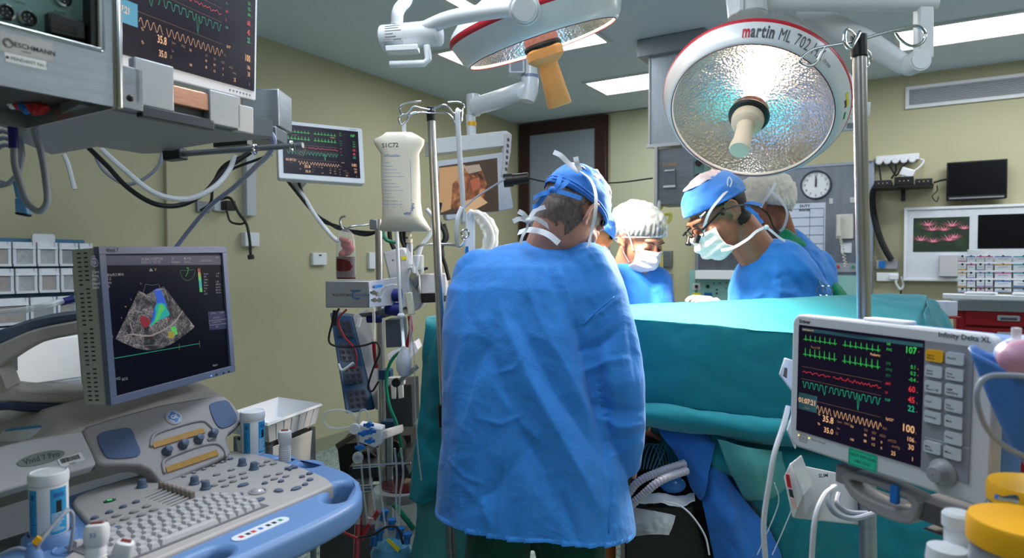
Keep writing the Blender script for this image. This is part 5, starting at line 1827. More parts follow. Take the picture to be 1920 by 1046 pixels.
# column and base below
MB().box((0.15,0.33,0.46),(0.34,0.36,0.80)).build('column',mat('shadow_grey_plastic',rgb(120,118,122),0.6),us,bevel=0.03)  # column in one even grey
MB().box((0.16,0.30,0.10),(0.5,0.62,0.10)).build('base',M_TAUPE,us,bevel=0.03)
for sx in (-.06,.38):
	for sy in (.02,.58):
		b = MB().cyl((sx - 0.02,sy,0.06),(sx + 0.02,sy,0.06),0.06)
		b.build('caster',M_RUBBER,us)
# sloping fascia with speakers and two amber displays
FT = MX(((1,0,0,0),(0,0.755,0.655,0.272),(0,-0.655,0.755,ZD),(0,0,0,1)))
# local: x along, z up the slope, y into it
FM = UM @ FT
def FP(px,py,y=0.0):
	return FL(FM,px,py,y)
fo_px = [(155,806),(162,799),(205,785),(300,759),(380,745),(405,741),(420,742),(434,752),(455,780),(455,790),(446,800),(430,812),(425,824),(434,850),(395,870),(312,906),(300,905),
		(292,893),(280,880),(262,872),(230,871),(194,872),(182,868),(174,852),(160,820)]
fas = MB().prism(FLQ(FM,fo_px),0,0.035)
fo_ = fas.build('fascia',M_TAUPE,us,M=FT,bevel=0.006,bseg=3)
def fpart(name,mb,m,parent=None,**k):
	return mb.build(name,m,us,M=FT,**k)
# left cover panel with the badge
cv = [(0,0)]
cover_px = [(154,807),(160,822),(175,853),(181,869),(176,873),(100,893),(0,922),(-80,945),(-90,855),(0,836),(60,822),(110,814)]
fpart('side_cover',MB().prism(FLQ(FM,cover_px,-0.001),-0.001,0.03),M_OFFW,bevel=0.004)
# hood behind the fascia
hood = MB()
tops = [(-140,842),(0,812),(80,795),(155,770),(200,752),(300,741),(345,738),(405,738)]
ftop = FLQ(FM,[(-90,856),(0,838),(100,816),(155,806),(205,785),(300,759),(380,745),(418,742)])
vs = []
for (x,z) in ftop:
	p = FT @ V((x,0.004,z)); vs.append(p)
for (x,z),(a,b) in zip(ftop,tops):
	p = FT @ V((x,0.004,z)); vs.append(V((p.x - 0.005,p.y + 0.10,p.z + (0.035 if a > 120 else -0.06 if a < 50 else -0.02))))
for (x,z) in ftop:
	p = FT @ V((x,0.004,z)); vs.append(V((p.x - 0.02,p.y + 0.30,p.z + 0.02)))
for (x,z) in ftop:
	p = FT @ V((x,0.004,z)); vs.append(V((p.x - 0.02,p.y + 0.34,ZD - 0.1)))
n = len(ftop)
hood.add(vs,[(r * n + i,r * n + i + 1,(r + 1) * n + i + 1,(r + 1) * n + i) for r in range(3) for i in range(n - 1)])
hood.build('hood',M_BEIGE,us,angle=50,solid=0.004)
# fascia grooves around the displays: raised lips
for pts in ([(282,838),(290,815),(330,800),(375,789),(392,797),(404,815),(390,826)],[(308,888),(306,866),(330,852),(375,836),(405,832),(420,843),(425,858)]):
	q = [FT @ V((x,-0.001,z)) for x,z in FLQ(FM,pts)]
	MB().tube(smooth_path(q,6),0.004,8).build('groove_lip',M_TAUPE,us,angle=180)
amb = mat('amber_lcd',rgb(158,118,52),0.35,0,0.12,60,emit=(0.35,0.2,0.04,1),estr=0.05)
for q in ([(284,831),(380,803),(384,812),(288,841)],[(309,877),(405,844),(409,854),(313,887)]):
	pts = FLQ(FM,q)
	b = MB().prism(pts,-0.0035,0.001); fpart('amber_display',b,amb)
for q,nm in (([(183,822),(190,812),(215,806),(236,803),(247,808),(254,826),(262,845),(259,854),(240,859),(208,860),(197,855),(188,840)],0),
			([(392,762),(398,756),(415,752),(426,753),(434,764),(443,780),(442,790),(430,799),(415,803),(405,796),(397,780)],1)):
	pts = smooth2(FLQ(FM,q),4)
	fpart('speaker_grille',MB().prism(pts,-0.003,0.001),mat('speaker_mesh',rgb(82,102,138),0.6,0,0.3,900,0.9,700),angle=60)
for px,py in ((312,847),(342,835),(371,825),(398,815)):
	x,z = FP(px,py)
	b = MB().lathe([(0.0115,0),(0.0115,0.004),(0.0095,0.012),(0.0085,0.017),(0.005,0.019),(0.001,0.0192)],MX.Translation((x,0.0,z)) @ MX.Rotation(pi / 2,4,'X'),20)
	fpart('display_knob',b,M_SLATE)
x,z = FP(325,783)
bd = MB().use(M_BEIGE).lathe([(0.021,0),(0.020,0.003),(0.0175,0.004)],MX.Translation((x,0,z)) @ MX.Rotation(pi / 2,4,'X'),36)
bd.use(mat('badge_blue',rgb(70,118,178),0.4)).lathe([(0.0175,0.004),(0.001,0.0042)],MX.Translation((x,0,z)) @ MX.Rotation(pi / 2,4,'X'),36)
bd.use(M_WPLAS)
for r_ in (0.0160,):
	bd.ribbon([(x + r_ * cos(a),z + r_ * sin(a)) for a in [2 * pi * k / 36 for k in range(37)]],0.0009,-0.0046)
for k in range(4):
	a0 = k * pi / 2 + 0.4
	bd.ribbon([(x + 0.0135 * cos(a0 + t) * (1 - 0.05 * t),z + 0.0135 * sin(a0 + t)) for t in [q / 6 * 0.8 for q in range(7)]],0.0014,-0.0046)
bd.text('GE',x,z - 0.005,0.0145,y=-0.0047,align='CENTER',bold=0.02)
fpart('round_badge',bd,None)
# badge and barcode label on the side cover
x,z = FP(78,859,-0.002)
x2,z2 = FP(118,849,-0.002)
an = atan2(z2 - z,x2 - x)
el = MB().use(mat('badge_grey_green',rgb(128,134,130),0.4))
L_ = sqrt((x2 - x) ** 2 + (z2 - z) ** 2)
ring = [(x + L_ * 1.08 * cos(a) * cos(an) - 0.0135 * sin(a) * sin(an),z + L_ * 1.08 * cos(a) * sin(an) + 0.0135 * sin(a) * cos(an)) for a in [2 * pi * k / 40 for k in range(40)]]
el.prism(ring,-0.003,0)
el.use(mat('badge_lettering',rgb(60,66,74),0.4)).text('Vivid 7 Pro',x,z,0.0175,y=-0.0034,align='CENTER',rot=an,bold=0.015,sx=0.85)
el.v = [V((v.x + 0.0055 * sin(an) * 0,v.y,v.z)) if v.y > -0.0033 else V((v.x,v.y,v.z - 0.0055)) for v in el.v]
fpart('model_badge',el,None,smooth=False)
bc = MB().use(M_PAPER).prism(FLQ(FM,[(107,862),(151,848),(160,862),(115,877)],-0.002),-0.0025,0)
bc.use(M_INK)
xa,za = FP(112,861,-0.003); xb,zb = FP(148,851,-0.003); xc,zc = FP(116,869,-0.003)
rn = random.Random(5); u = 0
while u < 0.98:
	wd_ = rn.choice((0.012,0.02,0.028));
	a = (xa + (xb - xa) * u,za + (zb - za) * u); b = (xa + (xb - xa) * (u + wd_),za + (zb - za) * (u + wd_)); dx,dz = (xc - xa),(zc - za)
	bc.add([(a[0],-0.003,a[1]),(a[0] + dx,-0.003,a[1] + dz),(b[0] + dx,-0.003,b[1] + dz),(b[0],-0.003,b[1])],[(0,1,2,3)])
	u += wd_ + rn.choice((0.012,0.02))
x,z = FP(136,868,-0.003); bc.text('FAM',x,z - 0.003,0.007,y=-0.003,align='CENTER',rot=an)
fpart('barcode_label',bc,None,smooth=False)
# controls on the deck
def deck_oval(name,X,Y,L,W,m,ang=None,h=0.004):
	px,py = C5(X,Y)
	x,y = DK(px,py)
	o = MB(); n = 20
	prof = [(1,0),(1.0,h * .6),(0.8,h),(0.01,h)]
	vs = [];
	for r,z in prof:
		for k in range(n):
			a = 2 * pi * k / n
			vs.append((x + L / 2 * r * cos(a),y + W / 2 * r * sin(a),ZD + z))
	fs = [(i * n + k,i * n + (k + 1) % n,(i + 1) * n + (k + 1) % n,(i + 1) * n + k) for i in range(3) for k in range(n)]
	o.add(vs,fs)
	return o.build(name,m,us)
M_BTNG = mat('button_grey',rgb(142,140,144),0.45)
M_BTNR = mat('button_ring',rgb(96,96,104),0.45)
def many(lst,L,W,m):
	for X,Y in lst:
		px,py = C5(X,Y); x,y = DK(px,py)
		ringm = MB().use(M_BTNR).lathe([(1.0,0.0),(1.0,0.0012),(0.86,0.0012)],MX.Translation((x,y,ZD)) @ MX.Diagonal((L / 2 * 1.12,W / 2 * 1.15,1,1)),20)
		ringm.use(m).lathe([(0.86,0.0012),(0.84,0.0035),(0.7,0.0042),(0.01,0.0042)],MX.Translation((x,y,ZD)) @ MX.Diagonal((L / 2 * 1.12,W / 2 * 1.15,1,1)),20)
		ringm.build('push_button',None,us)
many([(573,845),(616,862),(655,812),(700,830),(737,850),(751,791),(792,809),(822,760),(862,780),(1145,615),(1215,582),(1296,555),(1200,642),(1245,615),(1300,594),(1360,575),
	(1262,645),(1307,620),(1370,600),(1436,522),(1497,508),(1470,530),(1532,521),(1566,576),(1497,590),(1537,606),(1603,591)],0.0175,0.011,M_BTNG)
many([(531,825),(613,793),(690,763),(763,736),(1484,630),(1575,619),(1710,637),(1693,594),(1345,693)],0.0145,0.011,M_SLATE)
many([(658,882)],0.021,0.011,M_MBLUE)
many([(1738,610),(1735,576)],0.016,0.013,M_SLATE)
many([(1363,640),(1452,724),(1660,660)],0.026,0.015,M_SLATE)
many([(1562,672)],0.017,0.021,M_SLATE)
many([(1030,593),(1088,572),(1143,553),(1197,533),(1247,513)],0.010,0.008,M_BTNG)
many([(1292,494)],0.014,0.010,M_SLATE)
px,py = C5(1447,677); x,y = DK(px,py)
MB().use(mat('silver_ring',rgb(180,182,188),0.3,0.5)).lathe([(0.0195,0),(0.0195,0.003),(0.016,0.0035),(0.0155,0.001)],MX.Translation((x,y,ZD)),32).build('trackball_ring',None,us)
b = MB(); b.ball((x,y,ZD - 0.008),0.0165,28,16); b.build('trackball',mat('pale_ball',rgb(176,172,178),0.15,coat=0.8),us)
px,py = C5(1632,547); x,y = DK(px,py)
b = MB(); b.bar((x - 0.013,y - 0.008,ZD + 0.003),(x + 0.013,y + 0.008,ZD + 0.003),0.008,0.006); b.bar((x - 0.013,y + 0.008,ZD + 0.003),(x + 0.013,y - 0.008,ZD + 0.003),0.008,0.006)
b.build('cross_key',M_SLATE,us,bevel=0.002)
px,py = C5(615,728); x,y = DK(px,py)
b = MB().use(mat('dark_green_button',rgb(30,84,60),0.4)).lathe([(0.0125,0),(0.0125,0.002),(0.001,0.003)],MX.Translation((x,y,ZD)) @ MX.Diagonal((1,.6,1,1)),20)
b.use(glow('green_led',(0.1,1,0.3,1),1.5)).lathe([(0.004,0.0031),(0.0028,0.0033)],MX.Translation((x,y,ZD)),14)
b.build('power_button',None,us)
for X,Y in ((796,650),(1090,632),(1153,660),(1358,528),(1423,550)):
	px,py = C5(X,Y); x,y = DK(px,py,ZD)
	MB().lathe([(0.0115,0),(0.0110,0.004),(0.0092,0.006),(0.0085,0.016),(0.007,0.018),(0.001,0.0182)],MX.Translation((x,y,ZD)),20).build('rotary_knob',M_SLATE,us)
sl = MB()
for i in range(8):
	X = 905 + (1075 - 905) * i / 7; Y = 655 + (710 - 655) * i / 7
	x,y = DK(*C5(X,Y)); xa,ya = DK(*C5(X + 22,Y + 8)); xb,yb = DK(*C5(X - 92,Y + 55))
	MB().bar((xa,ya,ZD + 0.0003),(xb,yb,ZD + 0.0003),0.0012,0.0008).build('slider_slot',M_BLACK,us)
	c = MB().box((x,y,ZD + 0.007),(0.0115,0.0085,0.014))
	c.build('slider_cap',mat('warm_grey_cap',rgb(124,114,108),0.5),us,bevel=0.002)
# keyboard
kk = MB(); rows_ = 7; pit = 0.0195
for r in range(rows_):
	y = 0.088 - r * pit * 1.06
	cols = 15
	x = -0.03 + (0.006 * (r % 3))
	c = 0
	while c < cols:
		wk = 1
		if r == rows_ - 1 and c == 4:
			wk = 6
		if r in (2,3,4) and c in (0,):
			wk = 1.4
		cx = x + pit * wk / 2
		kk_w = pit * wk - 0.003
		kx,ky = kk_w / 2,(pit - 0.002) / 2
		tx_,ty = kx - 0.0028,ky - 0.0026
		zb_,zt_ = ZD + 0.001,ZD + 0.0095
		vs = [(cx + a * kx,y + b * ky,zb_) for a,b in ((-1,-1),(1,-1),(1,1),(-1,1))] + [(cx + a * tx_,y + 0.0006 + b * ty,zt_) for a,b in ((-1,-1),(1,-1),(1,1),(-1,1))]
		if cx < 0.275:
			kk.add(vs,[(4,5,6,7),(0,1,5,4),(1,2,6,5),(2,3,7,6),(3,0,4,7)])
		x += pit * wk; c += wk if wk > 2 else 1
kb = MB().box((0.118,0.024,ZD + 0.0006),(0.312,0.152,0.0016)).build('keyboard_well',mat('well_grey',rgb(100,100,106),0.6),us)
kk.build('key',M_KEY,kb,bevel=0.0009,smooth=False)
lp_ = MB().use(mat('label_strip',rgb(206,214,226),0.4)).zprism([(p[0],p[1]) for p in slot(0.20,-0.118,0.125,0.030,radians(0))],ZD - 0.0085,ZD - 0.0065)
for i,(dx,m) in enumerate(((-.045,M_INKR),(-.03,M_INK),(-.018,M_INKR),(-.002,M_INKB),(.016,M_INK),(.03,M_INK),(.045,M_GREENP))):
	lp_.use(m).zprism([(0.20 + dx + a,-0.118 + b) for a,b in ((-.004,-.005),(.004,-.005),(.004,.005),(-.004,.005))],ZD - 0.0066,ZD - 0.0062)
lp_.build('pictogram_label',None,us,smooth=False)
# flat screen
SM,SWd,SHt = frame3(P(184,462,1.40),P(424,462,1.79),P(199,763,1.40),upright=False)
Mi = UM.inverted() @ SM
def spart(name,mb,m,parent=us,**k):
	return mb.build(name,m,parent,M=Mi,**k)
case = MB().prism(rrect(SWd - .004,SHt - .004,0.006),0.012,0.075)
scase = spart('screen_case',case,mat('cream_case',rgb(186,190,182),0.5,0,0.03,12),bevel=0.004)
spart('screen_case_rear',MB().prism(rrect(SWd - .05,SHt - .07,0.01),0.07,0.105),MATS['cream_case'],bevel=0.006)
sl = MB()
for j in range(34):
	z = -SHt / 2 + 0.012 + j * (SHt - 0.024) / 33
	for yy in (0.034,0.052):
		if (j + (yy > .05)) % 9 != 8:
			sl.box((-SWd / 2 + 0.0019,yy + 0.003,z),(0.0012,0.009,0.0028))
for j in range(22):
	z = -SHt / 2 + 0.05 + j * (SHt - 0.1) / 21
	sl.box((-SWd / 2 + 0.0249,0.088,z),(0.0012,0.009,0.0028))
spart('vent_marking',sl,M_BLACK,smooth=False)
bz = MB(); bw = 0.017
bz.box((0,0.006,SHt / 2 - bw / 2),(SWd,0.014,bw)); bz.box((0,0.006,-SHt / 2 + bw / 2),(SWd,0.014,bw))
for s in (-1,1):
	bz.box((s * (SWd / 2 - bw / 2),0.006,0),(bw,0.014,SHt - 2 * bw))
spart('bezel',bz,mat('blue_grey_bezel',rgb(104,112,138),0.4),bevel=0.001)
gw,gh = SWd - 2 * bw,SHt - 2 * bw
scr = MB().box((0,0.008,0),(gw,0.006,gh)).build('screen',mat('dark_display',rgb(8,8,12),0.3,0,0.02,3,spec=0.15,emit=(0.002,0.002,0.005,1),estr=1),us,M=Mi)
MB().use(M_INK).text('Vivid 7',-SWd / 2 + 0.018,SHt / 2 - 0.012,0.0115,y=-0.0014,bold=0.02).build('bezel_lettering',None,us,M=Mi,smooth=False)
def echo_material():
	m = bpy.data.materials.new('echo_image'); m.use_nodes = True
	nt = m.node_tree; b = nt.nodes['Principled BSDF']
	tc = nt.nodes.new('ShaderNodeTexCoord')
	n1 = nt.nodes.new('ShaderNodeTexNoise'); n1.inputs['Scale'].default_value = 22; n1.inputs['Detail'].default_value = 3; n1.inputs['Distortion'].default_value = 1.2
	n2 = nt.nodes.new('ShaderNodeTexNoise'); n2.inputs['Scale'].default_value = 420; n2.inputs['Detail'].default_value = 2
	nt.links.new(tc.outputs['Object'],n1.inputs['Vector']); nt.links.new(tc.outputs['Object'],n2.inputs['Vector'])
	r1 = nt.nodes.new('ShaderNodeValToRGB'); r1.color_ramp.elements[0].position = 0.42; r1.color_ramp.elements[0].color = (0.02,0.02,0.024,1)
	r1.color_ramp.elements[1].position = 0.68; r1.color_ramp.elements[1].color = (0.46,0.41,0.42,1)
	mu = nt.nodes.new('ShaderNodeMixRGB'); mu.blend_type = 'MULTIPLY'; mu.inputs[0].default_value = 1
	r2 = nt.nodes.new('ShaderNodeValToRGB'); r2.color_ramp.elements[0].position = 0.35; r2.color_ramp.elements[1].position = 0.7
	nt.links.new(n1.outputs['Fac'],r1.inputs[0]); nt.links.new(n2.outputs['Fac'],r2.inputs[0])
	nt.links.new(r1.outputs[0],mu.inputs[1]); nt.links.new(r2.outputs[0],mu.inputs[2])
	b.inputs['Base Color'].default_value = (0.01,0.01,0.01,1)
	nt.links.new(mu.outputs[0],b.inputs['Emission Color']); b.inputs['Emission Strength'].default_value = 0.9
	return m
SF = lambda X,Y: FL(SM,X / 2.989,350 + Y / 2.989)      # from the zoomed crop of the screen
eg = MB()
yy = 0.0035
def poly(m,pts,y=yy):
	eg.use(m)
	q = [SF(*p) for p in (smooth2(pts,3) if len(pts) > 4 and m.name[:3] == 'dop' else pts)]
	ar = sum(q[i][0] * q[(i + 1) % len(q)][1] - q[(i + 1) % len(q)][0] * q[i][1] for i in range(len(q)))
	if ar < 0: q = q[::-1]
	eg.add([(x,y,z) for x,z in q],[tuple(range(len(q)))])
def line(m,pts,wd,y=yy - 0.0006):
	eg.use(m).ribbon([SF(*p) for p in pts],wd,y)
def stext(m,s,X,Y,sz,y=yy - 0.0006):
	x,z = SF(X,Y); eg.use(m).text(s,x,z,sz * 1.15,y=y,bold=.01)
G_GREY = glow('screen_grey',(0.35,0.36,0.4,1),0.5)
G_NAVY = glow('screen_navy',(0.006,0.01,0.05,1),1)
G_BLUE = glow('doppler_blue',(0.01,0.09,0.6,1),0.8); G_CYAN = glow('doppler_cyan',(0.0,0.45,0.4,1),0.7)
G_DOPG = glow('doppler_green',(0.1,0.6,0.1,1),0.7); G_DOPR = glow('doppler_red',(0.4,0.02,0.03,1),0.5); G_DOPY = glow('doppler_yellow',(0.6,0.5,0.05,1),0.45)
G_TISS = glow('bright_tissue',(0.5,0.4,0.38,1),0.55)
poly(G_NAVY,[(518,385),(1245,385),(1247,437),(520,440)],yy + .0008)
arc = []
for k in range(13):
	t = k / 12
	arc.append((655 + (1098 - 655) * t,852 + (785 - 852) * t + 95 * sin(pi * t)))
poly(echo_material(),[(785,582),(830,605),(870,580),(925,558)] + arc[::-1])
poly(G_BLUE,[(872,582),(905,575),(940,660),(930,690),(900,700),(870,745),(855,760),(868,690),(885,640)],yy - .0003)
poly(G_CYAN,[(880,660),(925,655),(945,690),(955,720),(900,745),(860,775),(845,780),(875,730)],yy - .0005)
poly(G_DOPG,[(905,655),(930,680),(915,700),(895,740),(870,765),(890,700)],yy - .0008)
poly(G_DOPR,[(795,725),(835,735),(845,770),(815,790),(795,760)],yy - .0004)
poly(G_DOPG,[(960,785),(990,780),(1003,825),(975,835)],yy - .0005)
poly(G_DOPY,[(950,810),(985,815),(975,850),(945,845)],yy - .0008)
poly(G_DOPR,[(945,740),(958,738),(957,750),(945,752)],yy - .0009)
line(G_TISS,[(745,825),(800,835),(850,835),(900,815),(960,780),(1000,740),(1030,695)],0.0032)
line(G_TISS,[(735,760),(742,790),(755,825),(720,830)],0.0022)
line(G_TISS,[(790,590),(810,600),(825,615)],0.002); line(G_TISS,[(875,580),(925,572),(940,600),(950,640)],0.0016)
line(G_GREY,[(822,545),(860,552),(895,545),(940,660),(1003,838)],0.0006); line(G_GREY,[(822,545),(760,760),(735,868),(800,892),(900,885),(1003,838)],0.0006)
line(G_TEAL,[(612,968),(800,935),(1125,878)],0.0009); line(G_DOPY,[(1010,880),(1011,915)],0.0007); line(G_DOPY,[(1123,862),(1125,900)],0.0007)
poly(G_GREY,[(852,455),(865,472),(842,474)]); stext(G_DOPY,'V',872,472,0.008)
line(G_DGREEN,[(1015 + 0,470),(1098,465)],0.0005)
line(G_DGREEN,[(1057 - 42 * cos(a),470 + 55 * sin(a)) for a in [pi * k / 12 for k in range(13)]],0.0006)
line(G_GREEN,[(1062,455),(1058,478),(1046,502)],0.0008); line(G_GREEN,[(1052,455),(1062,455)],0.001)
for k,m in enumerate((G_DOPR,G_DOPY,G_DOPG,G_CYAN,G_CYAN,G_DOPG)):
	poly(m,[(1113 + k * 2.2,458 + k * 22),(1128 + k * 2.2,457 + k * 22),(1130.5 + k * 2.2,479 + k * 22),(1115 + k * 2.2,480 + k * 22)])
stext(G_GREY,'DUBAI HOSPITAL',797,413,0.0075); stext(G_GREY,'30/01/12 9:57:53',797,431,0.0075)
stext(G_GREY,'ST',968,409,0.007); stext(G_GREY,'Pediatric',968,428,0.007); stext(G_GREY,'MI 0.20',1036,408,0.007); stext(G_GREY,'TIs 0.2',1036,427,0.007)
stext(G_GREY,'30/01/12 9:50:17',1130,420,0.0055); stext(G_GREY,'POS',1215,400,0.0055)
for i,s in enumerate(('Coronz','Freq.: 4.0 MHz/8.2 MHz','FPS: 31.2/31.2','Depth: 8.0 cm','Gain: -2.0 dB')):
	stext(G_GREY,s,524,484 + i * 22,0.0072)
for i,(s,q) in enumerate((('Power','-1 dB'),('FPS','31.2'),('Color',''),('Gain','2 dB'),('Frame','408 Hz'),('Freq','8.2 Hz'),('SV','8.8 mm'),('L.Vel','10.0 cm'))):
	stext(G_GREY,s,1148,493 + i * 16,0.0055); stext(G_GREY,q,1215,490 + i * 15.5,0.0055)
poly(G_NAVY,[(1172,700),(1275,695),(1280,795),(1182,803)],yy + .0006); line(G_GREY,[(1176,752),(1275,740),(1278,765),(1180,777),(1176,752)],0.0012)
for X,Y,s in ((1185,715,'2D Freq'),(1235,710,'Colour'),(1200,740,'2D Zoom'),(1195,765,'Colour Zone'),(1215,790,'ESP')):
	stext(G_GREY,s,X,Y,0.0055)
for X,Y,s in ((790,548,'1-'),(737,642,'*'),(685,745,'*'),(632,848,'8'),(1198,1008,'Reset'),(655,1085,'HQ'),(690,1088,'ECG')):
	stext(G_GREY,s,X,Y,0.007)
line(G_DOPY,[(706,672),(714,672)],0.002)
x,z = SF(536,425)
eg.use(G_GREY).ribbon([(x + .0085 * cos(a),z + .0085 * sin(a)) for a in [2 * pi * k / 24 for k in range(25)]],0.0009,yy - .0006); eg.text('GE',x,z - .0028,0.0085,y=yy - .0006,align='CENTER')
MiS = MX.Identity(4)
gr = eg.build('display_graphics',None,scr,smooth=False)
for i in range(4):
	x,z = FL(SM,395 + i * 10 + (i > 1) * 3,704.5 - i * 2.6)
	MB().ball((x,-0.002,z),0.0026 if i != 0 else 0.0016,8,6).build('front_button',M_BLACK if i else glow('blue_led',(.2,.4,1,1),2),us,M=Mi)
# neck of the screen and the swing arm to the left
nk = MB()
a = UM.inverted() @ P(250,757,1.66)
nk.cyl((a.x,a.y,a.z - 0.03),(a.x,a.y,a.z + 0.05),0.045,0.035); nk.bar((a.x,a.y,a.z),UM.inverted() @ P(330,735,1.72),0.05,0.025)
nk.build('screen_neck',M_BEIGE,us,bevel=0.004)
def arm_px(name,top,bot,m,wd):
	"""curved arm between an upper and a lower edge line in (px, py, d)"""
	T = smooth_path([P(*p) for p in top],8); B = smooth_path([P(*p) for p in bot],8)
	back = V((-0.35,0.93,0)) * wd
	mb = MB(); vs = []
	for a,b in zip(T,B):
		vs += [a,b,b + back,a + back]
	fs = []
	for i in range(len(T) - 1):
		for k in range(4):
			l = (k + 1) % 4
			fs.append((4 * i + k,4 * i + l,4 * i + 4 + l,4 * i + 4 + k))
	n = len(T) - 1
	fs += [(3,2,1,0),(4 * n,4 * n + 1,4 * n + 2,4 * n + 3)]
	mb.add(vs,fs)
	return world(mb,us).build(name,m,us,bevel=0.006)
d = 1.5
arm_px('swing_arm_top',[(-60,640,d - .15),(0,618,d - .1),(70,595,d),(150,583,d + .1)],[(-60,672,d - .15),(0,645,d - .1),(70,616,d),(150,600,d + .1)],M_SLATE,0.10)
arm_px('swing_arm',[(-60,668,d - .15),(0,643,d - .1),(70,615,d),(150,599,d + .1)],[(-60,730,d - .15),(0,685,d - .1),(70,645,d),(150,626,d + .1)],M_BEIGE,0.09)
arm_px('swing_arm_lower',[(-80,745,d - .15),(0,728,d - .1),(60,731,d),(210,733,d + .1)],[(-80,765,d - .15),(0,754,d - .1),(60,756,d),(210,758,d + .1)],M_BEIGE,0.10)
arm_px('swing_arm_base',[(-80,765,d - .15),(0,753,d - .1),(60,755,d),(218,756,d + .1)],[(-80,785,d - .15),(0,771,d - .1),(60,774,d),(205,772,d + .1)],mat('navy_plastic',rgb(52,62,92),0.4),0.11)
arm_px('swing_arm_elbow',[(-40,688,d - .12),(-10,690,d - .1),(0,700,d - .1),(12,730,d - .1)],[(-80,760,d - .12),(-70,760,d - .1),(-60,760,d - .1),(-50,760,d - .1)],M_BEIGE,0.09)
# wipe canisters
def canister(M,label,rot=0.0,lying=False):
	t = thing('wipe_canister',label,'wipes canister',M @ MX.Rotation(rot,4,'Z'),'white wipe canisters')
	MB().lathe([(0.0285,0),(0.030,0.003),(0.030,0.098),(0.0295,0.099)],seg=40,capb=True).build('tub',M_WPLAS,t,bevel=0)
	MB().lathe([(0.0312,0.094),(0.0316,0.096),(0.0316,0.108),(0.0305,0.113),(0.028,0.1145),(0.026,0.1125),(0.001,0.1125)],seg=40).build('lid',M_WPLAS,t)
	lb = MB()
	def patch(a0,a1,z0,z1,m,r=0.0303):
		n = 10; vs = []
		for i in range(n + 1):
			a = a0 + (a1 - a0) * i / n
			for z in (z0,z1): vs.append((r * cos(a),r * sin(a),z))
		lb.use(m).add(vs,[(2 * i,2 * i + 2,2 * i + 3,2 * i + 1) for i in range(n)])
	LB = mat('label_sky_blue',rgb(40,150,205),0.45)
	patch(-2.35,-1.75,0.006,0.088,LB); patch(-1.05,-0.1,0.006,0.088,LB); patch(2.0,3.0,0.006,0.088,LB)
	rn = random.Random(8)
	for k in range(12):
		patch(-2.3,-2.3 + rn.uniform(.25,.5),0.012 + k * 0.0045,0.0138 + k * 0.0045,M_INKB,0.0305)
		patch(-1.0,-1.0 + rn.uniform(.3,.8),0.012 + k * 0.0028,0.0130 + k * 0.0028,M_WPLAS,0.0305)
	patch(-0.75,-0.45,0.045,0.066,M_INK,0.0306)
	patch(-2.2,-1.9,0.070,0.080,M_INKB,0.0306); patch(-0.9,-0.3,0.072,0.080,M_INKB,0.0306)
	lb.build('label',None,t,smooth=False)
	return t
canister(MX.Translation(P(93,1000,1.2)) ,'white and blue wipe canister in the blue holder at the lower left',0.15)
canister(MX.Translation(P(474,850,1.75)),'white and blue wipe canister at the far corner of the console',0.35)
Ml = MX.Translation(P(14,829,1.47)) @ MX.Rotation(radians(84),4,'Y') @ MX.Rotation(0.6,4,'Z')
canister(Ml,'wipe canister lying on its side behind the white console cover')
# blue holder with cups at the left corner
hd = thing('probe_holder','pale blue probe holder with round cups at the left corner of the console','probe holder',P(93,1040,1.15))
mb = MB()
c = P(93,1000,1.2)
hb = MB().lathe([(0.030,-0.035),(0.046,-0.032),(0.042,-0.002),(0.036,0.006),(0.0325,0.003),(0.0325,-0.03)],MX.Translation(c),40)
world(hb,hd).build('canister_cup',M_BLUEP,hd)
c2 = P(135,1030,1.17)
hb = MB().lathe([(0.020,-0.09),(0.034,-0.085),(0.033,0.0),(0.029,0.004),(0.026,0.0),(0.026,-0.06)],MX.Translation(c2),36)
world(hb,hd).build('probe_cup',M_BLUEP,hd)
c3 = P(60,1046,1.1)
hb = MB(); hb.box((c.x - 0.002,c.y + 0.01,c.z - 0.065),(0.11,0.08,0.06))
world(hb,hd).build('holder_body',M_BLUEP,hd,bevel=0.012)
hb = MB().tube([P(62,1075,1.08),P(64,1040,1.08),P(60,1018,1.08)],[0.016,0.013,0.006],16)
world(hb,hd).build('cable_hook',M_BLUEP,hd)
# ultrasound probes
def probe(M,label,s=1.0,txt=None):
	t = thing('ultrasound_probe',label,'ultrasound probe',M @ MX.Scale(s,4),'ultrasound probes')
	t.matrix_basis = M @ MX.Scale(s,4)
	MB().lathe([(0.010,-0.06),(0.014,-0.05),(0.0155,0.0),(0.0135,0.008),(0.0165,0.014),(0.0185,0.022),(0.018,0.038),(0.016,0.044),(0.012,0.046)],seg=28,sq=3.0,capt=True,capb=True).build('body',mat('probe_white',rgb(204,204,208),0.4),t)
	rb = MB()
	for k in range(7):
		rb.lathe([(0.0150,-0.045 + k * 0.006),(0.0162,-0.0435 + k * 0.006),(0.0150,-0.042 + k * 0.006)],seg=28,sq=3.0)
	rb.build('grip_rib',mat('probe_white',rgb(204,204,208)),t)
	MB().box((0,0,0.0465),(0.019,0.013,0.003)).build('lens',mat('dark_red_lens',rgb(110,22,18),0.4),t,bevel=0.001)
	if txt:
		MB().use(M_INKB).text(txt,0,0.026,0.011,y=-0.0187,align='CENTER').build('lettering',None,t,smooth=False)
	return t
probe(MX.Translation(P(180,1034,1.03)) @ MX.Rotation(0.25,4,'Z') @ MX.Rotation(radians(-10),4,'X'),'white ultrasound probe marked 5S standing in the holder by the keyboard',0.92,'5S')
probe(MX.Translation(P(222,1056,1.0)) @ MX.Rotation(0.3,4,'Z') @ MX.Rotation(radians(18),4,'Y'),'slim white ultrasound probe tip showing at the bottom edge by the keyboard',0.75)
probe(MX.Translation(P(534,838,1.68)) @ MX.Rotation(0.3,4,'Z'),'white ultrasound probe standing at the far side of the console',0.92)
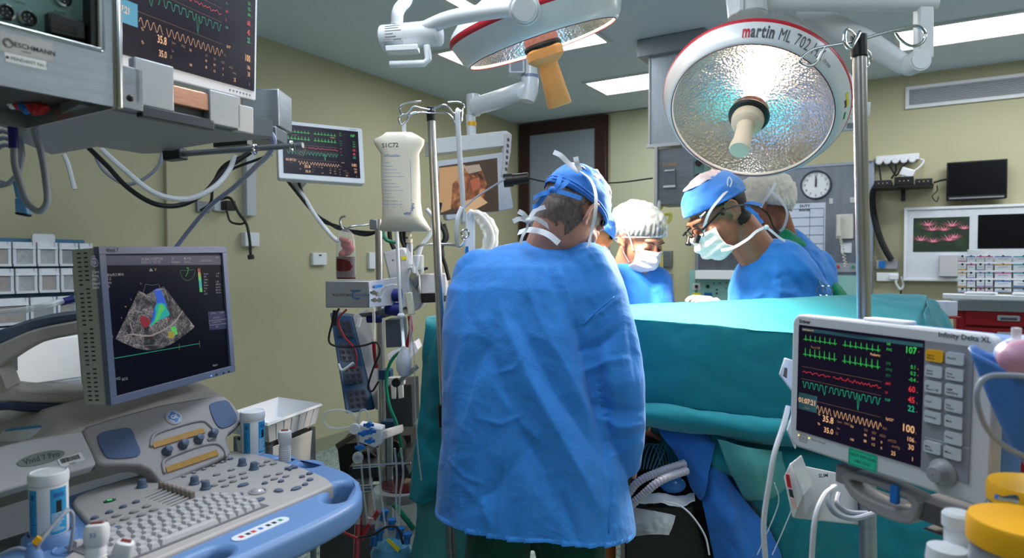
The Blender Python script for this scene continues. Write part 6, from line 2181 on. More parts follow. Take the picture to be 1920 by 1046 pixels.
# probe cables
cable('probe_cable','grey probe cable arching out of the blue holder beside the canister',[(62,1046,1.08),(75,1018,1.08),(100,985,1.1),(122,962,1.12),(132,958,1.13),(137,968,1.13),(136,1000,1.13),(130,1035,1.14)],0.0028,M_GWIRE)
cable('probe_cable','second probe cable with a yellow band hanging over the blue holder',[(0,1040,1.08),(30,1028,1.08),(58,1030,1.08),(70,1012,1.09),(95,990,1.1),(118,962,1.12),(128,954,1.13)],0.0030,M_GWIRE)
tb = MB().tube([P(66,1019,1.079),P(76,1008,1.083)],0.0062,12); c = P(70,1014,1.08); tb.v = [p - c for p in tb.v]
o = tb.build('cable_band',M_YELLOW); o.location = c; tag(o,'yellow band around the probe cable beside the canister','cable band')
# ---------------------------------------------------------------- ceiling pendant at the upper left
def pbox(parent,name,m,r,d,th,yaw=0.0,bevel=0.003,dy=0.0):
	"""box whose front face fills the pixel rectangle r = (x0, y0, x1, y1) at depth d"""
	x0,y0,x1,y1 = r
	c = P((x0 + x1) / 2,(y0 + y1) / 2,d)
	w_,h_ = (x1 - x0) / FPX * d,(y1 - y0) / FPX * d
	M = MX.Translation(c) @ MX.Rotation(yaw,4,'Z')
	mb = MB().box((0,th / 2 + dy,0),(w_ / max(.3,cos(yaw)),th,h_),M)
	return world(mb,parent).build(name,m,parent,bevel=bevel)
EM = MX((LDIR,-BDIR,V((0,0,1)))).transposed().to_4x4(); EM.translation = P(221,202,1.1)
ZP = EM.translation.z
pd = thing('ceiling_pendant','brushed steel ceiling pendant box with a pale green socket panel, at the upper left','ceiling pendant',EM)
E = lambda X,Y,y=0.0: FL(EM,X / 2.989,Y / 2.989,y)
# shell with an opening for the panel
x_in,z_in = E(572,285)
L0 = -0.62; HT = 0.42
fr = MB()
fr.add([(L0,0,0),(0,0,0),(0,0,HT),(x_in,0,HT),(x_in,0,z_in),(L0,0,z_in)],[(0,1,4,5),(1,2,3,4)])
fr.add([(L0,0.33,0),(0,0.33,0),(0,0.33,HT),(L0,0.33,HT),(L0,0,HT),(0,0,HT),(L0,0,0),(0,0,0)],[(1,0,3,2),(2,3,4,5),(7,1,2,5),(0,6,4,3)])
fr.build('steel_shell',M_STEEL,pd,solid=0.004,smooth=False)
MB().tube([(0,0,0),(0,0,HT)],0.008,12).build('edge_trim',M_CHROME,pd)
MB().box((L0 / 2,0.15,0.03),(-L0 - 0.02,0.30,0.004)).build('underside',mat('worn_dark_steel',rgb(58,54,52),0.4,0.6,0.3,12),pd)
MB().box((L0 / 2 + x_in / 2,0.03,(HT + z_in) / 2),(x_in - L0,0.004,HT - z_in)).build('socket_panel',M_SEAGRN,pd)
rm = MB(); rm.bar((L0,0.002,z_in),(x_in,0.002,z_in),0.012,0.008); rm.bar((x_in,0.002,z_in),(x_in,0.002,HT),0.012,0.008)
rm.build('opening_rim',M_CHROME,pd,bevel=0.002)
MB().box((x_in - 0.008,0.016,(HT + z_in) / 2),(0.014,0.026,HT - z_in)).build('side_gasket',M_BLACK,pd)  # shade at the right of the recess, built as a black strip
for X,Y,r_ in ((20,72,.0125),(143,105,.0125),(342,-5,.0125)):
	x,z = E(X,Y,0.03)
	s_ = MB().use(M_CHROME).lathe([(r_,0),(r_ * 1.02,.006),(r_ * .8,.008),(r_ * .76,.003)],MX.Translation((x,0.028,z)) @ MX.Rotation(pi / 2,4,'X'),28)
	s_.use(M_BLACK).lathe([(r_ * .76,.003),(.0001,.003)],MX.Translation((x,0.028,z)) @ MX.Rotation(pi / 2,4,'X'),28)
	s_.use(M_CHROME)
	for k in range(5):
		a = 2 * pi * k / 5; s_.cyl((x + r_ * .4 * cos(a),.026,z + r_ * .4 * sin(a)),(x + r_ * .4 * cos(a),.022,z + r_ * .4 * sin(a)),0.0012,seg=8)
	s_.build('round_socket',None,pd)
xa,za = E(245,75,.03); xb,zb = E(455,250,.03)
pb_ = MB().prism([(xa,za),(xb,za - .0),(xb,zb + .003),(xa,zb)],0.012,0.03).build('plate_connector',M_BLACK,pd,bevel=0.003)
xa2,za2 = E(280,110,.012); xb2,zb2 = E(432,200,.012)
MB().box(((xa2 + xb2) / 2,0.0115,(za2 + zb2) / 2),(abs(xb2 - xa2),0.002,abs(za2 - zb2) * .8)).build('connector_mouth',mat('deep_black',rgb(6,6,7),0.6),pb_)
tx = MB().use(M_INK)
x,z = E(305,70,.028); tx.text('PLATE',x,z,0.0055,y=0.0275)
tx.build('lettering',None,pd,smooth=False)
x,z = E(60,8,.028); MB().use(M_INK).text('TORCH',x,z,0.0055,y=0.0275).build('lettering',None,pd,smooth=False)
for q,m,nm in (([(-5,175),(290,240),(292,348),(-5,285)],mat('satin_plate',rgb(186,184,186),0.4,0.35),'maker_plate'),([(20,292),(255,345),(257,396),(28,345)],M_PAPER,'name_label')):
	pts = [E(*p) for p in q]
	MB().prism(pts,-0.0025,0).build(nm,m,pd,smooth=False)
sl_ang = 0
x,z = E(72,262); tx = MB().use(M_INK).text('ESCHMANN',x,z,0.0102,y=-0.0032,bold=0.01)
x,z = E(40,235); tx.ribbon([(x + .0062 * cos(a),z - .002 + .0062 * sin(a)) for a in [2 * pi * k / 20 for k in range(21)]],0.0012,-0.0032)
tx.ribbon([(x + .0042 * cos(a),z - .002 + .0042 * sin(a)) for a in [2 * pi * k / 20 for k in range(15)]],0.001,-0.0032)
x,z = E(115,292); tx.text('medical',x,z,0.004,y=-0.0032)
tx.build('maker_lettering',None,pd,smooth=False)
x,z = E(55,336); MB().use(M_INK).text('PENDANT No 1',x,z,0.0070,y=-0.0032).ball((x - .004,-.003,z + .0025),(.002,.001,.002),8,6).build('name_lettering',None,pd,smooth=False)
# riser to the ceiling
mb = MB(); c = EM @ V((-0.45,0.2,0)); mb.box((c.x,c.y,(ZP + HT + CEIL) / 2),(0.16,0.16,CEIL - ZP - HT - 0.004))
world(mb,pd).build('riser',M_STEELD,pd)
# leads plugged in underneath
for i,(X,Y,m) in enumerate(((20,178,M_INKR),(34,186,M_MBLUE),(50,188,M_INKR),(8,176,M_WPLAS),(62,186,M_INKR))):
	a = P(X,Y,1.2)
	world(MB().cyl(a,a + V((0.02,0,-0.02)),0.011),pd).build('plug',m,pd)
# long shelf beam behind it
ZS = ZP + 0.012
sh = thing('pendant_shelf','grey metal equipment shelf with rail and rod reaching out from the steel pendant','equipment shelf',CE(300,260,ZS))
def shelf_pts(px):
	return [(p.x,p.y) for p in (CE(a,b,ZS) for a,b in px)]
pl = shelf_pts([(150,196),(226,210),(452,250),(512,256),(508,260),(400,268),(345,277),(303,287),(268,288),(182,275),(97,290),(20,258)])
mb = MB().zprism(pl,ZS,ZS + 0.035)
world(mb,sh).build('shelf_plate',mat('shelf_grey',rgb(142,146,152),0.45,0.4,0.06,4),sh,smooth=False)
a0,a1 = CE(223,204,ZS),CE(462,251,ZS)
for nm,t0,t1,z0,z1,m in (('rail_block',0.0,0.16,.0,.075,M_STEELD),('rail_plate',.10,.38,.012,.095,mat('pale_rail',rgb(160,164,170),0.4,0.5)),('rail_core',.36,.72,.028,.062,mat('brushed_copper',rgb(190,140,118),0.3,0.8,0.2,40,aniso=(1,1,12))),  # warm light on the rail core is put into its copper tone
							('rail_plate',.66,.93,.004,.07,MATS['pale_rail']),('rail_lower',.15,.7,-.008,.012,M_DSTEEL),('rail_end',.90,1.05,.0,.055,M_OFFW)):
	p,q = a0.lerp(a1,t0),a0.lerp(a1,t1)
	zz = (z0 + z1) / 2
	off = -0.006 if nm != 'rail_core' else 0
	mb = MB().bar(p + V((0,off,zz)),q + V((0,off,zz)),0.02,z1 - z0)
	world(mb,sh).build(nm,m,sh,bevel=0.002)
mb = MB().ball(P(244,184,1.13),0.006).ball(P(252,187,1.14),0.004)
for p in ((244,184,1.13),):
	world(MB().ball(P(*p),0.006),sh).build('rail_screw',M_BLACK,sh)
mb = MB().tube([P(322,290,1.62),P(400,284,1.6),P(568,272,1.56)],[0.0075,0.007,0.0065],14)
world(mb,sh).build('rod',M_STEELD,sh)
world(MB().bar(P(312,292,1.62),P(345,288,1.61),0.03,0.028),sh).build('rod_clamp',M_DSTEEL,sh,bevel=0.003)
for X in (478,546):
	q = P(X,280 - (X - 478) * .09,1.57)
	world(MB().tube([q + V((0,.010 * cos(a),.010 * sin(a))) for a in [2 * pi * k / 16 for k in range(16)]],0.0035,8,closed=True),sh).build('rod_ring',M_CHROME,sh)
world(MB().tube(smooth_path([P(552,270,1.56),P(556,285,1.55),P(566,291,1.55),P(572,280,1.55)],5),0.003,8),sh).build('rod_hook',M_CHROME,sh)
mb = MB().bar(P(405,272,1.75),P(468,266,1.72),0.02,0.014); world(mb,sh).build('under_bar',M_DSTEEL,sh)
# steel column behind the upper display
col = thing('steel_column','narrow brushed steel box behind the upper left display','pendant column',P(495,200,2.0))
pbox(col,'box_body',M_STEEL,(452,166,523,236),2.0,0.12,0.0,0.004)
pbox(col,'lower_flange',M_STEELD,(452,236,518,262),1.98,0.1,0.0,0.004)
# upper display
k_ = 1.13
DM,DW,DH = frame3(P(168,-118,1.08 * k_ - .05),P(468,-18,1.63 * k_ - .07),P(185,84,1.08 * k_),upright=False)
DM_s,sw,sh_ = frame3(P(466,-16,1.63 * k_ - .07) + (P(173,-128,1.08 * k_ - .05) - P(466,-16,1.63 * k_ - .07)),P(466,-16,1.63 * k_ - .07),None,upright=False)
# exact: bottom inner edge and right inner edge
BR = P(476,171,1.63 * k_); TR = P(467,-40,1.63 * k_ - 0.08); BL = P(184,89,1.09 * k_)
x = (BR - BL); sw = x.length; x.normalize(); z = (TR - BR); z = (z - x * z.dot(x)); sh_ = z.length; z.normalize(); y = z.cross(x)
DM = MX((x,y,z)).transposed().to_4x4(); DM.translation = (BL + BR) / 2 + z * sh_ / 2
ds = thing('vitals_display','wide display with vital-sign traces over the pendant shelf, cut by the top edge','display',DM)
MB().prism(rrect(sw + .036,sh_ + .05,.008),0.002,0.045).build('case',M_OFFW,ds,bevel=0.003)
s1 = MB().box((0,0.001,0),(sw,0.004,sh_)).build('screen',G_SCR,ds)
vitals(sw,sh_,G_BOXB,y=-0.0022).build('display_graphics',None,s1,smooth=False)
for k in range(7):
	MB().box((sw / 2 - 0.02 - k * .018,0.0015,-sh_ / 2 - .013),(0.006,0.003,0.004)).build('button',M_GREYP,ds)
# wall display further back
WM,ww,wh = frame3(P(519,224,3.25),P(679,241,3.45),P(512,333,3.19),upright=False)
wd_ = thing('vitals_display','smaller white-framed display of vital-sign traces near the olive wall','display',WM)
MB().prism(rrect(ww,wh,.012),0,0.05).build('case',M_WPLAS,wd_,bevel=0.004)
MB().prism(rrect(ww * .7,wh * .6,.012),0.05,0.08).build('case_rear',M_WPLAS,wd_,bevel=0.004)
s2 = MB().box((0.0,-0.0005,.004),(ww * .89,0.003,wh * .84)).build('screen',G_SCR,wd_)
vitals(ww * .89,wh * .84,G_BOXB,y=-0.0022,lw=1.5).build('display_graphics',None,s2,smooth=False)
bb = MB().bar((0,0.08,0),(-.02,0.6,0.02),0.05,0.06).build('wall_arm',M_OFFW,wd_)
MB().use(M_INKB).text('monitor',ww * .34,wh * .455,.012,y=-.0006).build('bezel_lettering',None,wd_,smooth=False)
# cables, hoses at the pendant
cable('hose','translucent blue-grey hose running over the pendant shelf and down its end',[(222,146,1.3),(262,148,1.3),(300,166,1.36),(340,190,1.42),(390,206,1.5),(450,222,1.58),(495,240,1.62),(513,262,1.62),(505,288,1.7),(480,312,1.9),(440,350,2.1),(395,385,2.2),(360,425,2.3),(325,470,2.35)],0.0075,mat('lilac_hose',rgb(140,148,186),0.35))
for i,(pts,r,m,lb) in enumerate((
	([(165,276,3.2),(200,310,3.2),(240,352,3.2),(290,382,3.2),(340,384,3.25),(385,360,3.3),(420,320,3.35),(470,285,3.4)],.012,M_WIRE,'thick black cable sagging below the shelf'),
	([(190,280,3.1),(235,320,3.1),(290,362,3.1),(350,373,3.15),(400,352,3.2),(430,318,3.3),(440,290,3.3)],.013,M_WWIRE,'thick white cable sagging below the shelf'),
	([(175,284,3.3),(195,320,3.3),(235,345,3.3),(270,335,3.3),(298,310,3.3),(305,285,3.3)],.009,M_GWIRE,'thin grey cable looping below the shelf'),
	([(120,290,3.1),(128,310,3.1),(140,355,3.1)],.011,M_WWIRE,'short white cable hanging free at the left of the shelf'),
	([(462,290,3.5),(420,310,3.5),(400,345,3.5),(395,380,3.5),(376,395,3.5)],.008,M_WIRE,'thin black lead running to the plug on the wall'),
	([(510,290,3.4),(480,300,3.4),(430,320,3.4),(410,345,3.4)],.007,M_WIRE,'black lead crossing behind the rod end'),
	([(412,374,3.6),(432,372,3.6),(448,400,3.6),(462,420,3.6),(468,450,3.6),(470,480,3.6)],.008,M_WIRE,'black lead dropping past the white junction box'),
	([(425,395,3.6),(432,415,3.6),(450,420,3.6),(462,416,3.6)],.006,M_WIRE,'small black lead looped beside the plug'),
	([(540,340,3.4),(560,365,3.3),(590,400,3.25),(620,420,3.2),(640,430,3.1),(690,436,3.0),(715,434,2.95)],.008,M_WIRE,'black cable from the small display to the equipment stack'),
	([(560,342,3.4),(575,380,3.3),(600,412,3.25),(632,424,3.15),(680,440,3.0),(712,432,2.95)],.008,M_WIRE,'second black cable from the small display to the equipment stack'),
	([(552,345,3.4),(572,372,3.3),(590,402,3.2),(610,428,3.1),(628,448,3.1),(640,452,3.1)],.010,M_WWIRE,'white cable curving down from the small display'))):
	cable('cable',lb,pts,r,m)
# coils at the far left
for k in range(4):
	pts = []
	for i in range(17):
		a = 2 * pi * i / 16
		pts.append(P(2 + (40 - k * 4) * cos(a) + k * 3,290 + k * 6 + (58 - k * 7) * sin(a),1.45 + k * .02))
	mb = MB().tube(pts[:-1],0.0058,8,closed=True)
	c = pts[0]; mb.v = [p - c for p in mb.v]
	o = mb.build('coiled_cable',M_GWIRE); o.location = c
	tag(o,['outermost','second','third','innermost'][k] + ' loop of the grey cable coil at the left edge under the pendant','cable')
t = thing('probe_lead','grey lead with a dark blue sleeve curving into a U under the pendant box','cable',P(24,225,1.4))
world(MB().tube(smooth_path([P(*p) for p in ((20,180,1.3),(23,225,1.3),(25,260,1.3),(26,278,1.3))],4),0.0085,12),t).build('sleeve',M_DBLUE,t)
world(MB().tube(smooth_path([P(*p) for p in ((26,275,1.3),(28,310,1.3),(38,345,1.3),(50,378,1.3),(72,396,1.3),(88,380,1.3),(86,340,1.3),(78,290,1.3),(66,250,1.3),(64,215,1.3))],8),0.0062,12),t).build('cable_run',M_GWIRE,t)
t = thing('connector','pale blue cable connector dangling at the upper left','connector',P(38,385,1.35))
mb = MB()
q = [P(27,372,1.35),P(45,368,1.36),P(52,402,1.36),P(28,399,1.35)]
quadbox(t,'plug_body',mat('connector_blue',rgb(96,154,206),0.4),q,0.014,(0,1,0),0.002)
quadbox(t,'plug_mouth',M_BLACK,[P(27,398,1.349),P(52,402,1.359),P(50,406,1.359),P(30,402,1.349)],0.012,(0,1,0),0)
world(MB().tube(smooth_path([P(30,340,1.36),P(33,355,1.36),P(36,370,1.36)],4),0.006,10),t).build('cable_tail',MATS['connector_blue'],t)
# things fixed to the left wall
def wall_item(name,label,cat,r,m,th=0.03,bevel=0.004,off=0.0,group=None,sub=None):
	M,w_,h_ = left_rect(*r,off)
	t = thing(name,label,cat,M,group)
	MB().box((0,-th / 2,0),(w_,th,h_)).build('housing' if sub is None else sub,m,t,bevel=bevel)
	return t,w_,h_
wall_item('cable_trunking','white vertical cable duct on the olive wall under the small display','cable trunking',(453,262,471,405),mat('trunk_white',rgb(186,190,196),0.5),0.05)
wall_item('conduit','thin cream conduit running down the olive wall behind the ultrasound screen','conduit',(306,285,314,466),mat('cream_conduit',rgb(188,180,150),0.5),0.03)
t,w_,h_ = wall_item('junction_box','white junction box with a black lead across it, below the cable duct','junction box',(451,436,478,462),M_WPLAS,0.05)
t,w_,h_ = wall_item('wall_socket','dark switched wall socket half hidden by the sagging cables','wall socket',(366,378,390,398),M_STEELD,0.02)
t,w_,h_ = wall_item('wall_socket','white wall socket with a bulky black plug in it','wall socket',(397,376,426,396),M_WPLAS,0.03)
MB().box((w_ * .2,-0.06,0),(w_ * .65,0.06,h_ * .9)).build('plug',M_BLACK,t,bevel=0.006)
t,w_,h_ = wall_item('thermostat','small square white thermostat alone on the olive wall','thermostat',(582,474,608,497),M_WPLAS,0.03)
MB().box((0,-0.031,h_ * .3),(w_ * .18,0.003,h_ * .12)).build('sensor_window',M_BLACK,t)
wall_item('wall_box','narrow white box on the wall behind the equipment stack pole','wall box',(688,473,702,504),M_WPLAS,0.03)
c_ = cable('cable_plug',None,[(470,478,3.6),(471,486,3.6)],0.018,M_WIRE)
tag(c_,'black plug end dangling under the white junction box','plug')
# rack of tip-out bins
BM_,bw_,bh_ = left_rect(-45,447,163,640,0.16)
# the rack leans out of the frame at the left
rk = thing('bin_rack','blue rack of white tip-out storage bins on the wall behind the ultrasound screen','storage rack',BM_)
M_RACK = mat('rack_blue',rgb(70,120,158),0.5)
MB().box((0,0.08,0),(bw_,0.12,bh_)).build('back_frame',M_RACK,rk,bevel=0.004)
zr_ = []
rnd = random.Random(12)
conts = [rgb(190,190,196),rgb(120,130,150),rgb(180,130,100),rgb(60,70,66),rgb(200,206,214),rgb(150,60,60),rgb(210,200,190)]
def local_z(py): return FL(BM_,80,py)[1]
def local_x(px): return FL(BM_,px,520)[0]
for ri,(ya,yb,xs) in enumerate(((455,499,[-40,14,60,101,139,166]),(503,548,[-36,18,62,103,141,168]),(556,604,[-30,45,96,136,170]),(608,645,[-30,38,92,134,170]))):
	z1,z0 = local_z(ya),local_z(yb)
	for i in range(len(xs) - 1):
		x0_,x1_ = local_x(xs[i]) + .004,local_x(xs[i + 1]) - .004
		w_ = x1_ - x0_; h_ = z1 - z0; cx = (x0_ + x1_) / 2; cz = (z0 + z1) / 2
		b = MB(); f = 0.012
		b.add([(cx - w_ / 2,-0.045,cz + h_ / 2),(cx + w_ / 2,-0.045,cz + h_ / 2),(cx + w_ / 2,-0.06,cz + h_ * .22),(cx - w_ / 2,-0.06,cz + h_ * .22),
			(cx - w_ / 2,0.0,cz + h_ / 2),(cx + w_ / 2,0.0,cz + h_ / 2)],[(3,2,1,0),(0,1,5,4)])
		b.box((cx - w_ / 2 + f / 2,-0.03,cz),(f,0.05,h_)); b.box((cx + w_ / 2 - f / 2,-0.03,cz),(f,0.05,h_)); b.box((cx,-0.035,cz - h_ / 2 + f / 2),(w_,0.05,f))
		o = b.build('tilt_bin',mat('bin_white',rgb(226,230,238),0.4),rk,smooth=False)
		q = MB().box((cx,-0.012,cz - h_ * .08),(w_ * .8,0.02,h_ * .62))
		q.build('content',mat('bin_content_%d' % (rnd.randrange(7)),conts[rnd.randrange(7)],0.5,0,0.4,60),o,smooth=False)
		MB().box((cx,-0.052,cz - h_ * .12),(w_ * .82,0.002,h_ * .62)).build('window',M_CLEAR,o,smooth=False)
x,z = local_x(82),local_z(448)
MB().prism(rrect(0.10,0.05,0.012,4,x,z),-0.01,0.01).build('hanging_tab',M_WPLAS,rk)
cable('hose','clear tube with a dark blue end crossing in front of the storage bins',[(-20,588,1.9),(40,582,1.9),(90,572,1.92),(118,564,1.95)],0.009,M_TUBE)
cable('hose_end','dark blue hose end touching the ultrasound screen side',[(112,567,1.95),(140,560,1.97)],0.011,M_DBLUE,cat='hose end')
# counter and carton under the bins
ct = thing('side_counter','grey wall counter under the storage bins, behind the screen arm','counter',V((P(60,700,2.4).x,P(60,700,2.4).y,0)))
c = P(40,720,2.35)
Rl = MX((LDIR,-BDIR,V((0,0,1)))).transposed().to_4x4(); Rl.translation = V((c.x,c.y,0))
world(MB().box((0.0,0.25,c.z - .02),(1.3,0.6,0.04),Rl),ct).build('worktop',mat('counter_grey',rgb(166,170,180),0.4),ct,bevel=0.004)
world(MB().box((0.0,0.27,(c.z - .04) / 2),(1.26,0.52,c.z - .045),Rl),ct).build('cabinet',mat('cabinet_grey',rgb(126,130,140),0.5),ct,bevel=0.004)
cb = thing('carton','open white carton holding clear packages on the grey counter','carton',P(80,700,2.2))
q = Rl.copy(); q.translation = P(88,716,2.15)
world(MB().box((0,0.1,0.07),(0.34,0.2,0.14),q),cb).build('box_body',M_PAPER,cb,bevel=0.003)
world(MB().box((-.1,-0.003,0.075),(0.035,0.004,0.05),q),cb).build('printed_patch',M_INKG,cb)
world(MB().box((-.15,-0.003,0.07),(0.03,0.004,0.08),q),cb).build('printed_band',M_MBLUE,cb)
for i,(dx,m,lb) in enumerate(((-.05,M_MBLUE,'blue sealed package lying on the white carton'),(.04,M_CLEARM,'clear crumpled package lying on the white carton'),(.11,M_CLEARM,'second clear crumpled package at the right end of the carton'))):
	mb = MB().ball((0,0,0),(0.05,0.05,0.018),18,10); mb.v = [p + V((1,1,1)) * 0.012 * fbm(p,(20,20,20),(i,0,0)) for p in mb.v]
	o = mb.build('package',m,angle=180); o.location = q @ V((dx,0.09,0.158)); tag(o,lb,'package')
# white tray trolley beyond the console
tt = thing('tray_trolley','white plastic tray on a white trolley between the console and the equipment stack','tray',V((P(520,830,2.6).x,P(520,830,2.6).y,0)))
zr = P(520,765,2.6).z
cor = [CE(425,776,zr),CE(522,745,zr),CE(602,757,zr),CE(502,794,zr)]
cc = sum(cor,V((0,0,0))) / 4
mb = MB()
low = [cc + (p - cc) * 0.86 + V((0,0,-0.075)) for p in cor]
lip = [cc + (p - cc) * 1.03 + V((0,0,-0.008)) for p in cor]
mb.add(lip + cor + low,[(0,1,5,4),(1,2,6,5),(2,3,7,6),(3,0,4,7),(4,5,9,8),(5,6,10,9),(6,7,11,10),(7,4,8,11),(8,9,10,11)])
world(mb,tt).build('tray_basin',M_WPLAS,tt,solid=0.004,smooth=False)
mb = MB()
for i in range(4):
	for k in range(7):
		a = cor[i].lerp(cor[(i + 1) % 4],k / 7); b = low[i].lerp(low[(i + 1) % 4],k / 7)
		mb.bar(a + V((0,0,-.012)) + (a - cc).normalized() * .0,b + (a - cc).normalized() * .001,0.003,0.003)
world(mb,tt).build('rib',M_OFFW,tt)
l2 = [cc + (p - cc) * 0.84 + V((0,0,-0.10)) for p in cor]; l3 = [cc + (p - cc) * 0.74 + V((0,0,-0.26)) for p in cor]
mb = MB().add(l2 + l3,[(0,1,5,4),(1,2,6,5),(2,3,7,6),(3,0,4,7),(4,5,6,7)])
world(mb,tt).build('lower_basket',mat('basket_white',rgb(206,208,204),0.5),tt,solid=0.004,smooth=False)
for i in range(4):
	a = cc + (cor[i] - cc) * 0.8
	world(MB().cyl(V((a.x,a.y,0.0)),V((a.x,a.y,zr - 0.09)),0.012),tt).build('leg',M_STEELD,tt)
# ---------------------------------------------------------------- back wall: steel service panel, clock, phone, chart
def back_item(name,label,cat,r,m,th=0.03,bevel=0.004,off=0.0,group=None,sub='housing'):
	M,w_,h_ = back_rect(*r,off)
	t = thing(name,label,cat,M,group)
	MB().box((0,-th / 2,0),(w_,th,h_)).build(sub,m,t,bevel=bevel)
	return t,w_,h_,M
M_WALLSTEEL = mat('service_panel_steel',rgb(128,134,144),0.34,0.85,0.14,3,0.2,60,aniso=(6,6,1))
t,w_,h_,M = back_item('service_panel','large brushed steel wall panel behind the surgeons, carrying the clock and phone','service panel',(1308,314,1640,640),M_WALLSTEEL,0.05,0.003)
b = MB()
for z in (h_ / 2 - .012,):
	b.box((0,-0.055,z),(w_,0.012,0.024))
b.box((w_ / 2 - .03,-0.055,0),(0.06,0.012,h_)); b.box((-w_ / 2 + .015,-0.055,0),(0.03,0.012,h_))
b.build('edge_frame',mat('frame_steel',rgb(160,168,184),0.35,0.7),t,bevel=0.002)
for x0,y0,x1,y1,nm,m in ((1293,506,1485,566,'outlet_strip',M_MINT),(1560,516,1612,560,'outlet_strip',M_MINT),(1540,493,1612,510,'alarm_strip',mat('alarm_grey',rgb(150,156,166),0.5)),(1555,372,1562,382,'small_plate',M_OFFW),(1594,370,1603,380,'small_plate',M_OFFW)):
	xa,za = FL(M,x0,y0,-.05); xb,zb = FL(M,x1,y1,-.05);
	o = MB().box(((xa + xb) / 2,-0.055,(za + zb) / 2),(xb - xa,0.012,za - zb)).build(nm,m,t,bevel=0.001)
	if nm == 'outlet_strip' and x0 < 1400:
		for px,py,m2 in ((1306,537,M_OFFW),(1306,555,M_LABELY),(1328,555,M_MBLUE)):
			x,z = FL(M,px,py,-.062)
			MB().box((x,-.063,z),(0.075,0.004,0.065)).build('outlet_plate',m2,o)
		for px,py,r_ in ((1306,537,.016),(1327,537,.016),(1306,556,.016),(1328,556,.016),(1339,531,.006),(1350,531,.006),(1344,543,.007),(1344,550,.007),(1362,530,.005),(1362,540,.005),(1315,556,.006),(1370,545,.006)):
			x,z = FL(M,px,py,-.065)
			MB().cyl((x,-.062,z),(x,-.075,z),r_).build('outlet',M_BLACK,o)
	if nm == 'alarm_strip':
		for px,m2 in ((1571,M_INKR),(1600,M_GREENP)):
			x,z = FL(M,px,500,-.062); MB().cyl((x,-.06,z),(x,-.072,z),.012).build('lamp_dot',m2,o)
# white paper shelf box on the strip
t,w_,h_,M = back_item('paper_tray','white wall box under the masked face of the surgeon with loupes','wall box',(1309,507,1392,523),M_PAPER,0.10,0.003,off=0.06)
# clock
M,w_,h_ = back_rect(1503,320,1559,374,0.05)
t = thing('wall_clock','round white wall clock with a dark rim on the steel panel','clock',M)
R_ = h_ / 2
RX = MX.Rotation(pi / 2,4,'X')
MB().lathe([(R_,0),(R_,.03),(R_ * .96,.036),(R_ * .9,.034),(R_ * .89,.02)],RX,48).build('rim',mat('clock_rim',rgb(66,74,92),0.3,0.3),t)
MB().lathe([(R_ * .9,.02),(.0001,.02)],RX,48).build('dial',M_WPLAS,t)
b = MB().use(M_INK)
for k in range(12):
	a = 2 * pi * k / 12
	b.ribbon([(R_ * .84 * sin(a),R_ * .84 * cos(a)),(R_ * .88 * sin(a),R_ * .88 * cos(a))],.006,-.0213)
	b.text(str(k or 12),R_ * .70 * sin(a),R_ * .70 * cos(a) - R_ * .08,R_ * .24,y=-.0215,align='CENTER')
b.build('lettering',None,t,smooth=False)
MB().bar((0,-.023,-R_ * .15),(0,-.023,R_ * .62),0.004,0.008,(1,0,0)).build('hand',mat('dark_hand',rgb(70,20,34),0.4),t)
MB().bar((0,-.025,-R_ * .1),(R_ * .02,-.025,R_ * .42),0.004,0.012,(1,0,0)).build('hand',M_INK,t)
# second clock half hidden, chart, phone
M,w_,h_ = back_rect(1338,332,1364,362,0.05)
t = thing('gauge_dial','round blue-rimmed dial peeping out above the blue cap','dial',M)
MB().lathe([(h_ / 2,0),(h_ / 2,.03),(h_ * .42,.034),(h_ * .4,.02)],RX,36).build('rim',mat('gauge_rim',rgb(60,96,150),0.3),t)
MB().lathe([(h_ * .42,.02),(.0001,.02)],RX,36).build('dial',M_OFFW,t)
t,w_,h_,M = back_item('duty_chart','printed duty chart with ruled rows on the steel panel','chart',(1476,381,1548,545),mat('chart_paper',rgb(196,206,224),0.5),0.006,0,off=0.052,sub='sheet')
b = MB().use(mat('chart_line',rgb(110,124,150),0.5))
for k in range(9):
	z = h_ / 2 - .05 - k * (h_ - .08) / 9; b.ribbon([(-w_ * .46,z),(w_ * .46,z)],0.006,-.008)
for x in (-w_ * .46,w_ * .1,w_ * .46):
	b.ribbon([(x,h_ / 2 - .05),(x,-h_ / 2 + .03)],0.004,-.008)
b.use(M_INK).text('DUTY',-.01,h_ / 2 - .035,.032,y=-.008,align='CENTER',bold=.03).text('ROSTER',-.01,h_ / 2 - .07,.026,y=-.008,align='CENTER',bold=.03)
b.build('printing',None,t,smooth=False)
t,w_,h_,M = back_item('wall_phone','cream wall telephone with handset and curly cord on the steel panel','telephone',(1569,402,1601,448),mat('phone_cream',rgb(206,204,196),0.45),0.05,0.006,off=0.052)
b = MB().tube([(-w_ * .32,-.075,h_ * .38),(-w_ * .34,-.085,0),(-w_ * .32,-.075,-h_ * .38)],[.022,.015,.022],12)
b.build('handset',MATS['phone_cream'],t)
b = MB(); pts = []
for k in range(90):
	a = k * .9; f = k / 89
	pts.append((-w_ * .32 + .012 * cos(a) + .06 * f,-.07 + .012 * sin(a),-h_ * .4 - .26 * sin(f * pi / 2) * f - .0))
b.tube(pts,.004,6).build('curly_cord',MATS['phone_cream'],t,angle=180)
back_item('data_outlet','small white outlet plate under the wall telephone','wall outlet',(1577,455,1597,474),M_WPLAS,0.012,0.002,off=0.052)
M,w_,h_ = back_rect(1577,455,1597,474,0.064)
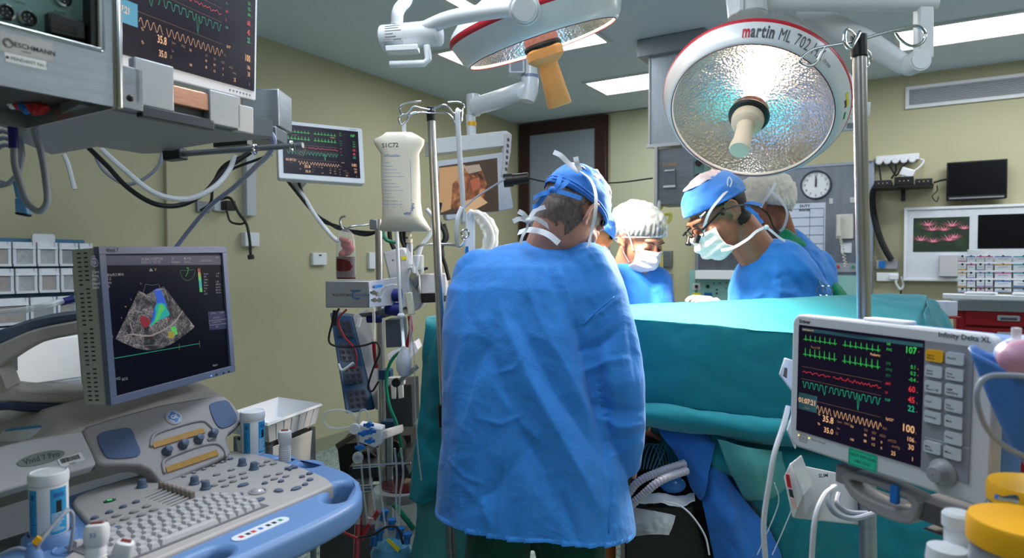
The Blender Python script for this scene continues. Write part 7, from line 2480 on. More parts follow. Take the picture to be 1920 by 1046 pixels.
# column of the steel pendant
CM = MX((BDIR,LDIR,V((0,0,1)))).transposed().to_4x4(); CM.translation = P(1217,270,4.65)
cp_ = thing('pendant_column','brushed steel ceiling pendant column between the door and the round lamp','pendant column',CM)
q = lambda X,Y,y=0.0: FL(CM,X,Y,y)
xa,za = q(1217,108); xb,_ = q(1300,100); _,zb = q(1219,276)
MB().box(((xa + xb) / 2,0.12,(za + zb) / 2 + .02),(xb - xa,0.24,za - zb + .04)).build('upper_box',mat('bright_brushed_steel',rgb(196,204,214),0.3,0.7,0.08,4,0.15,80,aniso=(10,10,1)),cp_,bevel=0.004)
xc,zc_ = q(1195,108,-.04); xd,zd = q(1322,78,-.04)
hc = CEIL - CM.translation.z - zc_ - .004
MB().box(((xc + xd) / 2,0.12,zc_ + hc / 2),(xd - xc,0.34,hc)).build('ceiling_cap',mat('cap_grey',rgb(150,154,160),.45,.4),cp_,bevel=0.004)
b = MB(); b.box(((xa + xb) / 2 - .005,-.003,zb + .004),(xb - xa + .02,0.02,0.022)); b.box((xa + .006,-.003,(za + zb) / 2),(.014,.01,za - zb)); b.build('edge_trim',M_OFFW,cp_,bevel=0.002)
x0,z0 = q(1234,280); x1,_ = q(1302,280); _,z1 = q(1234,385)
lb_ = MB().box(((x0 + x1) / 2,0.11,(z0 + z1) / 2),(x1 - x0,0.22,z0 - z1)).build('lower_box',M_STEELD,cp_,bevel=0.006)
b = MB().box((x0 - .012,0.0,(z0 + z1) / 2 - .05),(.022,.03,z0 - z1 + .14)).build('side_rail',M_OFFW,cp_,bevel=.002)
xe,ze = q(1300,290); xf,zf = q(1318,342)
sp_ = MB().box((x1 + .035,0.08,(ze + zf) / 2),(.07,0.16,ze - zf)).build('socket_panel',M_SEAGRN,cp_,bevel=.003)
for py in (306,332):
	x,z = q(1307,py); MB().cyl((x1 + .03,-.001,z),(x1 + .03,-.012,z),.022).build('round_socket',M_BLACK,cp_)
x,z = q(1256,336)
MB().box((x,-.004,z),(.085,.01,.13)).build('hatch',mat('hatch_grey',rgb(116,122,134),0.4,.5),cp_,bevel=.003)
MB().box((x,-.011,z + .06),(.07,.006,.008)).box((x,-.011,z - .05),(.085,.006,.014)).build('hatch_strip',M_WPLAS,cp_)
MB().use(mat('orange_ink',rgb(210,150,60),.5)).text('POWER',x,z + .09,.03,y=-.002,align='CENTER').build('lettering',None,cp_,smooth=False)
cable('hose','yellow hose running down to the floor behind the woman in the bouffant cap',[(1242,384,4.66),(1234,400,4.6),(1236,412,4.6),(1246,402,4.6),(1257,402,4.6),(1256,412,4.6),(1246,424,4.6),(1240,450,4.6),(1240,520,4.6),(1240,700,4.6),(1242,878,4.6)],.013,mat('yellow_hose',rgb(226,216,110),.4))
cable('hose','short white hose below the pendant column side',[(1236,366,4.7),(1236,380,4.62),(1235,398,4.62)],.012,M_WWIRE)
t,w_,h_,M = back_item('wall_unit','grey wall unit glimpsed between the woman and the steel panel','wall unit',(1232,470,1262,500),M_STEELD,.06,.004)
t,w_,h_,M = back_item('wall_unit','lower grey unit with dark window right of the woman','wall unit',(1232,512,1262,560),mat('unit_grey',rgb(150,156,164),.5),.08,.004)
# shelf with routers, power strip, television, light box
t,w_,h_,M = back_item('power_strip','white power strip with round plugs on the wall above the router shelf','power strip',(1643,291,1724,303),M_WPLAS,.05,.008)
for k in range(5):
	MB().lathe([(.026,0),(.026,.03),(.02,.036),(.0001,.036)],MX.Translation((-w_ * .42 + k * w_ * .19,-.05,-h_ * .5)) @ RX,20).build('plug',M_WPLAS,t)
M,w_,h_ = back_rect(1640,351,1750,358,0.0)
t = thing('wall_shelf','thin black wall shelf under the power strip','shelf',M)
MB().box((0,-.14,0),(w_,.28,.014)).build('shelf_board',M_BLACK,t)
MB().box((0,-.02,-.05),(.03,.03,.1)).build('bracket',M_BLACK,t)
for i,(fx,fw,fh,m,lb) in enumerate(((-.33,.3,.05,M_INK,'black router at the left end of the wall shelf'),(0.02,.32,.07,M_BLACK,'black set-top device in the middle of the wall shelf'),(.34,.28,.045,M_RUBBER,'flat black device at the right end of the wall shelf'))):
	q_ = thing('network_device',lb,'network device',M @ MX.Translation((fx * w_,-.14,.009)),'devices on the wall shelf')
	MB().box((0,0,fh / 2),(fw * w_,.2,fh)).build('case',m,q_,bevel=.006)
	for k in range(3):
		MB().ball((-.03 + k * .03,-.101,fh * .5),.004,8,6).build('indicator',M_LABELY if k == 1 else M_OFFW,q_)
o = MB().box((0,0,0),(.10,.09,.07)).build('power_adapter',M_WPLAS,bevel=.01); o.matrix_basis = M @ MX.Translation((.07 * w_,-.15,.115)) @ MX.Rotation(.4,4,'Y')
tag(o,'white power adapter lying on top of the devices on the wall shelf','power adapter')
def BWp(X,Y,off):
	return tuple(BW(X,Y,off))
for i,(pts,r,m,lb) in enumerate((
	([(1645,345,.2),(1636,365,.12),(1638,400,.06),(1648,440,.06),(1660,468,.06),(1672,488,.06)],.026,M_WIRE,'thick black cable hanging from the wall shelf to the outlet box'),
	([(1725,298,.06),(1732,302,.06),(1722,315,.1),(1700,328,.15),(1690,333,.2)],.008,M_WWIRE,'white lead from the power strip to the wall shelf'),
	([(1678,304,.05),(1680,320,.1),(1672,334,.15)],.008,M_WIRE,'black lead hanging under the middle of the power strip'),
	([(1664,304,.05),(1672,318,.1),(1680,330,.15)],.007,M_WIRE,'black lead hanging under the left part of the power strip'),
	([(1700,304,.05),(1690,316,.1),(1682,328,.15)],.007,M_WIRE,'black lead hanging under the right part of the power strip'),
	([(1648,308,.05),(1650,325,.1),(1652,340,.15)],.007,M_WIRE,'black lead at the left end of the power strip'),
	([(1752,342,.15),(1765,338,.08),(1778,336,.06)],.008,M_WIRE,'short black lead from the wall shelf to the black screen'),
	([(1757,348,.1),(1757,358,.05),(1748,368,.05),(1756,378,.05),(1760,368,.05)],.004,M_WIRE,'thin black wire curling under the wall shelf'),
	([(1690,518,.06),(1694,534,.06),(1688,542,.06),(1680,530,.06),(1682,522,.06)],.009,M_WWIRE,'white lead curling under the outlet box'),
	([(1690,540,.04),(1688,556,.04),(1684,566,.04)],.006,M_WIRE,'thin dark lead below the outlet box'))):
	cable('cable',lb,[BWp(*p) for p in pts],r,m,pix=False)
t,w_,h_,M = back_item('wall_television','black flat television on the wall above the light box','television',(1775,303,1888,375),M_BLACK,.07,.006,off=.05)
MB().box((0,-.0715,.012),(w_ * .95,.003,h_ * .84)).build('screen',M_GLASSBLK,t)
MB().box((0,-.073,-h_ * .45),(w_ * .9,.006,.012)).build('lower_trim',M_GREYP,t)
MB().box((0,.03,-.02),(.2,.06,.15)).build('wall_bracket',M_BLACK,t)
t,w_,h_,M = back_item('light_box','white wall console with a water-lily picture screen and a black screen','wall console',(1696,385,2010,528),mat('console_white',rgb(214,218,228),.4),.08,.006)
xa,za = FL(M,1713,409,-.08); xb,_ = FL(M,1818,405,-.08); _,zb = FL(M,1713,472,-.08)
def lily_mat():
	m = bpy.data.materials.new('leafy_picture'); m.use_nodes = True
	nt = m.node_tree; b = nt.nodes['Principled BSDF']; tc = nt.nodes.new('ShaderNodeTexCoord')
	v = nt.nodes.new('ShaderNodeTexVoronoi'); v.inputs['Scale'].default_value = 14
	nt.links.new(tc.outputs['Object'],v.inputs['Vector'])
	r = nt.nodes.new('ShaderNodeValToRGB'); r.color_ramp.elements[0].color = (.012,.035,.006,1); r.color_ramp.elements[1].color = (.003,.008,.006,1); r.color_ramp.elements[1].position = .6
	nt.links.new(v.outputs['Distance'],r.inputs[0]); nt.links.new(r.outputs[0],b.inputs['Emission Color']); b.inputs['Emission Strength'].default_value = 1.0
	b.inputs['Base Color'].default_value = (.01,.02,.01,1)
	return m
s_ = MB().box(((xa + xb) / 2,-.081,(za + zb) / 2),(xb - xa,.004,za - zb)).build('picture_screen',lily_mat(),t)
b = MB().use(glow('lily_pink',(.75,.10,.28,1),.9)); b2 = glow('lily_light',(.85,.4,.42,1),.8)
for px,py,s in ((1740,421,1),(1748,430,1.1),(1785,422,1.1),(1770,430,.8),(1727,449,1),(1750,452,.8),(1780,449,1.2),(1790,444,.8),(1808,427,.7)):
	x,z = FL(M,px,py,-.084)
	for k in range(9):
		a = pi * k / 8
		L_ = .072 * s
		b.use(b2 if k % 2 else MATS['lily_pink']).add([(x - .006,-.0838,z - .01),(x + .006,-.0838,z - .01),(x + L_ * cos(a) * 1.1,-.0838,z + L_ * .55 * sin(a))],[(0,1,2)])
b.build('flower',None,s_,smooth=False)
xa,za = FL(M,1834,403,-.08); _,zb = FL(M,1834,466,-.08)
MB().box((xa + .45,-.081,(za + zb) / 2),(.9,.004,za - zb)).build('black_screen',M_GLASSBLK,t)
b = MB(); b.box((0,-.085,h_ / 2 - .012),(w_,.012,.02)); b.box((0,-.085,-h_ / 2 + .012),(w_,.012,.02)); b.box((-w_ / 2 + .012,-.085,0),(.02,.012,h_ - .04)); b.build('rim',M_WPLAS,t,bevel=.002)
xa,za = FL(M,1762,478,-.08); xb,zb = FL(M,1797,518,-.08)
MB().box(((xa + xb) / 2,-.10,(za + zb) / 2),(xb - xa,.04,za - zb)).build('note_pocket',M_OFFW,t,bevel=.002)
back_item('outlet_box','grey outlet box with a blue plate under the thick black cable','outlet box',(1644,488,1684,504),mat('grey_outlet',rgb(156,158,166),.5),.05,.003)
M,w_,h_ = back_rect(1648,489,1660,502,.05); o = MB().box((0,-.004,0),(w_,.008,h_)).build('blue_socket',M_MBLUE); o.matrix_basis = M; tag(o,'small blue socket plate on the grey outlet box','socket')
t,w_,h_,M = back_item('outlet_box','white double outlet with a white plug, under the grey outlet box','outlet box',(1644,511,1685,527),M_WPLAS,.04,.003)
MB().box((w_ * .3,-.05,0),(.07,.04,.05)).build('plug',M_WPLAS,t,bevel=.008)
# small drawer tower and supply boxes on the red cart
DC = 4.3
DMx = MX((BDIR,LDIR,V((0,0,1)))).transposed().to_4x4(); DMx.translation = P(1797,545,DC)
dq = lambda X,Y,y=0.0: FL(DMx,X,Y,y)
cart = thing('red_cart','red drawer cart with a grey rim against the back wall','drawer cart',V((DMx.translation.x,DMx.translation.y,0)))
cx0,cz0 = dq(1790,562); cx1 = cx0 + 0.75
b = MB().box(((cx0 + cx1) / 2,.25,cz0 - .035),(cx1 - cx0,.5,.07),DMx); world(b,cart).build('top_rim',mat('cart_grey',rgb(170,174,184),.45),cart,bevel=.01)
zt_ = cz0 - .07
zfl = -DMx.translation.z
b = MB().box(((cx0 + cx1) / 2,.26,(zt_ + zfl + .12) / 2),(cx1 - cx0 - .02,.46,zt_ - zfl - .12),DMx); world(b,cart).build('cabinet',M_REDP,cart,bevel=.004)
for k in range(6):
	z = zt_ - .045 - k * .105
	dr_ = MB().box(((cx0 + cx1) / 2 + .02,.015,z),(cx1 - cx0 - .08,.03,.09),DMx)
	o = world(dr_,cart).build('drawer',M_REDP,cart,bevel=.005)
	hx = dq(1891,590)[0]
	hb = MB().box((hx,-.008,z + .008),(.115,.02,.035),DMx); o2 = world(hb,cart).build('handle',mat('drawer_grip',rgb(176,180,190),.4),o,bevel=.006)
	hb = MB().box((hx,-.019,z + .004),(.085,.004,.014),DMx); world(hb,cart).build('grip_slot',M_INKG,o,bevel=0)
for sx in (.06,.66):
	for sy in (.08,.42):
		c = DMx @ V((cx0 + sx,sy,zfl + .05))
		world(MB().cyl(c - V((.015,0,0)),c + V((.015,0,0)),.05),cart).build('caster',M_RUBBER,cart)
# stacked suture boxes
rnd = random.Random(4)
cols = [((1797,1812),(1813,1829)),((1831,1846),(1847,1862)),((1865,1897),),((1900,1932),),((1934,1966),)]
rws = [(478,491),(493,507),(509,522),(524,538),(539,548)]
stripe = [mat('stripe_teal',rgb(60,170,190),.5),mat('stripe_pink',rgb(214,90,160),.5),mat('stripe_blue',rgb(90,130,200),.5),mat('stripe_amber',rgb(220,160,50),.5),mat('stripe_lilac',rgb(160,150,200),.5)]
for ci,grp in enumerate(cols):
	for bi,(xa_,xb_) in enumerate(grp):
		for ri,(ya,yb) in enumerate(rws):
			xa,za = dq(xa_,ya + 1); xb,_ = dq(xb_,ya); _,zb = dq(xa_,yb)
			if xa_ >= 1900:
				xb = xa + .105
			t = thing('suture_box','small white supply box, %s row, %s column of the stack on the red cart' % (('topmost','second','third','fourth','lowest')[ri],('first','second','third','fourth','fifth','sixth','seventh')[[0,2,4,5,6][ci] + bi]),'supply box',DMx @ MX.Translation(((xa + xb) / 2,.0,zb)),'supply boxes on the red cart')
			w_,h_ = xb - xa - .002,za - zb - .002
			MB().box((0,.08,h_ / 2),(w_,.16,h_)).build('carton',M_PAPER,t,bevel=.001)
			MB().box((0,-.001,h_ * rnd.choice((.12,.88))),(w_,.003,h_ * .16)).build('stripe',stripe[(ci + rnd.randrange(3) + ri) % 5],t)
			MB().lathe([(.007,0),(.007,.002),(.0001,.002)],MX.Translation((0,.0,h_ * .93)) @ RX,16).build('thumb_notch',M_INK,t)
			MB().use(mat('faint_print',rgb(150,156,176),.5)).ribbon([(-w_ * .3,h_ * .5),(w_ * .3,h_ * .5)],.003,-.001).build('printing',None,t,smooth=False)
t = thing('white_tray','white tray with wrapped papers on the front edge of the red cart','tray',P(1830,550,4.0))
TM = DMx @ MX.Translation((.0,-.17,0));
x0,z0 = FL(TM,1768,552);
b = MB().box((x0 + .45,.06,z0 - .012),(.9,.16,.03),TM); world(b,t).build('tray_body',M_WPLAS,t,bevel=.005)
for k in range(3):
	o = MB().box((0,0,0),(.16 + .04 * k,.10,.012 + .01 * (k == 2))).build('wrapped_pack',M_PAPER,bevel=.003)
	o.matrix_basis = TM @ MX.Translation((x0 + .2 + .26 * k,.05,z0 + .012)) @ MX.Rotation(.2 * k - .2,4,'Z')
	tag(o,['white wrapped pack at the left end of the cart tray','white wrapped pack in the middle of the cart tray','thick white wrapped pack at the right end of the cart tray'][k],'pack')
o = MB().box((0,0,0),(.10,.10,.09)).build('glove_carton',mat('glove_box',rgb(200,206,226),.5,0,.1,20),bevel=.004); o.location = P(1770,578,4.0)
tag(o,'small pale blue carton in a red basket left of the cart','carton')
o = MB().box((0,0,0),(.12,.12,.012)).build('red_basket',M_REDP,bevel=.003); o.location = P(1772,594,4.0); tag(o,'shallow red side shelf under the pale blue carton','side shelf')
o = MB().box((0,0,0),(.13,.01,.035)).build('pen_holder',M_CLEARM,bevel=.002); o.location = P(1833,473,4.25); tag(o,'clear label holder on top of the supply boxes','label holder')
# ---------------------------------------------------------------- camera-image display on its ceiling boom
BMx,bw_,bh_ = frame3(P(818,302,3.55),P(946,285,3.75),P(818,415,3.55))
bd = thing('camera_display','white-framed display showing an operation close-up, left of the door','display',BMx)
MB().prism(rrect(bw_,bh_,.018),0,.05).build('case',mat('silver_white',rgb(196,202,212),.4),bd,bevel=.006)
def organ_mat():
	m = bpy.data.materials.new('operation_image'); m.use_nodes = True
	nt = m.node_tree; b = nt.nodes['Principled BSDF']; tc = nt.nodes.new('ShaderNodeTexCoord')
	n = nt.nodes.new('ShaderNodeTexNoise'); n.inputs['Scale'].default_value = 7; n.inputs['Distortion'].default_value = 2.5; n.inputs['Detail'].default_value = 3
	nt.links.new(tc.outputs['Object'],n.inputs['Vector'])
	r = nt.nodes.new('ShaderNodeValToRGB'); e = r.color_ramp.elements
	e[0].position = .32; e[0].color = (.03,.015,.008,1); e[1].position = .72; e[1].color = (.75,.42,.20,1)
	q_ = e.new(.5); q_.color = (.30,.10,.035,1); q_ = e.new(.6); q_.color = (.55,.24,.10,1)
	nt.links.new(n.outputs['Fac'],r.inputs[0]); nt.links.new(r.outputs[0],b.inputs['Emission Color']); b.inputs['Emission Strength'].default_value = .7
	b.inputs['Base Color'].default_value = (.02,.01,.01,1)
	return m
pts = FLQ(BMx,[(823,312),(932,296),(935,396),(823,403)])
s_ = MB().prism(pts,-.002,.001).build('screen',glow('screen_shadow_brown',(.06,.035,.02,1),.8),bd,smooth=False)
b = MB()
def bp(m,px,y=-.003):
	q_ = FLQ(BMx,px); ar = sum(q_[i][0] * q_[(i + 1) % len(q_)][1] - q_[(i + 1) % len(q_)][0] * q_[i][1] for i in range(len(q_)))
	if ar < 0: q_ = q_[::-1]
	b.use(m).add([(x,y,z) for x,z in q_],[tuple(range(len(q_)))])
bp(glow('image_tan',(.62,.36,.17,1),.75),[(823,315),(872,309),(866,335),(850,372),(845,392),(823,400)])
bp(organ_mat(),[(848,345),(872,318),(890,330),(903,318),(912,345),(905,378),(870,392),(845,390)],-.0036)
bp(glow('image_cloth',(.75,.48,.26,1),.75),[(855,402),(868,378),(900,368),(914,380),(885,396)],-.0042)
bp(glow('image_red',(.5,.14,.06,1),.7),[(880,338),(898,332),(900,352),(886,360)],-.0044)
bp(glow('image_metal',(.5,.42,.33,1),.7),[(868,312),(898,308),(903,320),(878,326)],-.0046)
b.build('display_image',None,s_,smooth=False)
bm3 = thing('display_boom','white ceiling boom with cranked arm holding the camera-image display','display boom',P(890,250,3.6))
fM = BMx
def bl(nm,m,px,y0,y1,bev=.003):
	world(MB().prism(FLQ(fM,px,y0),y0,y1,fM),bm3).build(nm,m,bm3,bevel=bev)
bl('cross_bar',M_WHITE,[(815,260),(950,245),(958,250),(958,272),(815,288)],.0,.14)
bl('side_bracket',M_OFFW,[(947,250),(960,252),(958,285),(950,330),(940,330),(945,290)],-.01,.03)
b = MB()
for k in range(6):
	x,z = FL(fM,953 - k * .8,262 + k * 11,-.012); b.box((x,-.0125,z),(.012,.004,.018))
b.v = [fM @ p for p in b.v]; world(b,bm3).build('slot_mark',M_INKG,bm3)
def tub(nm,pts,m=M_WHITE):
	b = MB(); px_tube(b,pts); world(b,bm3).build(nm,m,bm3,bevel=0)
tub('drop_tube',[(884,255,3.7,9),(882,215,3.7,9)]); tub('yellow_band',[(884,237,3.7,9.6),(883.6,229,3.7,9.6)],M_YELLOW)
tub('lower_knuckle',[(888,216,3.7,13),(887,178,3.7,13)])
b = MB(); px_tube(b,[(890,200,3.68,16),(930,188,3.6,17),(975,172,3.5,16),(985,165,3.5,14)]); world(b,bm3).build('crank_arm',M_WHITE,bm3)
tub('upper_knuckle',[(988,190,3.5,14),(992,172,3.5,17),(994,140,3.5,16)])
tub('blue_ring',[(994,148,3.5,16.5),(994,142,3.5,16.5)],mat('pale_ring',rgb(120,130,160),.4))
tub('upper_tube',[(995,140,3.5,13),(993,60,3.5,13),(993,-30,3.5,13)])
pbox(bm3,'cable_box',M_OFFW,(954,95,984,136),3.45,.08)
pbox(bm3,'cable_box_mouth',M_GREYP,(958,112,980,133),3.448,.01)
cm_ = thing('endoscope_camera','black cylindrical camera head plugged in at the corner of the display','camera head',P(968,336,3.5))
world(MB().cyl(P(947,339,3.5),P(991,333,3.5),.030,.028).cyl(P(944,339,3.5),P(962,337,3.5),.036),cm_).build('barrel',M_BLACK,cm_,bevel=.003)
cable('cable','thin dark cable from the black camera head past the door',[(991,334,3.6),(1030,341,3.7),(1100,342,4.0),(1160,342,4.2),(1224,334,4.2)],.005,M_WIRE)
cable('cable','thin grey cable from the camera head down across the display',[(946,336,3.45),(920,352,3.4),(890,372,3.3),(868,392,3.2)],.005,M_GWIRE)
# ---------------------------------------------------------------- blurred things at the right edge
bs = thing('draped_basin','out-of-focus blue draped bowl with pink object on top at the right edge','basin',P(1915,740,.92))
c = P(2004,694,.95)
b = MB()
def bowl(u,v):
	a = 2 * pi * u; r = .112 * (1 - v) ** .55 + .012
	r *= 1 + .04 * sin(a * 7) * (1 - v)
	return c + V((r * cos(a),r * sin(a) * .8,.018 - .19 * v + .012 * sin(a * 3) * (1 - v)))
b.grid(bowl,72,24,closeu=True)
world(b,bs).build('blue_cover',mat('soft_blue_cover',rgb(66,118,190),.5,0,.08,12),bs,angle=180,solid=.002)
b = MB().ball(c + V((0,0,.02)),(.095,.075,.035),28,16); world(b,bs).build('pale_top',mat('pale_lilac_wrap',rgb(160,184,226),.5,0,.08,12),bs,angle=180)
b = MB().ball(P(1930,672,.90),(.040,.03,.026),24,14); world(b,bs).build('pink_bulb',mat('pink_soft_plastic',rgb(206,150,178),.4,0,.1,12),bs,angle=180)
b = MB().lathe([(.012,0),(.012,.012),(.006,.016),(.006,.03),(.001,.031)],MX.Translation(P(1905,655,.93)),20); world(b,bs).build('clear_nozzle',M_CLEARM,bs)
b = MB().cyl(V((c.x,c.y,0)),V((c.x,c.y,c.z - .15)),.014); world(b,bs).build('stand_leg',M_STEELD,bs)
cable('tubing','blurred grey tube looped around the blue draped bowl',[(1950,708,.85),(1900,704,.84),(1856,705,.84),(1836,722,.84),(1832,750,.84),(1846,795,.85),(1875,830,.86),(1930,860,.88)],.0035,M_GWIRE)
def jar(label,cx,cy,d,r,hl,lab=None):
	c = P(cx,cy,d)
	t = thing('suction_jar',label,'suction canister',c,'yellow-lidded canisters')
	MB().lathe([(r * .84,-.30),(r * .95,-.04),(r * .94,0)],seg=48,capb=True).build('clear_jar',mat('jar_grey',rgb(150,152,158),.25,0,.06,6),t)
	MB().lathe([(r * .96,-.006),(r * 1.0,-.004),(r * 1.0,hl),(r * .96,hl + .005),(r * .5,hl + .006),(.0001,hl + .006)],seg=56).build('lid',M_YELLOW,t)
	MB().cyl((-r * .1,-r * .97,hl * .45),(-r * .1,-r * 1.03,hl * .45),hl * .3).build('lid_boss',mat('brown_boss',rgb(96,56,12),.5),t)
	return t
jar('yellow-lidded canister at the bottom right corner, nearest the camera',1926,1016,.80,.062,.021)
jar('yellow-lidded canister just behind the corner one at the right edge',1944,938,.98,.062,.018)
o = MB().lathe([(.0001,-.2),(.016,-.2),(.016,-.012),(.019,-.008),(.019,.008),(.016,.012),(.0001,.012)],seg=32).build('white_bottle',M_WPLAS); o.location = P(1795,975,.92); tag(o,'white capped bottle between the monitor and the yellow lids','bottle')
o = MB().lathe([(.0001,-.2),(.022,-.2),(.022,-.012),(.026,-.008),(.024,.010),(.0001,.012)],seg=32).build('white_bottle',M_WPLAS); o.location = P(1776,1040,.90); tag(o,'white capped bottle at the bottom edge below the monitor','bottle')
o = MB().tube([P(1868,931,.93),P(1880,935,.93),P(1893,934,.93),P(1905,936,.93)],[.004,.003,.004,.006],10); c = P(1880,934,.93); o.v = [p - c for p in o.v]; o = o.build('luer_fitting',M_CHROME); o.location = c; tag(o,'small shiny tube fitting between the two yellow lids','fitting')
# ---------------------------------------------------------------- drip pole with fluid bag, left of the bent man
def qb(t,nm,m,px,d,th,bev=.002):
	"""slab with a pixel outline at depth d (points may carry their own depth)"""
	q = [P(p[0],p[1],p[2] if len(p) > 2 else d) for p in px]
	n = len(q); dn = V((0,th,0))
	mb = MB().add(q + [p + dn for p in q],[tuple(range(n)),tuple(range(n,2 * n))[::-1]] + [(i,n + i,n + (i + 1) % n,(i + 1) % n) for i in range(n)])
	ar = sum(px[i][0] * px[(i + 1) % n][1] - px[(i + 1) % n][0] * px[i][1] for i in range(n))
	if ar > 0: mb.f = [f[::-1] for f in mb.f]
	return world(mb,t).build(nm,m,t,bevel=bev)
def tubes(t,nm,m,r,*runs,ang=60):
	for pts in runs:
		world(MB().tube(smooth_path([P(*p) for p in pts],6),r,8),t).build(nm,m,t,angle=ang)
D = 2.12
pb,pt_ = P(846,1046,D),P(808,205,D + .02)
dd = pt_ - pb; foot = pb - dd * (pb.z / dd.z)
ip = thing('iv_pole','slim steel drip pole with wire hooks, just left of the bent man','drip stand',foot)
world(MB().cyl(foot + V((0,0,.05)),pb + dd * .30,.0145),ip).build('lower_pole',M_STEELD,ip)
world(MB().cyl(pb + dd * .29,pt_,.0135),ip).build('upper_pole',M_POLE,ip)
world(MB().cyl(P(831,800,D),P(829,758,D),.0155),ip).build('clamp',M_BLACK,ip,bevel=.003)
world(MB().cyl(P(809,228,D + .02),P(807,201,D + .02),.0145),ip).build('hub',M_BLACK,ip,bevel=.002)
for k in range(5):
	a = 2 * pi * k / 5 + .3
	world(MB().tube([foot + V((0,0,.07)),foot + V((.24 * cos(a),.24 * sin(a),.05))],[.014,.01],10).cyl(foot + V((.24 * cos(a) - .008,.24 * sin(a),.025)),foot + V((.24 * cos(a) + .008,.24 * sin(a),.025)),.025),ip).build('foot',M_DSTEEL,ip)
tubes(ip,'hook',M_CHROME,.0033,
	[(806,206,D),(790,203,D),(775,200,D),(765,212,D),(754,214,D),(750,200,D),(765,193,D),(790,190,D)],
	[(806,212,D),(785,210,D - .06),(770,214,D - .08),(762,226,D - .08),(752,234,D - .08),(748,222,D - .08),(756,214,D - .08)],
	[(810,206,D),(830,197,D),(840,200,D),(850,212,D),(862,209,D),(870,200,D),(862,192,D),(840,192,D)],
	[(810,212,D),(835,212,D - .06),(848,220,D - .08),(855,234,D - .08),(866,224,D - .08),(868,205,D - .06)])
D = 2.04
bg = thing('fluid_bag','cream fluid bag with blue printing hanging from the slim drip pole','fluid bag',P(757,340,D))
prof = [(248,724,772,.006),(254,716,784,.012),(262,700,796,.016),(272,703,795,.018),(288,714,786,.020),(330,714,788,.026),(380,717,789,.034),(405,717,793,.038),(420,714,802,.036),(430,711,808,.022),(434,716,802,.006)]
mb = MB(); vs = []; n = 28
for y,l,r,th in prof:
	for k in range(n):
		a = 2 * pi * k / n
		ca,sa = cos(a),sin(a)
		px = (l + r) / 2 + (r - l) / 2 * (abs(ca) ** .8) * (1 if ca >= 0 else -1)
		vs.append(P(px,y,D) + V((0,th * sa,0)) + V((0,1,0)) * .003 * fbm((px * .02,y * .02,a),(1,1,1)))
mb.add(vs,[(i * n + k,i * n + (k + 1) % n,(i + 1) * n + (k + 1) % n,(i + 1) * n + k) for i in range(len(prof) - 1) for k in range(n)] + [tuple(range(n))[::-1],tuple((len(prof) - 1) * n + k for k in range(n))])
mb.f = [f[::-1] for f in mb.f]
bo = world(mb,bg).build('bag_body',mat('milky_fluid',rgb(222,214,196),.35,0,.03,12,sss=.1,coat=.3),bg,angle=180)
world(MB().bar(P(758,250,D),P(757,232,D),.012,.003,(0,1,0)),bg).build('hanging_loop',M_WPLAS,bg)
BF,_,_ = frame3(P(711,250,D - .042),P(790,250,D - .044))
tx = MB()
def bt(m,s,px,py,sz,rot=0,b=0):
	x,z = FL(BF,px,py); tx.use(m).text(s,x,z,sz,y=0,rot=rot,bold=b)
bt(M_INKG,'S1C72',716,277,.019,.05,.02); bt(M_INKB,'infusables',720,294,.0125,0,.01)
for k in range(13):
	x0,z0 = FL(BF,718,305 + k * 6.5); x1,_ = FL(BF,730 + (k * 37 % 30),305); tx.use(M_INKB).ribbon([(x0,z0),(x1,z0)],.0009,0)
x0,z0 = FL(BF,769,300); x1,z1 = FL(BF,772,395); tx.ribbon([(x0,z0),(x1,z1)],.0009,0)
for k in range(3):
	for j in range(3): bt(M_INKB,'4',725 + k * 13,379 + j * 5,.006)
bt(M_INKB,'vital',757,403,.014,.1,.02); bt(M_INKB,'signs',774,396,.013,1.4,.02)
world(tx.__class__().merge(tx,BF),bg).build('printing',None,bg,smooth=False)
world(MB().cyl(P(766,434,D),P(766,444,D),.009).cyl(P(767,448,D),P(767,455,D),.011),bg).build('port',M_CREAM,bg)
world(MB().lathe([(.004,-.07),(.010,-.062),(.010,0),(.006,.006)],MX.Translation(P(768,458,D)),20),bg).build('drip_chamber',M_TUBE,bg)
tubes(bg,'line',M_TUBE,.0035,[(768,506,D),(764,530,D),(768,560,D),(770,600,D),(766,700,D)])
world(MB().bar(P(766,548,D),P(772,590,D),.022,.014,(0,1,0)),bg).build('roller_clamp',mat('cream_clamp',rgb(224,220,196),.4),bg,bevel=.003)
bl_ = thing('squeeze_bulb','white rubber squeeze bulb on a long white tube under the fluid bag','squeeze bulb',P(757,678,2.0))
mb = MB().lathe([(.001,-.043),(.014,-.038),(.022,-.02),(.0235,0),(.020,.020),(.012,.036),(.007,.043),(.006,.052)],MX.Translation(P(757,680,2.0)),32)
world(mb,bl_).build('bulb',mat('bulb_white',rgb(206,208,222),.4),bl_)
tubes(bl_,'tube',M_WPLAS,.0052,[(744,434,2.0),(746,480,2.0),(749,540,2.0),(752,588,2.0),(755,625,2.0),(757,652,1.75)])
world(MB().ball(P(752,592,2.0),(.012,.009,.009)),bl_).build('tube_joint',M_WPLAS,bl_)
st = thing('strap','white woven strap looped over the pole hook and hanging beside the camera-image display','strap',P(862,300,1.8))
mb = MB()
mb.merge(strap([P(*p) for p in ((862,205,1.8),(858,215,1.79),(862,290,1.79),(867,360,1.79),(869,420,1.79))],.014,nrm=(0,-1,.05)))
mb.merge(strap([P(*p) for p in ((866,388,1.79),(858,410,1.78),(856,440,1.78),(859,462,1.79))],.012,nrm=(0,-1,.05)))
world(mb,st).build('tape',M_TIE,st,angle=180)
world(MB().tube([P(872 + 7 * cos(a),438 + 8 * sin(a),1.78) for a in [2 * pi * k / 16 for k in range(16)]],.0025,8,closed=True),st).build('ring',M_CHROME,st)
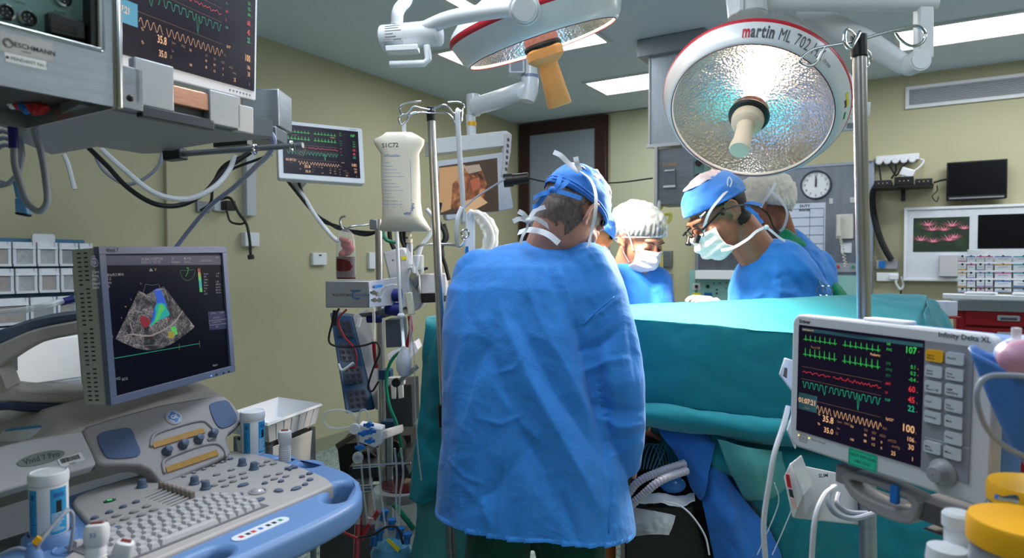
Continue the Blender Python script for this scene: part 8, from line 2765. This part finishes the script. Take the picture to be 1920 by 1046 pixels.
hp_ = thing('hand_piece','white tapered hand piece with a blue stripe in a clear plastic sleeve','hand piece',P(882,440,1.85))
qb(hp_,'body',M_WPLAS,[(874,398),(884,392),(890,400),(890,470),(886,500),(874,500),(870,470)],2.36,.02,.005)
qb(hp_,'blue_stripe',M_MBLUE,[(873,462),(878,462),(879,486),(871,486)],2.355,.004,0)
mb = MB().tube(smooth_path([P(*p) for p in ((884,398,2.36),(900,402,2.36),(917,422,2.36),(924,450,2.36),(912,480,2.36))],6),.008,10)
world(mb,hp_).build('bent_tube',mat('pale_tube',rgb(214,200,190),.4),hp_)
mb = MB().tube(smooth_path([P(*p) for p in ((878,398,2.36),(902,408,2.36),(920,436,2.36),(914,478,2.36),(908,500,2.36))],8),[.012 + .016 * min(1,i / 12) + .002 * sin(i * 1.7) for i in range(33)],12)
world(mb,hp_).build('clear_sleeve',M_CLEAR,hp_)
# ---------------------------------------------------------------- heart-lung equipment stack
pf = thing('equipment_pole','thick steel equipment pole with hook arm and blue clamps, left of the slim drip pole','equipment pole',V((P(716,900,2.5).x,P(716,900,2.5).y,0)))
a = P(710,412,2.5); b = P(722,1046,2.5)
world(MB().cyl(a,V((b.x,b.y,.03)),.0145),pf).build('pole',M_POLE,pf)
tubes(pf,'hook',M_STEEL,.004,[(706,418,2.5),(680,422,2.45),(662,424,2.4),(645,430,2.4),(638,418,2.4),(640,408,2.4),(648,405,2.4)])
pbox(pf,'hook_clamp',M_STEELD,(693,411,707,430),2.47,.03)
for r,d in (((710,694,733,712),2.47),((714,790,740,808),2.47)):
	pbox(pf,'blue_clamp',M_TEALBL,r,d,.05)
for X,Y in ((703,598),(740,553),(738,580)):
	c = P(X,Y,2.40); world(MB().cyl(c + V((-.03,0,0)),c + V((.025,0,0)),.020 if X > 710 else .014,.026 if X > 710 else .014),pf).build('clamp_knob',M_DBLUE,pf,bevel=.004)
qb(pf,'bracket',M_STEELD,[(672,588),(700,585),(733,572),(735,592),(712,598),(678,594)],2.42,.03)
pbox(pf,'side_arm',M_OFFW,(727,708,758,722),2.45,.03)
c = P(744,716,2.42); world(MB().cyl(c,c + V((0,-.02,0)),.016),pf).build('arm_knob',M_BLACK,pf)
world(MB().tube([P(752,712,2.45),P(768,700,2.45),P(784,686,2.45)],.009,12),pf).build('arm_rod',M_STEEL,pf)
qb(pf,'base_plate',M_DSTEEL,[(655,875),(760,868),(768,890),(652,900)],2.6,.3)
bb_ = thing('blood_bag','clear bag half full of dark blood hanging from the hook arm','blood bag',P(647,480,2.4))
def bag(rows,D):
	mb = MB(); n = 20; vs = []
	for y,l,r,th in rows:
		for k in range(n):
			a = 2 * pi * k / n; vs.append(P((l + r) / 2 + (r - l) / 2 * cos(a),y,D) + V((0,th * sin(a),0)))
	mb.add(vs,[(i * n + k,(i + 1) * n + k,(i + 1) * n + (k + 1) % n,i * n + (k + 1) % n) for i in range(len(rows) - 1) for k in range(n)] + [tuple(range(n)),tuple((len(rows) - 1) * n + k for k in range(n))[::-1]])
	return world(mb,bb_)
bag([(481,630,666,.018),(500,630,666,.022),(523,631,667,.016)],2.4).build('blood_fill',M_BLOOD,bb_,angle=60)
bag([(430,641,653,.004),(438,634,662,.010),(455,631,666,.016),(482,630,667,.019),(520,630,668,.020)],2.4).build('clear_bag',film('thin_bag_film',(.8,.82,.84,1),.10,.2),bb_,angle=60)
mb = MB()
for k in range(9): mb.ball(P(640 + (k * 7 % 18),448 + k * 3.6,2.4),.010 + .003 * (k % 3),10,8)
world(remesh(mb,.004,3)[0],bb_).build('clot',mat('pink_froth',rgb(168,74,74),.3,0,.3,60,coat=.5),bb_,angle=180)
pc = thing('vacuum_controller','flat grey controller box with dark lettering in front of the equipment pole','controller box',P(650,552,2.3))
fmx,w_,h_ = frame3(P(610,527,2.25),P(692,527,2.25),P(610,577,2.25))
MB().box((0,.075,0),(w_,.15,h_)).build('case',mat('controller_grey',rgb(150,152,156),.4,.4),pc,M=inv(pc) @ fmx,bevel=.003)
tx = MB().use(M_INK).text('POLYSTAN',-w_ * .33,-.006,.0125,y=-.001).text('Vacuum',w_ * .06,.010,.0125,y=-.001).use(M_INKB).text('Controller',w_ * .12,-.006,.0135,y=-.001).text('C',w_ * .08,-.016,.045,y=-.0012)
tx.build('lettering',None,pc,M=inv(pc) @ fmx,smooth=False)
qb(pc,'side_panel',mat('silver_panel',rgb(168,172,180),.35,.5),[(692,528,2.25),(740,520,2.4),(740,572,2.4),(692,577,2.25)],2.25,.05)
for X,Y in ((698,548),(705,551),(699,562),(708,562)):
	c = P(X,Y,2.25); world(MB().cyl(c,c + V((.01,-.022,0)),.008),pc).build('port',M_CHROME,pc)
qb(pc,'blue_mark',M_MBLUE,[(703,535,2.27),(717,533,2.31),(717,538,2.31),(703,540,2.27)],2.2,.002,0)
tubes(pc,'line',M_TUBE,.005,[(714,556,2.22),(720,540,2.2),(735,535,2.2),(748,536,2.2)],[(700,575,2.24),(701,600,2.24),(701,640,2.24)])
cl = thing('display_column','tilted blue column of four small display windows behind the controller box','display column',P(665,680,2.9))
A,B,C_,D_ = P(618,586,2.8),P(659,592,2.86),P(700,768,2.8),P(646,776,2.74)
qb(cl,'front_panel',M_TEALBL,[(618,586,2.8),(659,592,2.86),(702,768,2.8),(648,776,2.74)],2.8,.08,.006)
qb(cl,'side_panel',M_GREYP,[(661,592,2.87),(686,580,3.0),(722,770,2.96),(704,768,2.81)],2.9,.04,.003)
for k in range(4):
	t0 = .06 + k * .24; t1 = t0 + .18
	q = []
	for s,t in ((.2,t0),(.88,t0),(.88,t1),(.2,t1)):
		l = A.lerp(D_,t); r = B.lerp(C_,t); q.append(l.lerp(r,s) + V((0,-.003,0)))
	w = quadbox(cl,'display_window',mat('smoky_window',rgb(46,58,76),.3),q,.004,(0,1,0),0)
	mb = MB()
	for i in range(3):
		for j in range(3):
			c = q[0].lerp(q[1],(i + .5) / 3).lerp(q[3].lerp(q[2],(i + .5) / 3),(j + .5) / 3) + V((0,-.003,0)); mb.box(c,(.020,.003,.012))
	world(mb,cl).build('readout',mat('readout_rose',rgb(66,64,78),.4),w,smooth=False)
pu = thing('pump_housing','slanted white pump housing behind the fluid bag line','pump',P(755,530,2.6))
qb(pu,'housing',M_OFFW,[(717,472),(757,463),(766,478),(780,530),(793,566),(786,580),(752,592),(738,560)],2.6,.16,.008)
qb(pu,'yellow_mark',M_LABELY,[(752,481),(762,480),(763,486),(753,488)],2.597,.002,0)
qb(pu,'grey_hinge',M_GREYP,[(763,505),(770,500),(783,515),(784,535),(778,541),(770,525)],2.58,.03,.003)
for X,Y,r_ in ((775,517,.012),(738,488,.004),(763,562,.003),(762,580,.012)):
	c = P(X,Y,2.56); world(MB().cyl(c,c + V((0,-.02,0)),r_),pu).build('boss',M_CHROME,pu)
qb(pu,'arm_block',M_OFFW,[(788,514),(836,512),(838,555),(790,558)],2.55,.08,.004)
qb(pu,'arm_mount',M_BLACK,[(788,550),(832,548),(834,566),(790,568)],2.54,.1,.003)
qb(pu,'clamp_lever',M_BLACK,[(783,506),(800,500),(803,504),(790,510),(786,514)],2.52,.02,.002)
mb = MB().lathe([(.02,-.055),(.022,-.05),(.022,.01),(.018,.014)],MX.Translation(P(784,485,2.5)),24); world(mb,pu).build('clear_pot',M_TUBE,pu)
qb(pu,'lower_shelf',M_WPLAS,[(725,665),(778,640),(784,655),(770,672),(727,676)],2.6,.12,.002)
qb(pu,'dark_cabinet',mat('slate_cabinet',rgb(66,78,98),.5),[(722,600),(755,598),(757,650),(724,652)],2.75,.1,.003)
qb(pu,'lower_cabinet',mat('dark_cabinet',rgb(48,52,60),.5),[(722,725),(772,720),(774,800),(724,800)],2.75,.2,.003)
qb(pu,'tube_clip',M_OFFW,[(732,720),(742,720),(742,748),(734,748)],2.6,.02); qb(pu,'tube_clip',M_OFFW,[(745,718),(755,718),(756,746),(747,748)],2.6,.02)
# tubing and small parts
LB = {'green_loop': ('bright green tubing looped behind the fluid bag',M_GTUBE,.007),'black_hose': ('black hoses bending behind the fluid bag',M_WIRE,.010)}
def tb(name,label,m,r,pts,cat='tubing'):
	cable(name,label,pts,r,m,cat=cat)
tb('tubing','green tube looping at the left edge of the fluid bag',M_GTUBE,.007,[(745,455,2.6),(725,450,2.6),(718,436,2.6),(726,424,2.6),(742,432,2.6)])
tb('tubing','green tube running down beside the equipment pole to the white block',M_GTUBE,.006,[(760,655,2.4),(740,668,2.4),(728,690,2.4),(724,720,2.4),(730,760,2.4),(742,790,2.4),(748,815,2.4),(752,840,2.4),(748,855,2.4)])
tb('tubing','wide green tube slanting near the floor beside the drape',M_GTUBE,.010,[(738,945,2.3),(755,965,2.3),(776,992,2.3)])
for i,x in enumerate((730,752,760)):
	tb('hose','%s black hose behind the fluid bag' % ('leftmost','middle','rightmost')[i],M_WIRE,.009,[(x,430,2.7),(x + 2,450,2.7),(x + 10,470,2.7),(x + 20,500,2.7)],'hose')
tb('cable','black cable bundle hanging right of the slim pole at the strap',M_WIRE,.007,[(826,380,2.3),(822,410,2.3),(834,440,2.3),(828,470,2.3),(836,500,2.3),(842,525,2.3)],'cable')
tb('cable','second black cable bundle beside the strap',M_WIRE,.008,[(832,420,2.32),(838,445,2.32),(828,458,2.32),(830,480,2.32)],'cable')
tb('wire_hook','thin steel wire arm ending in a hook below the strap',M_CHROME,.004,[(775,470,2.2),(790,460,2.2),(815,458,2.2),(850,459,2.2),(862,462,2.2),(870,452,2.2),(866,445,2.2)],'hook')
tb('cable','white cables hanging behind the fluid bag to the right',M_WWIRE,.008,[(800,392,2.5),(812,410,2.5),(806,440,2.5),(790,462,2.5),(780,500,2.5)],'cable')
tb('wire','thin black wire looping from the controller box round the pole',M_WIRE,.0035,[(636,578,2.25),(625,600,2.25),(617,640,2.25),(640,650,2.25),(680,648,2.25),(705,642,2.25),(712,660,2.25),(700,690,2.25),(690,725,2.25),(698,733,2.25),(710,715,2.25)],'wire')
tb('wire','thin red wire hanging across the blue display column',M_BLOODR,.0035,[(650,580,2.25),(634,600,2.25),(645,630,2.25),(665,655,2.25),(668,685,2.25),(655,690,2.25)],'wire')
tb('wire','white wire bent in a V on the blue display column',M_WWIRE,.005,[(634,682,2.25),(642,694,2.25),(663,680,2.25)],'wire')
tb('clip','black clip hanging under the controller box',M_BLACK,.009,[(629,582,2.25),(625,610,2.25)],'clip')
tb('clip','clear plastic clip hanging under the bracket',M_TUBE,.006,[(676,596,2.25),(671,612,2.25)],'clip')
tb('tubing','thin red tube along the left side of the equipment pole',M_BLOODR,.007,[(701,636,2.3),(702,660,2.3),(706,690,2.3)])
tb('tubing','dark red tube under the pump housing',M_BLOODR,.008,[(768,592,2.4),(770,620,2.4),(762,650,2.4)])
tb('tubing','clear looped line standing out left of the white block',M_TUBE,.004,[(672,795,2.2),(650,802,2.2),(620,802,2.2),(606,788,2.2),(612,773,2.2),(640,769,2.2),(665,778,2.2),(672,795,2.2)])
tb('tubing','clear line arching over the white block',M_TUBE,.004,[(672,835,2.2),(671,800,2.2),(674,775,2.2),(685,769,2.2),(692,785,2.2),(694,800,2.2)])
tb('tubing','long thin clear line hanging in front of the left drape',M_TUBE,.0025,[(768,600,2.1),(776,660,2.1),(778,720,2.1),(780,790,2.1),(784,850,2.1),(790,900,2.1)])
for i,(x0,x1) in enumerate(((675,690),(690,708),(708,722),(740,745),(752,748))):
	tb('tubing','thin clear line hanging below the white block, %s from the left' % ('first','second','third','fourth','fifth')[i],M_TUBE,.0035,[(x0,840,2.2),(x0 + 4,890,2.2),((x0 + x1) / 2,930,2.2),(x1,985,2.2)])
tb('tubing','dark red line leading from the console edge to the red tubes',M_BLOODR,.005,[(598,983,2.1),(625,990,2.1),(655,1003,2.1),(672,1010,2.1)])
tb('tubing','black line arching over the blue oxygenator',M_WIRE,.004,[(672,1008,2.1),(700,1002,2.1),(725,988,2.1),(745,990,2.1),(756,1020,2.1)])
tb('tubing','thick red tube rising from the bottom edge, left one',M_BLOODR,.012,[(668,1080,2.2),(670,1020,2.2),(672,985,2.2),(672,955,2.2)])
tb('tubing','thick red tube leaning right, beside the upright one',M_BLOODR,.010,[(678,1010,2.2),(688,992,2.2),(702,970,2.2),(710,958,2.2)])
for i,(X,Y) in enumerate(((672,943),(671,975),(697,975))):
	mb = MB().lathe([(.009,-.012),(.013,-.01),(.013,.01),(.009,.012)],MX(),16)
	o = mb.build('tube_connector',M_TUBE if i else M_MBLUE); o.location = P(X,Y,2.2); tag(o,('blue','clear lower','clear right')[i] + ' connector on the red tubes near the bottom','connector')
mf = thing('manifold_block','white transducer block with blue stopcocks clamped to the equipment pole','manifold',P(690,815,2.3))
qb(mf,'block',M_WPLAS,[(672,796,2.25),(716,804,2.2),(716,832,2.2),(702,840,2.2),(674,830,2.25)],2.2,.06,.004)
qb(mf,'shelf',M_OFFW,[(716,810,2.2),(752,800,2.4),(754,812,2.4),(716,826,2.2)],2.3,.04,.003)
for X,Y in ((682,812),(696,808),(694,826),(692,796),(676,838)):
	c = P(X,Y,2.17); world(MB().cyl(c + V((0,.01,0)),c + V((0,-.012,0)),.009).box(c + V((0,-.005,0)),(.034,.008,.009)),mf).build('stopcock',M_MBLUE,mf)
c = P(666,803,2.18); world(MB().cyl(c,c + V((0,-.012,0)),.017),mf).build('filter_disc',M_WPLAS,mf)
mb = MB().ball(P(671,858,2.2),(.018,.018,.020),24,14); world(mb,mf).build('drip_dome',M_TUBE,mf)
bs = thing('heart_lung_machine','grey steel base unit of the equipment stack with rails, low at the bottom','base unit',P(700,1000,2.7))
qb(bs,'dark_box',mat('base_dark',rgb(30,30,34),.5),[(632,835),(770,815),(775,900),(640,905)],2.9,.2)
qb(bs,'wood_rail',mat('brown_rail',rgb(72,62,56),.5),[(628,834),(664,812),(668,820),(632,843)],2.6,.03)
qb(bs,'front_plate',M_TAUPE,[(630,905),(690,900),(690,985),(600,978)],2.75,.1)
qb(bs,'side_plate',mat('dim_steel',rgb(92,92,96),.4,.5),[(600,978),(778,985),(780,1200),(598,1200)],2.85,.3)
for y in (910,917,872): world(MB().tube([P(662,y + 4,2.45),P(770,y - 4,2.45)],.007,10),bs).build('rail',M_CHROME,bs)
qb(bs,'upright',M_STEEL,[(724,812),(734,812),(736,985),(726,985)],2.5,.03)
for X,Y,r_ in ((692,862,.05),(738,838,.045)):
	c = P(X,Y,2.75); world(MB().cyl(c + V((0,.05,0)),c + V((0,-.05,0)),r_),bs).build('pump_wheel',M_BLACK,bs,bevel=.006)
rs = thing('reservoir','clear round reservoir with dark blood behind the tubing','reservoir',P(735,950,2.55))
mb = MB().lathe([(.06,-.16),(.085,-.15),(.09,0),(.092,.05),(.07,.06)],MX.Translation(P(748,940,2.42)),36,capb=True); world(mb,rs).build('shell',M_CLEAR,rs)
mb = MB().lathe([(.001,-.02),(.075,-.018),(.08,.03),(.001,.035)],MX.Translation(P(752,925,2.42)),30); world(mb,rs).build('blood_pool',M_BLOOD,rs)
ox = thing('oxygenator','clear blue oxygenator with a yellow label near the floor','oxygenator',P(732,1030,2.3))
mb = MB().lathe([(.001,-.1),(.065,-.09),(.072,0),(.06,.022),(.03,.034),(.001,.036)],MX.Translation(P(734,1032,2.3)),36); world(mb,ox).build('body',film('blue_clear',(.10,.38,.62,1),.75,.15,(.5,.75,.9,1)),ox)
for X,Y in ((710,1012),(733,992),(748,1008),(700,1022),(762,1018),(718,975)):
	c = P(X,Y,2.24); world(MB().cyl(c,c + V((.004,0,.025)),.013,.010).cyl(c + V((.004,0,.025)),c + V((.004,0,.034)),.015),ox).build('blue_port',M_MBLUE,ox)
qb(ox,'yellow_label',M_LABELY,[(724,1013,2.2),(728,1009,2.2),(750,1028,2.2),(746,1036,2.2)],2.2,.002,0)
# ---------------------------------------------------------------- the head end of the table: patient, hoses and pads
pt = thing('person','patient lying under the drapes, only dark hair and brow showing beyond the bent man','person',P(1205,850,2.55))
Hd = look_matrix(P(1212,842,2.62),(0.1,-0.3,0.95),(-0.35,-0.93,-0.2))
b = MB(); head_blobs(b,Hd,P(1290,835,3.0),.05)
limb(b,[P(1290,835,3.0),P(1330,832,3.5),P(1350,830,4.0)],[.11,.13,.10]); world(remesh(b,.006,3)[0],pt).build('body',M_SKIN_B,pt,angle=180)
world(cap_shell(Hd,.05,-.05,r=(.083,.105,.098),crump=.004),pt).build('hair',M_HAIR,pt,angle=180,solid=.002)
cx_,cy_ = .74,2.66  # unseen draped torso, added to bounce warm lamp light onto the faces
world(MB().box((cx_,cy_ + .02,.80),(.46,.26,.40)),pt).build('chest_drape',M_DRAPE,pt,bevel=.05)
world(MB().ball((cx_ - .02,cy_,.985),(.16,.11,.04),28,14),pt).build('chest',mat('painted_skin',rgb(232,170,120),.4),pt,angle=180)
op = thing('operating_table','black operating table end under the hoses','operating table',V((P(1260,1000,2.6).x,P(1260,1000,2.6).y,0)))
c = P(1262,935,2.5)
world(MB().box((c.x,c.y + .2,c.z - .05),(.42,.6,.10)),op).build('black_mattress',M_RUBBER,op,bevel=.02)
world(MB().box((c.x,c.y + .2,c.z - .16),(.30,.5,.12)),op).build('table_frame',M_BLACK,op,bevel=.01)
world(MB().box((c.x,c.y + .25,(c.z - .2) / 2),(.24,.3,c.z - .22)),op).build('column',M_DSTEEL,op,bevel=.01)
qb(op,'dark_side',M_BLACK,[(1172,950),(1300,948),(1340,1100),(1172,1100)],2.3,.1,.006)
M_HOSE = mat('corrugated_grey',rgb(170,168,180),.35,0,.04,10)
def corr(label,pts,r):
	q = smooth_path([P(*p) for p in pts],26); rr = [r * (1 + .10 * sin(i * 1.9)) for i in range(len(q))]
	mb = MB().tube(q,rr,14); c = q[0]; mb.v = [p - c for p in mb.v]; o = mb.build('breathing_hose',M_HOSE,angle=180); o.location = c; tag(o,label,'breathing hose','corrugated breathing hoses')
corr('upper corrugated breathing hose leaving from behind the blue sleeve',[(1165,945,2.2),(1195,905,2.2),(1235,885,2.2),(1285,868,2.22)],.013)
corr('lower corrugated breathing hose curving to the blue sheet',[(1175,955,2.15),(1205,928,2.14),(1240,900,2.14),(1288,882,2.2)],.013)
mb = MB().ball((0,0,0),(.045,.03,.03),24,14); o = mb.build('face_mask',film('blue_mask_plastic',(.05,.25,.7,1),.7,.2,(.3,.5,.9,1)),angle=180); o.location = P(1262,908,2.3); tag(o,'blue plastic mask lying beside the breathing hoses','face mask')
w = sheet([[(1190,935,2.3),(1230,925,2.28),(1270,930,2.27),(1302,925,2.3)],[(1180,942,2.24),(1230,942,2.22),(1275,948,2.22),(1303,938,2.24)]],40,10,lambda p,u,v: .006 * fbm(p,(18,18,18)))
c = P(1240,940,2.25); w.v = [p - c for p in w.v]; o = w.build('white_pad',M_PAPER,angle=180,solid=.003); o.location = c; tag(o,'crumpled white pad on the black mattress under the hoses','pad')
w = sheet([[(1182,950,2.25),(1225,958,2.2),(1268,965,2.2)],[(1178,985,2.2),(1222,988,2.16),(1262,985,2.17)],[(1176,1008,2.2),(1220,1002,2.15),(1255,1003,2.16)]],30,20,lambda p,u,v: .005 * fbm(p,(25,25,25)))
c = P(1220,985,2.2); w.v = [p - c for p in w.v]; o = w.build('clear_wrap',M_CLEARM,angle=180); o.location = c; tag(o,'clear plastic wrap hanging over the black table edge','plastic wrap')
for i in range(6):
	tb('wire','thin teal wire over the patient, %s from the left' % ('first','second','third','fourth','fifth','sixth')[i],mat('teal_wire',rgb(30,110,130),.4),.0022,[(1200 + i * 6,880,2.3),(1204 + i * 8,850,2.32),(1216 + i * 7,832,2.36),(1232 + i * 6,845,2.36),(1240 + i * 6,880,2.32)],'wire')
tb('wire','thin white wire running down over the black table side',M_WWIRE,.003,[(1240,938,2.15),(1275,948,2.15),(1300,970,2.14),(1322,1005,2.14),(1330,1040,2.14)],'wire')
for i,X in enumerate((1432,1460)):
	tb('wire',('left','right')[i] + ' thin clear line hanging on the teal lower drape',M_TUBE,.0018,[(X + 20,905,2.05),(X + 28,940,2.05),(X + 10,990,2.05),(X - 12,1040,2.05)],'wire')
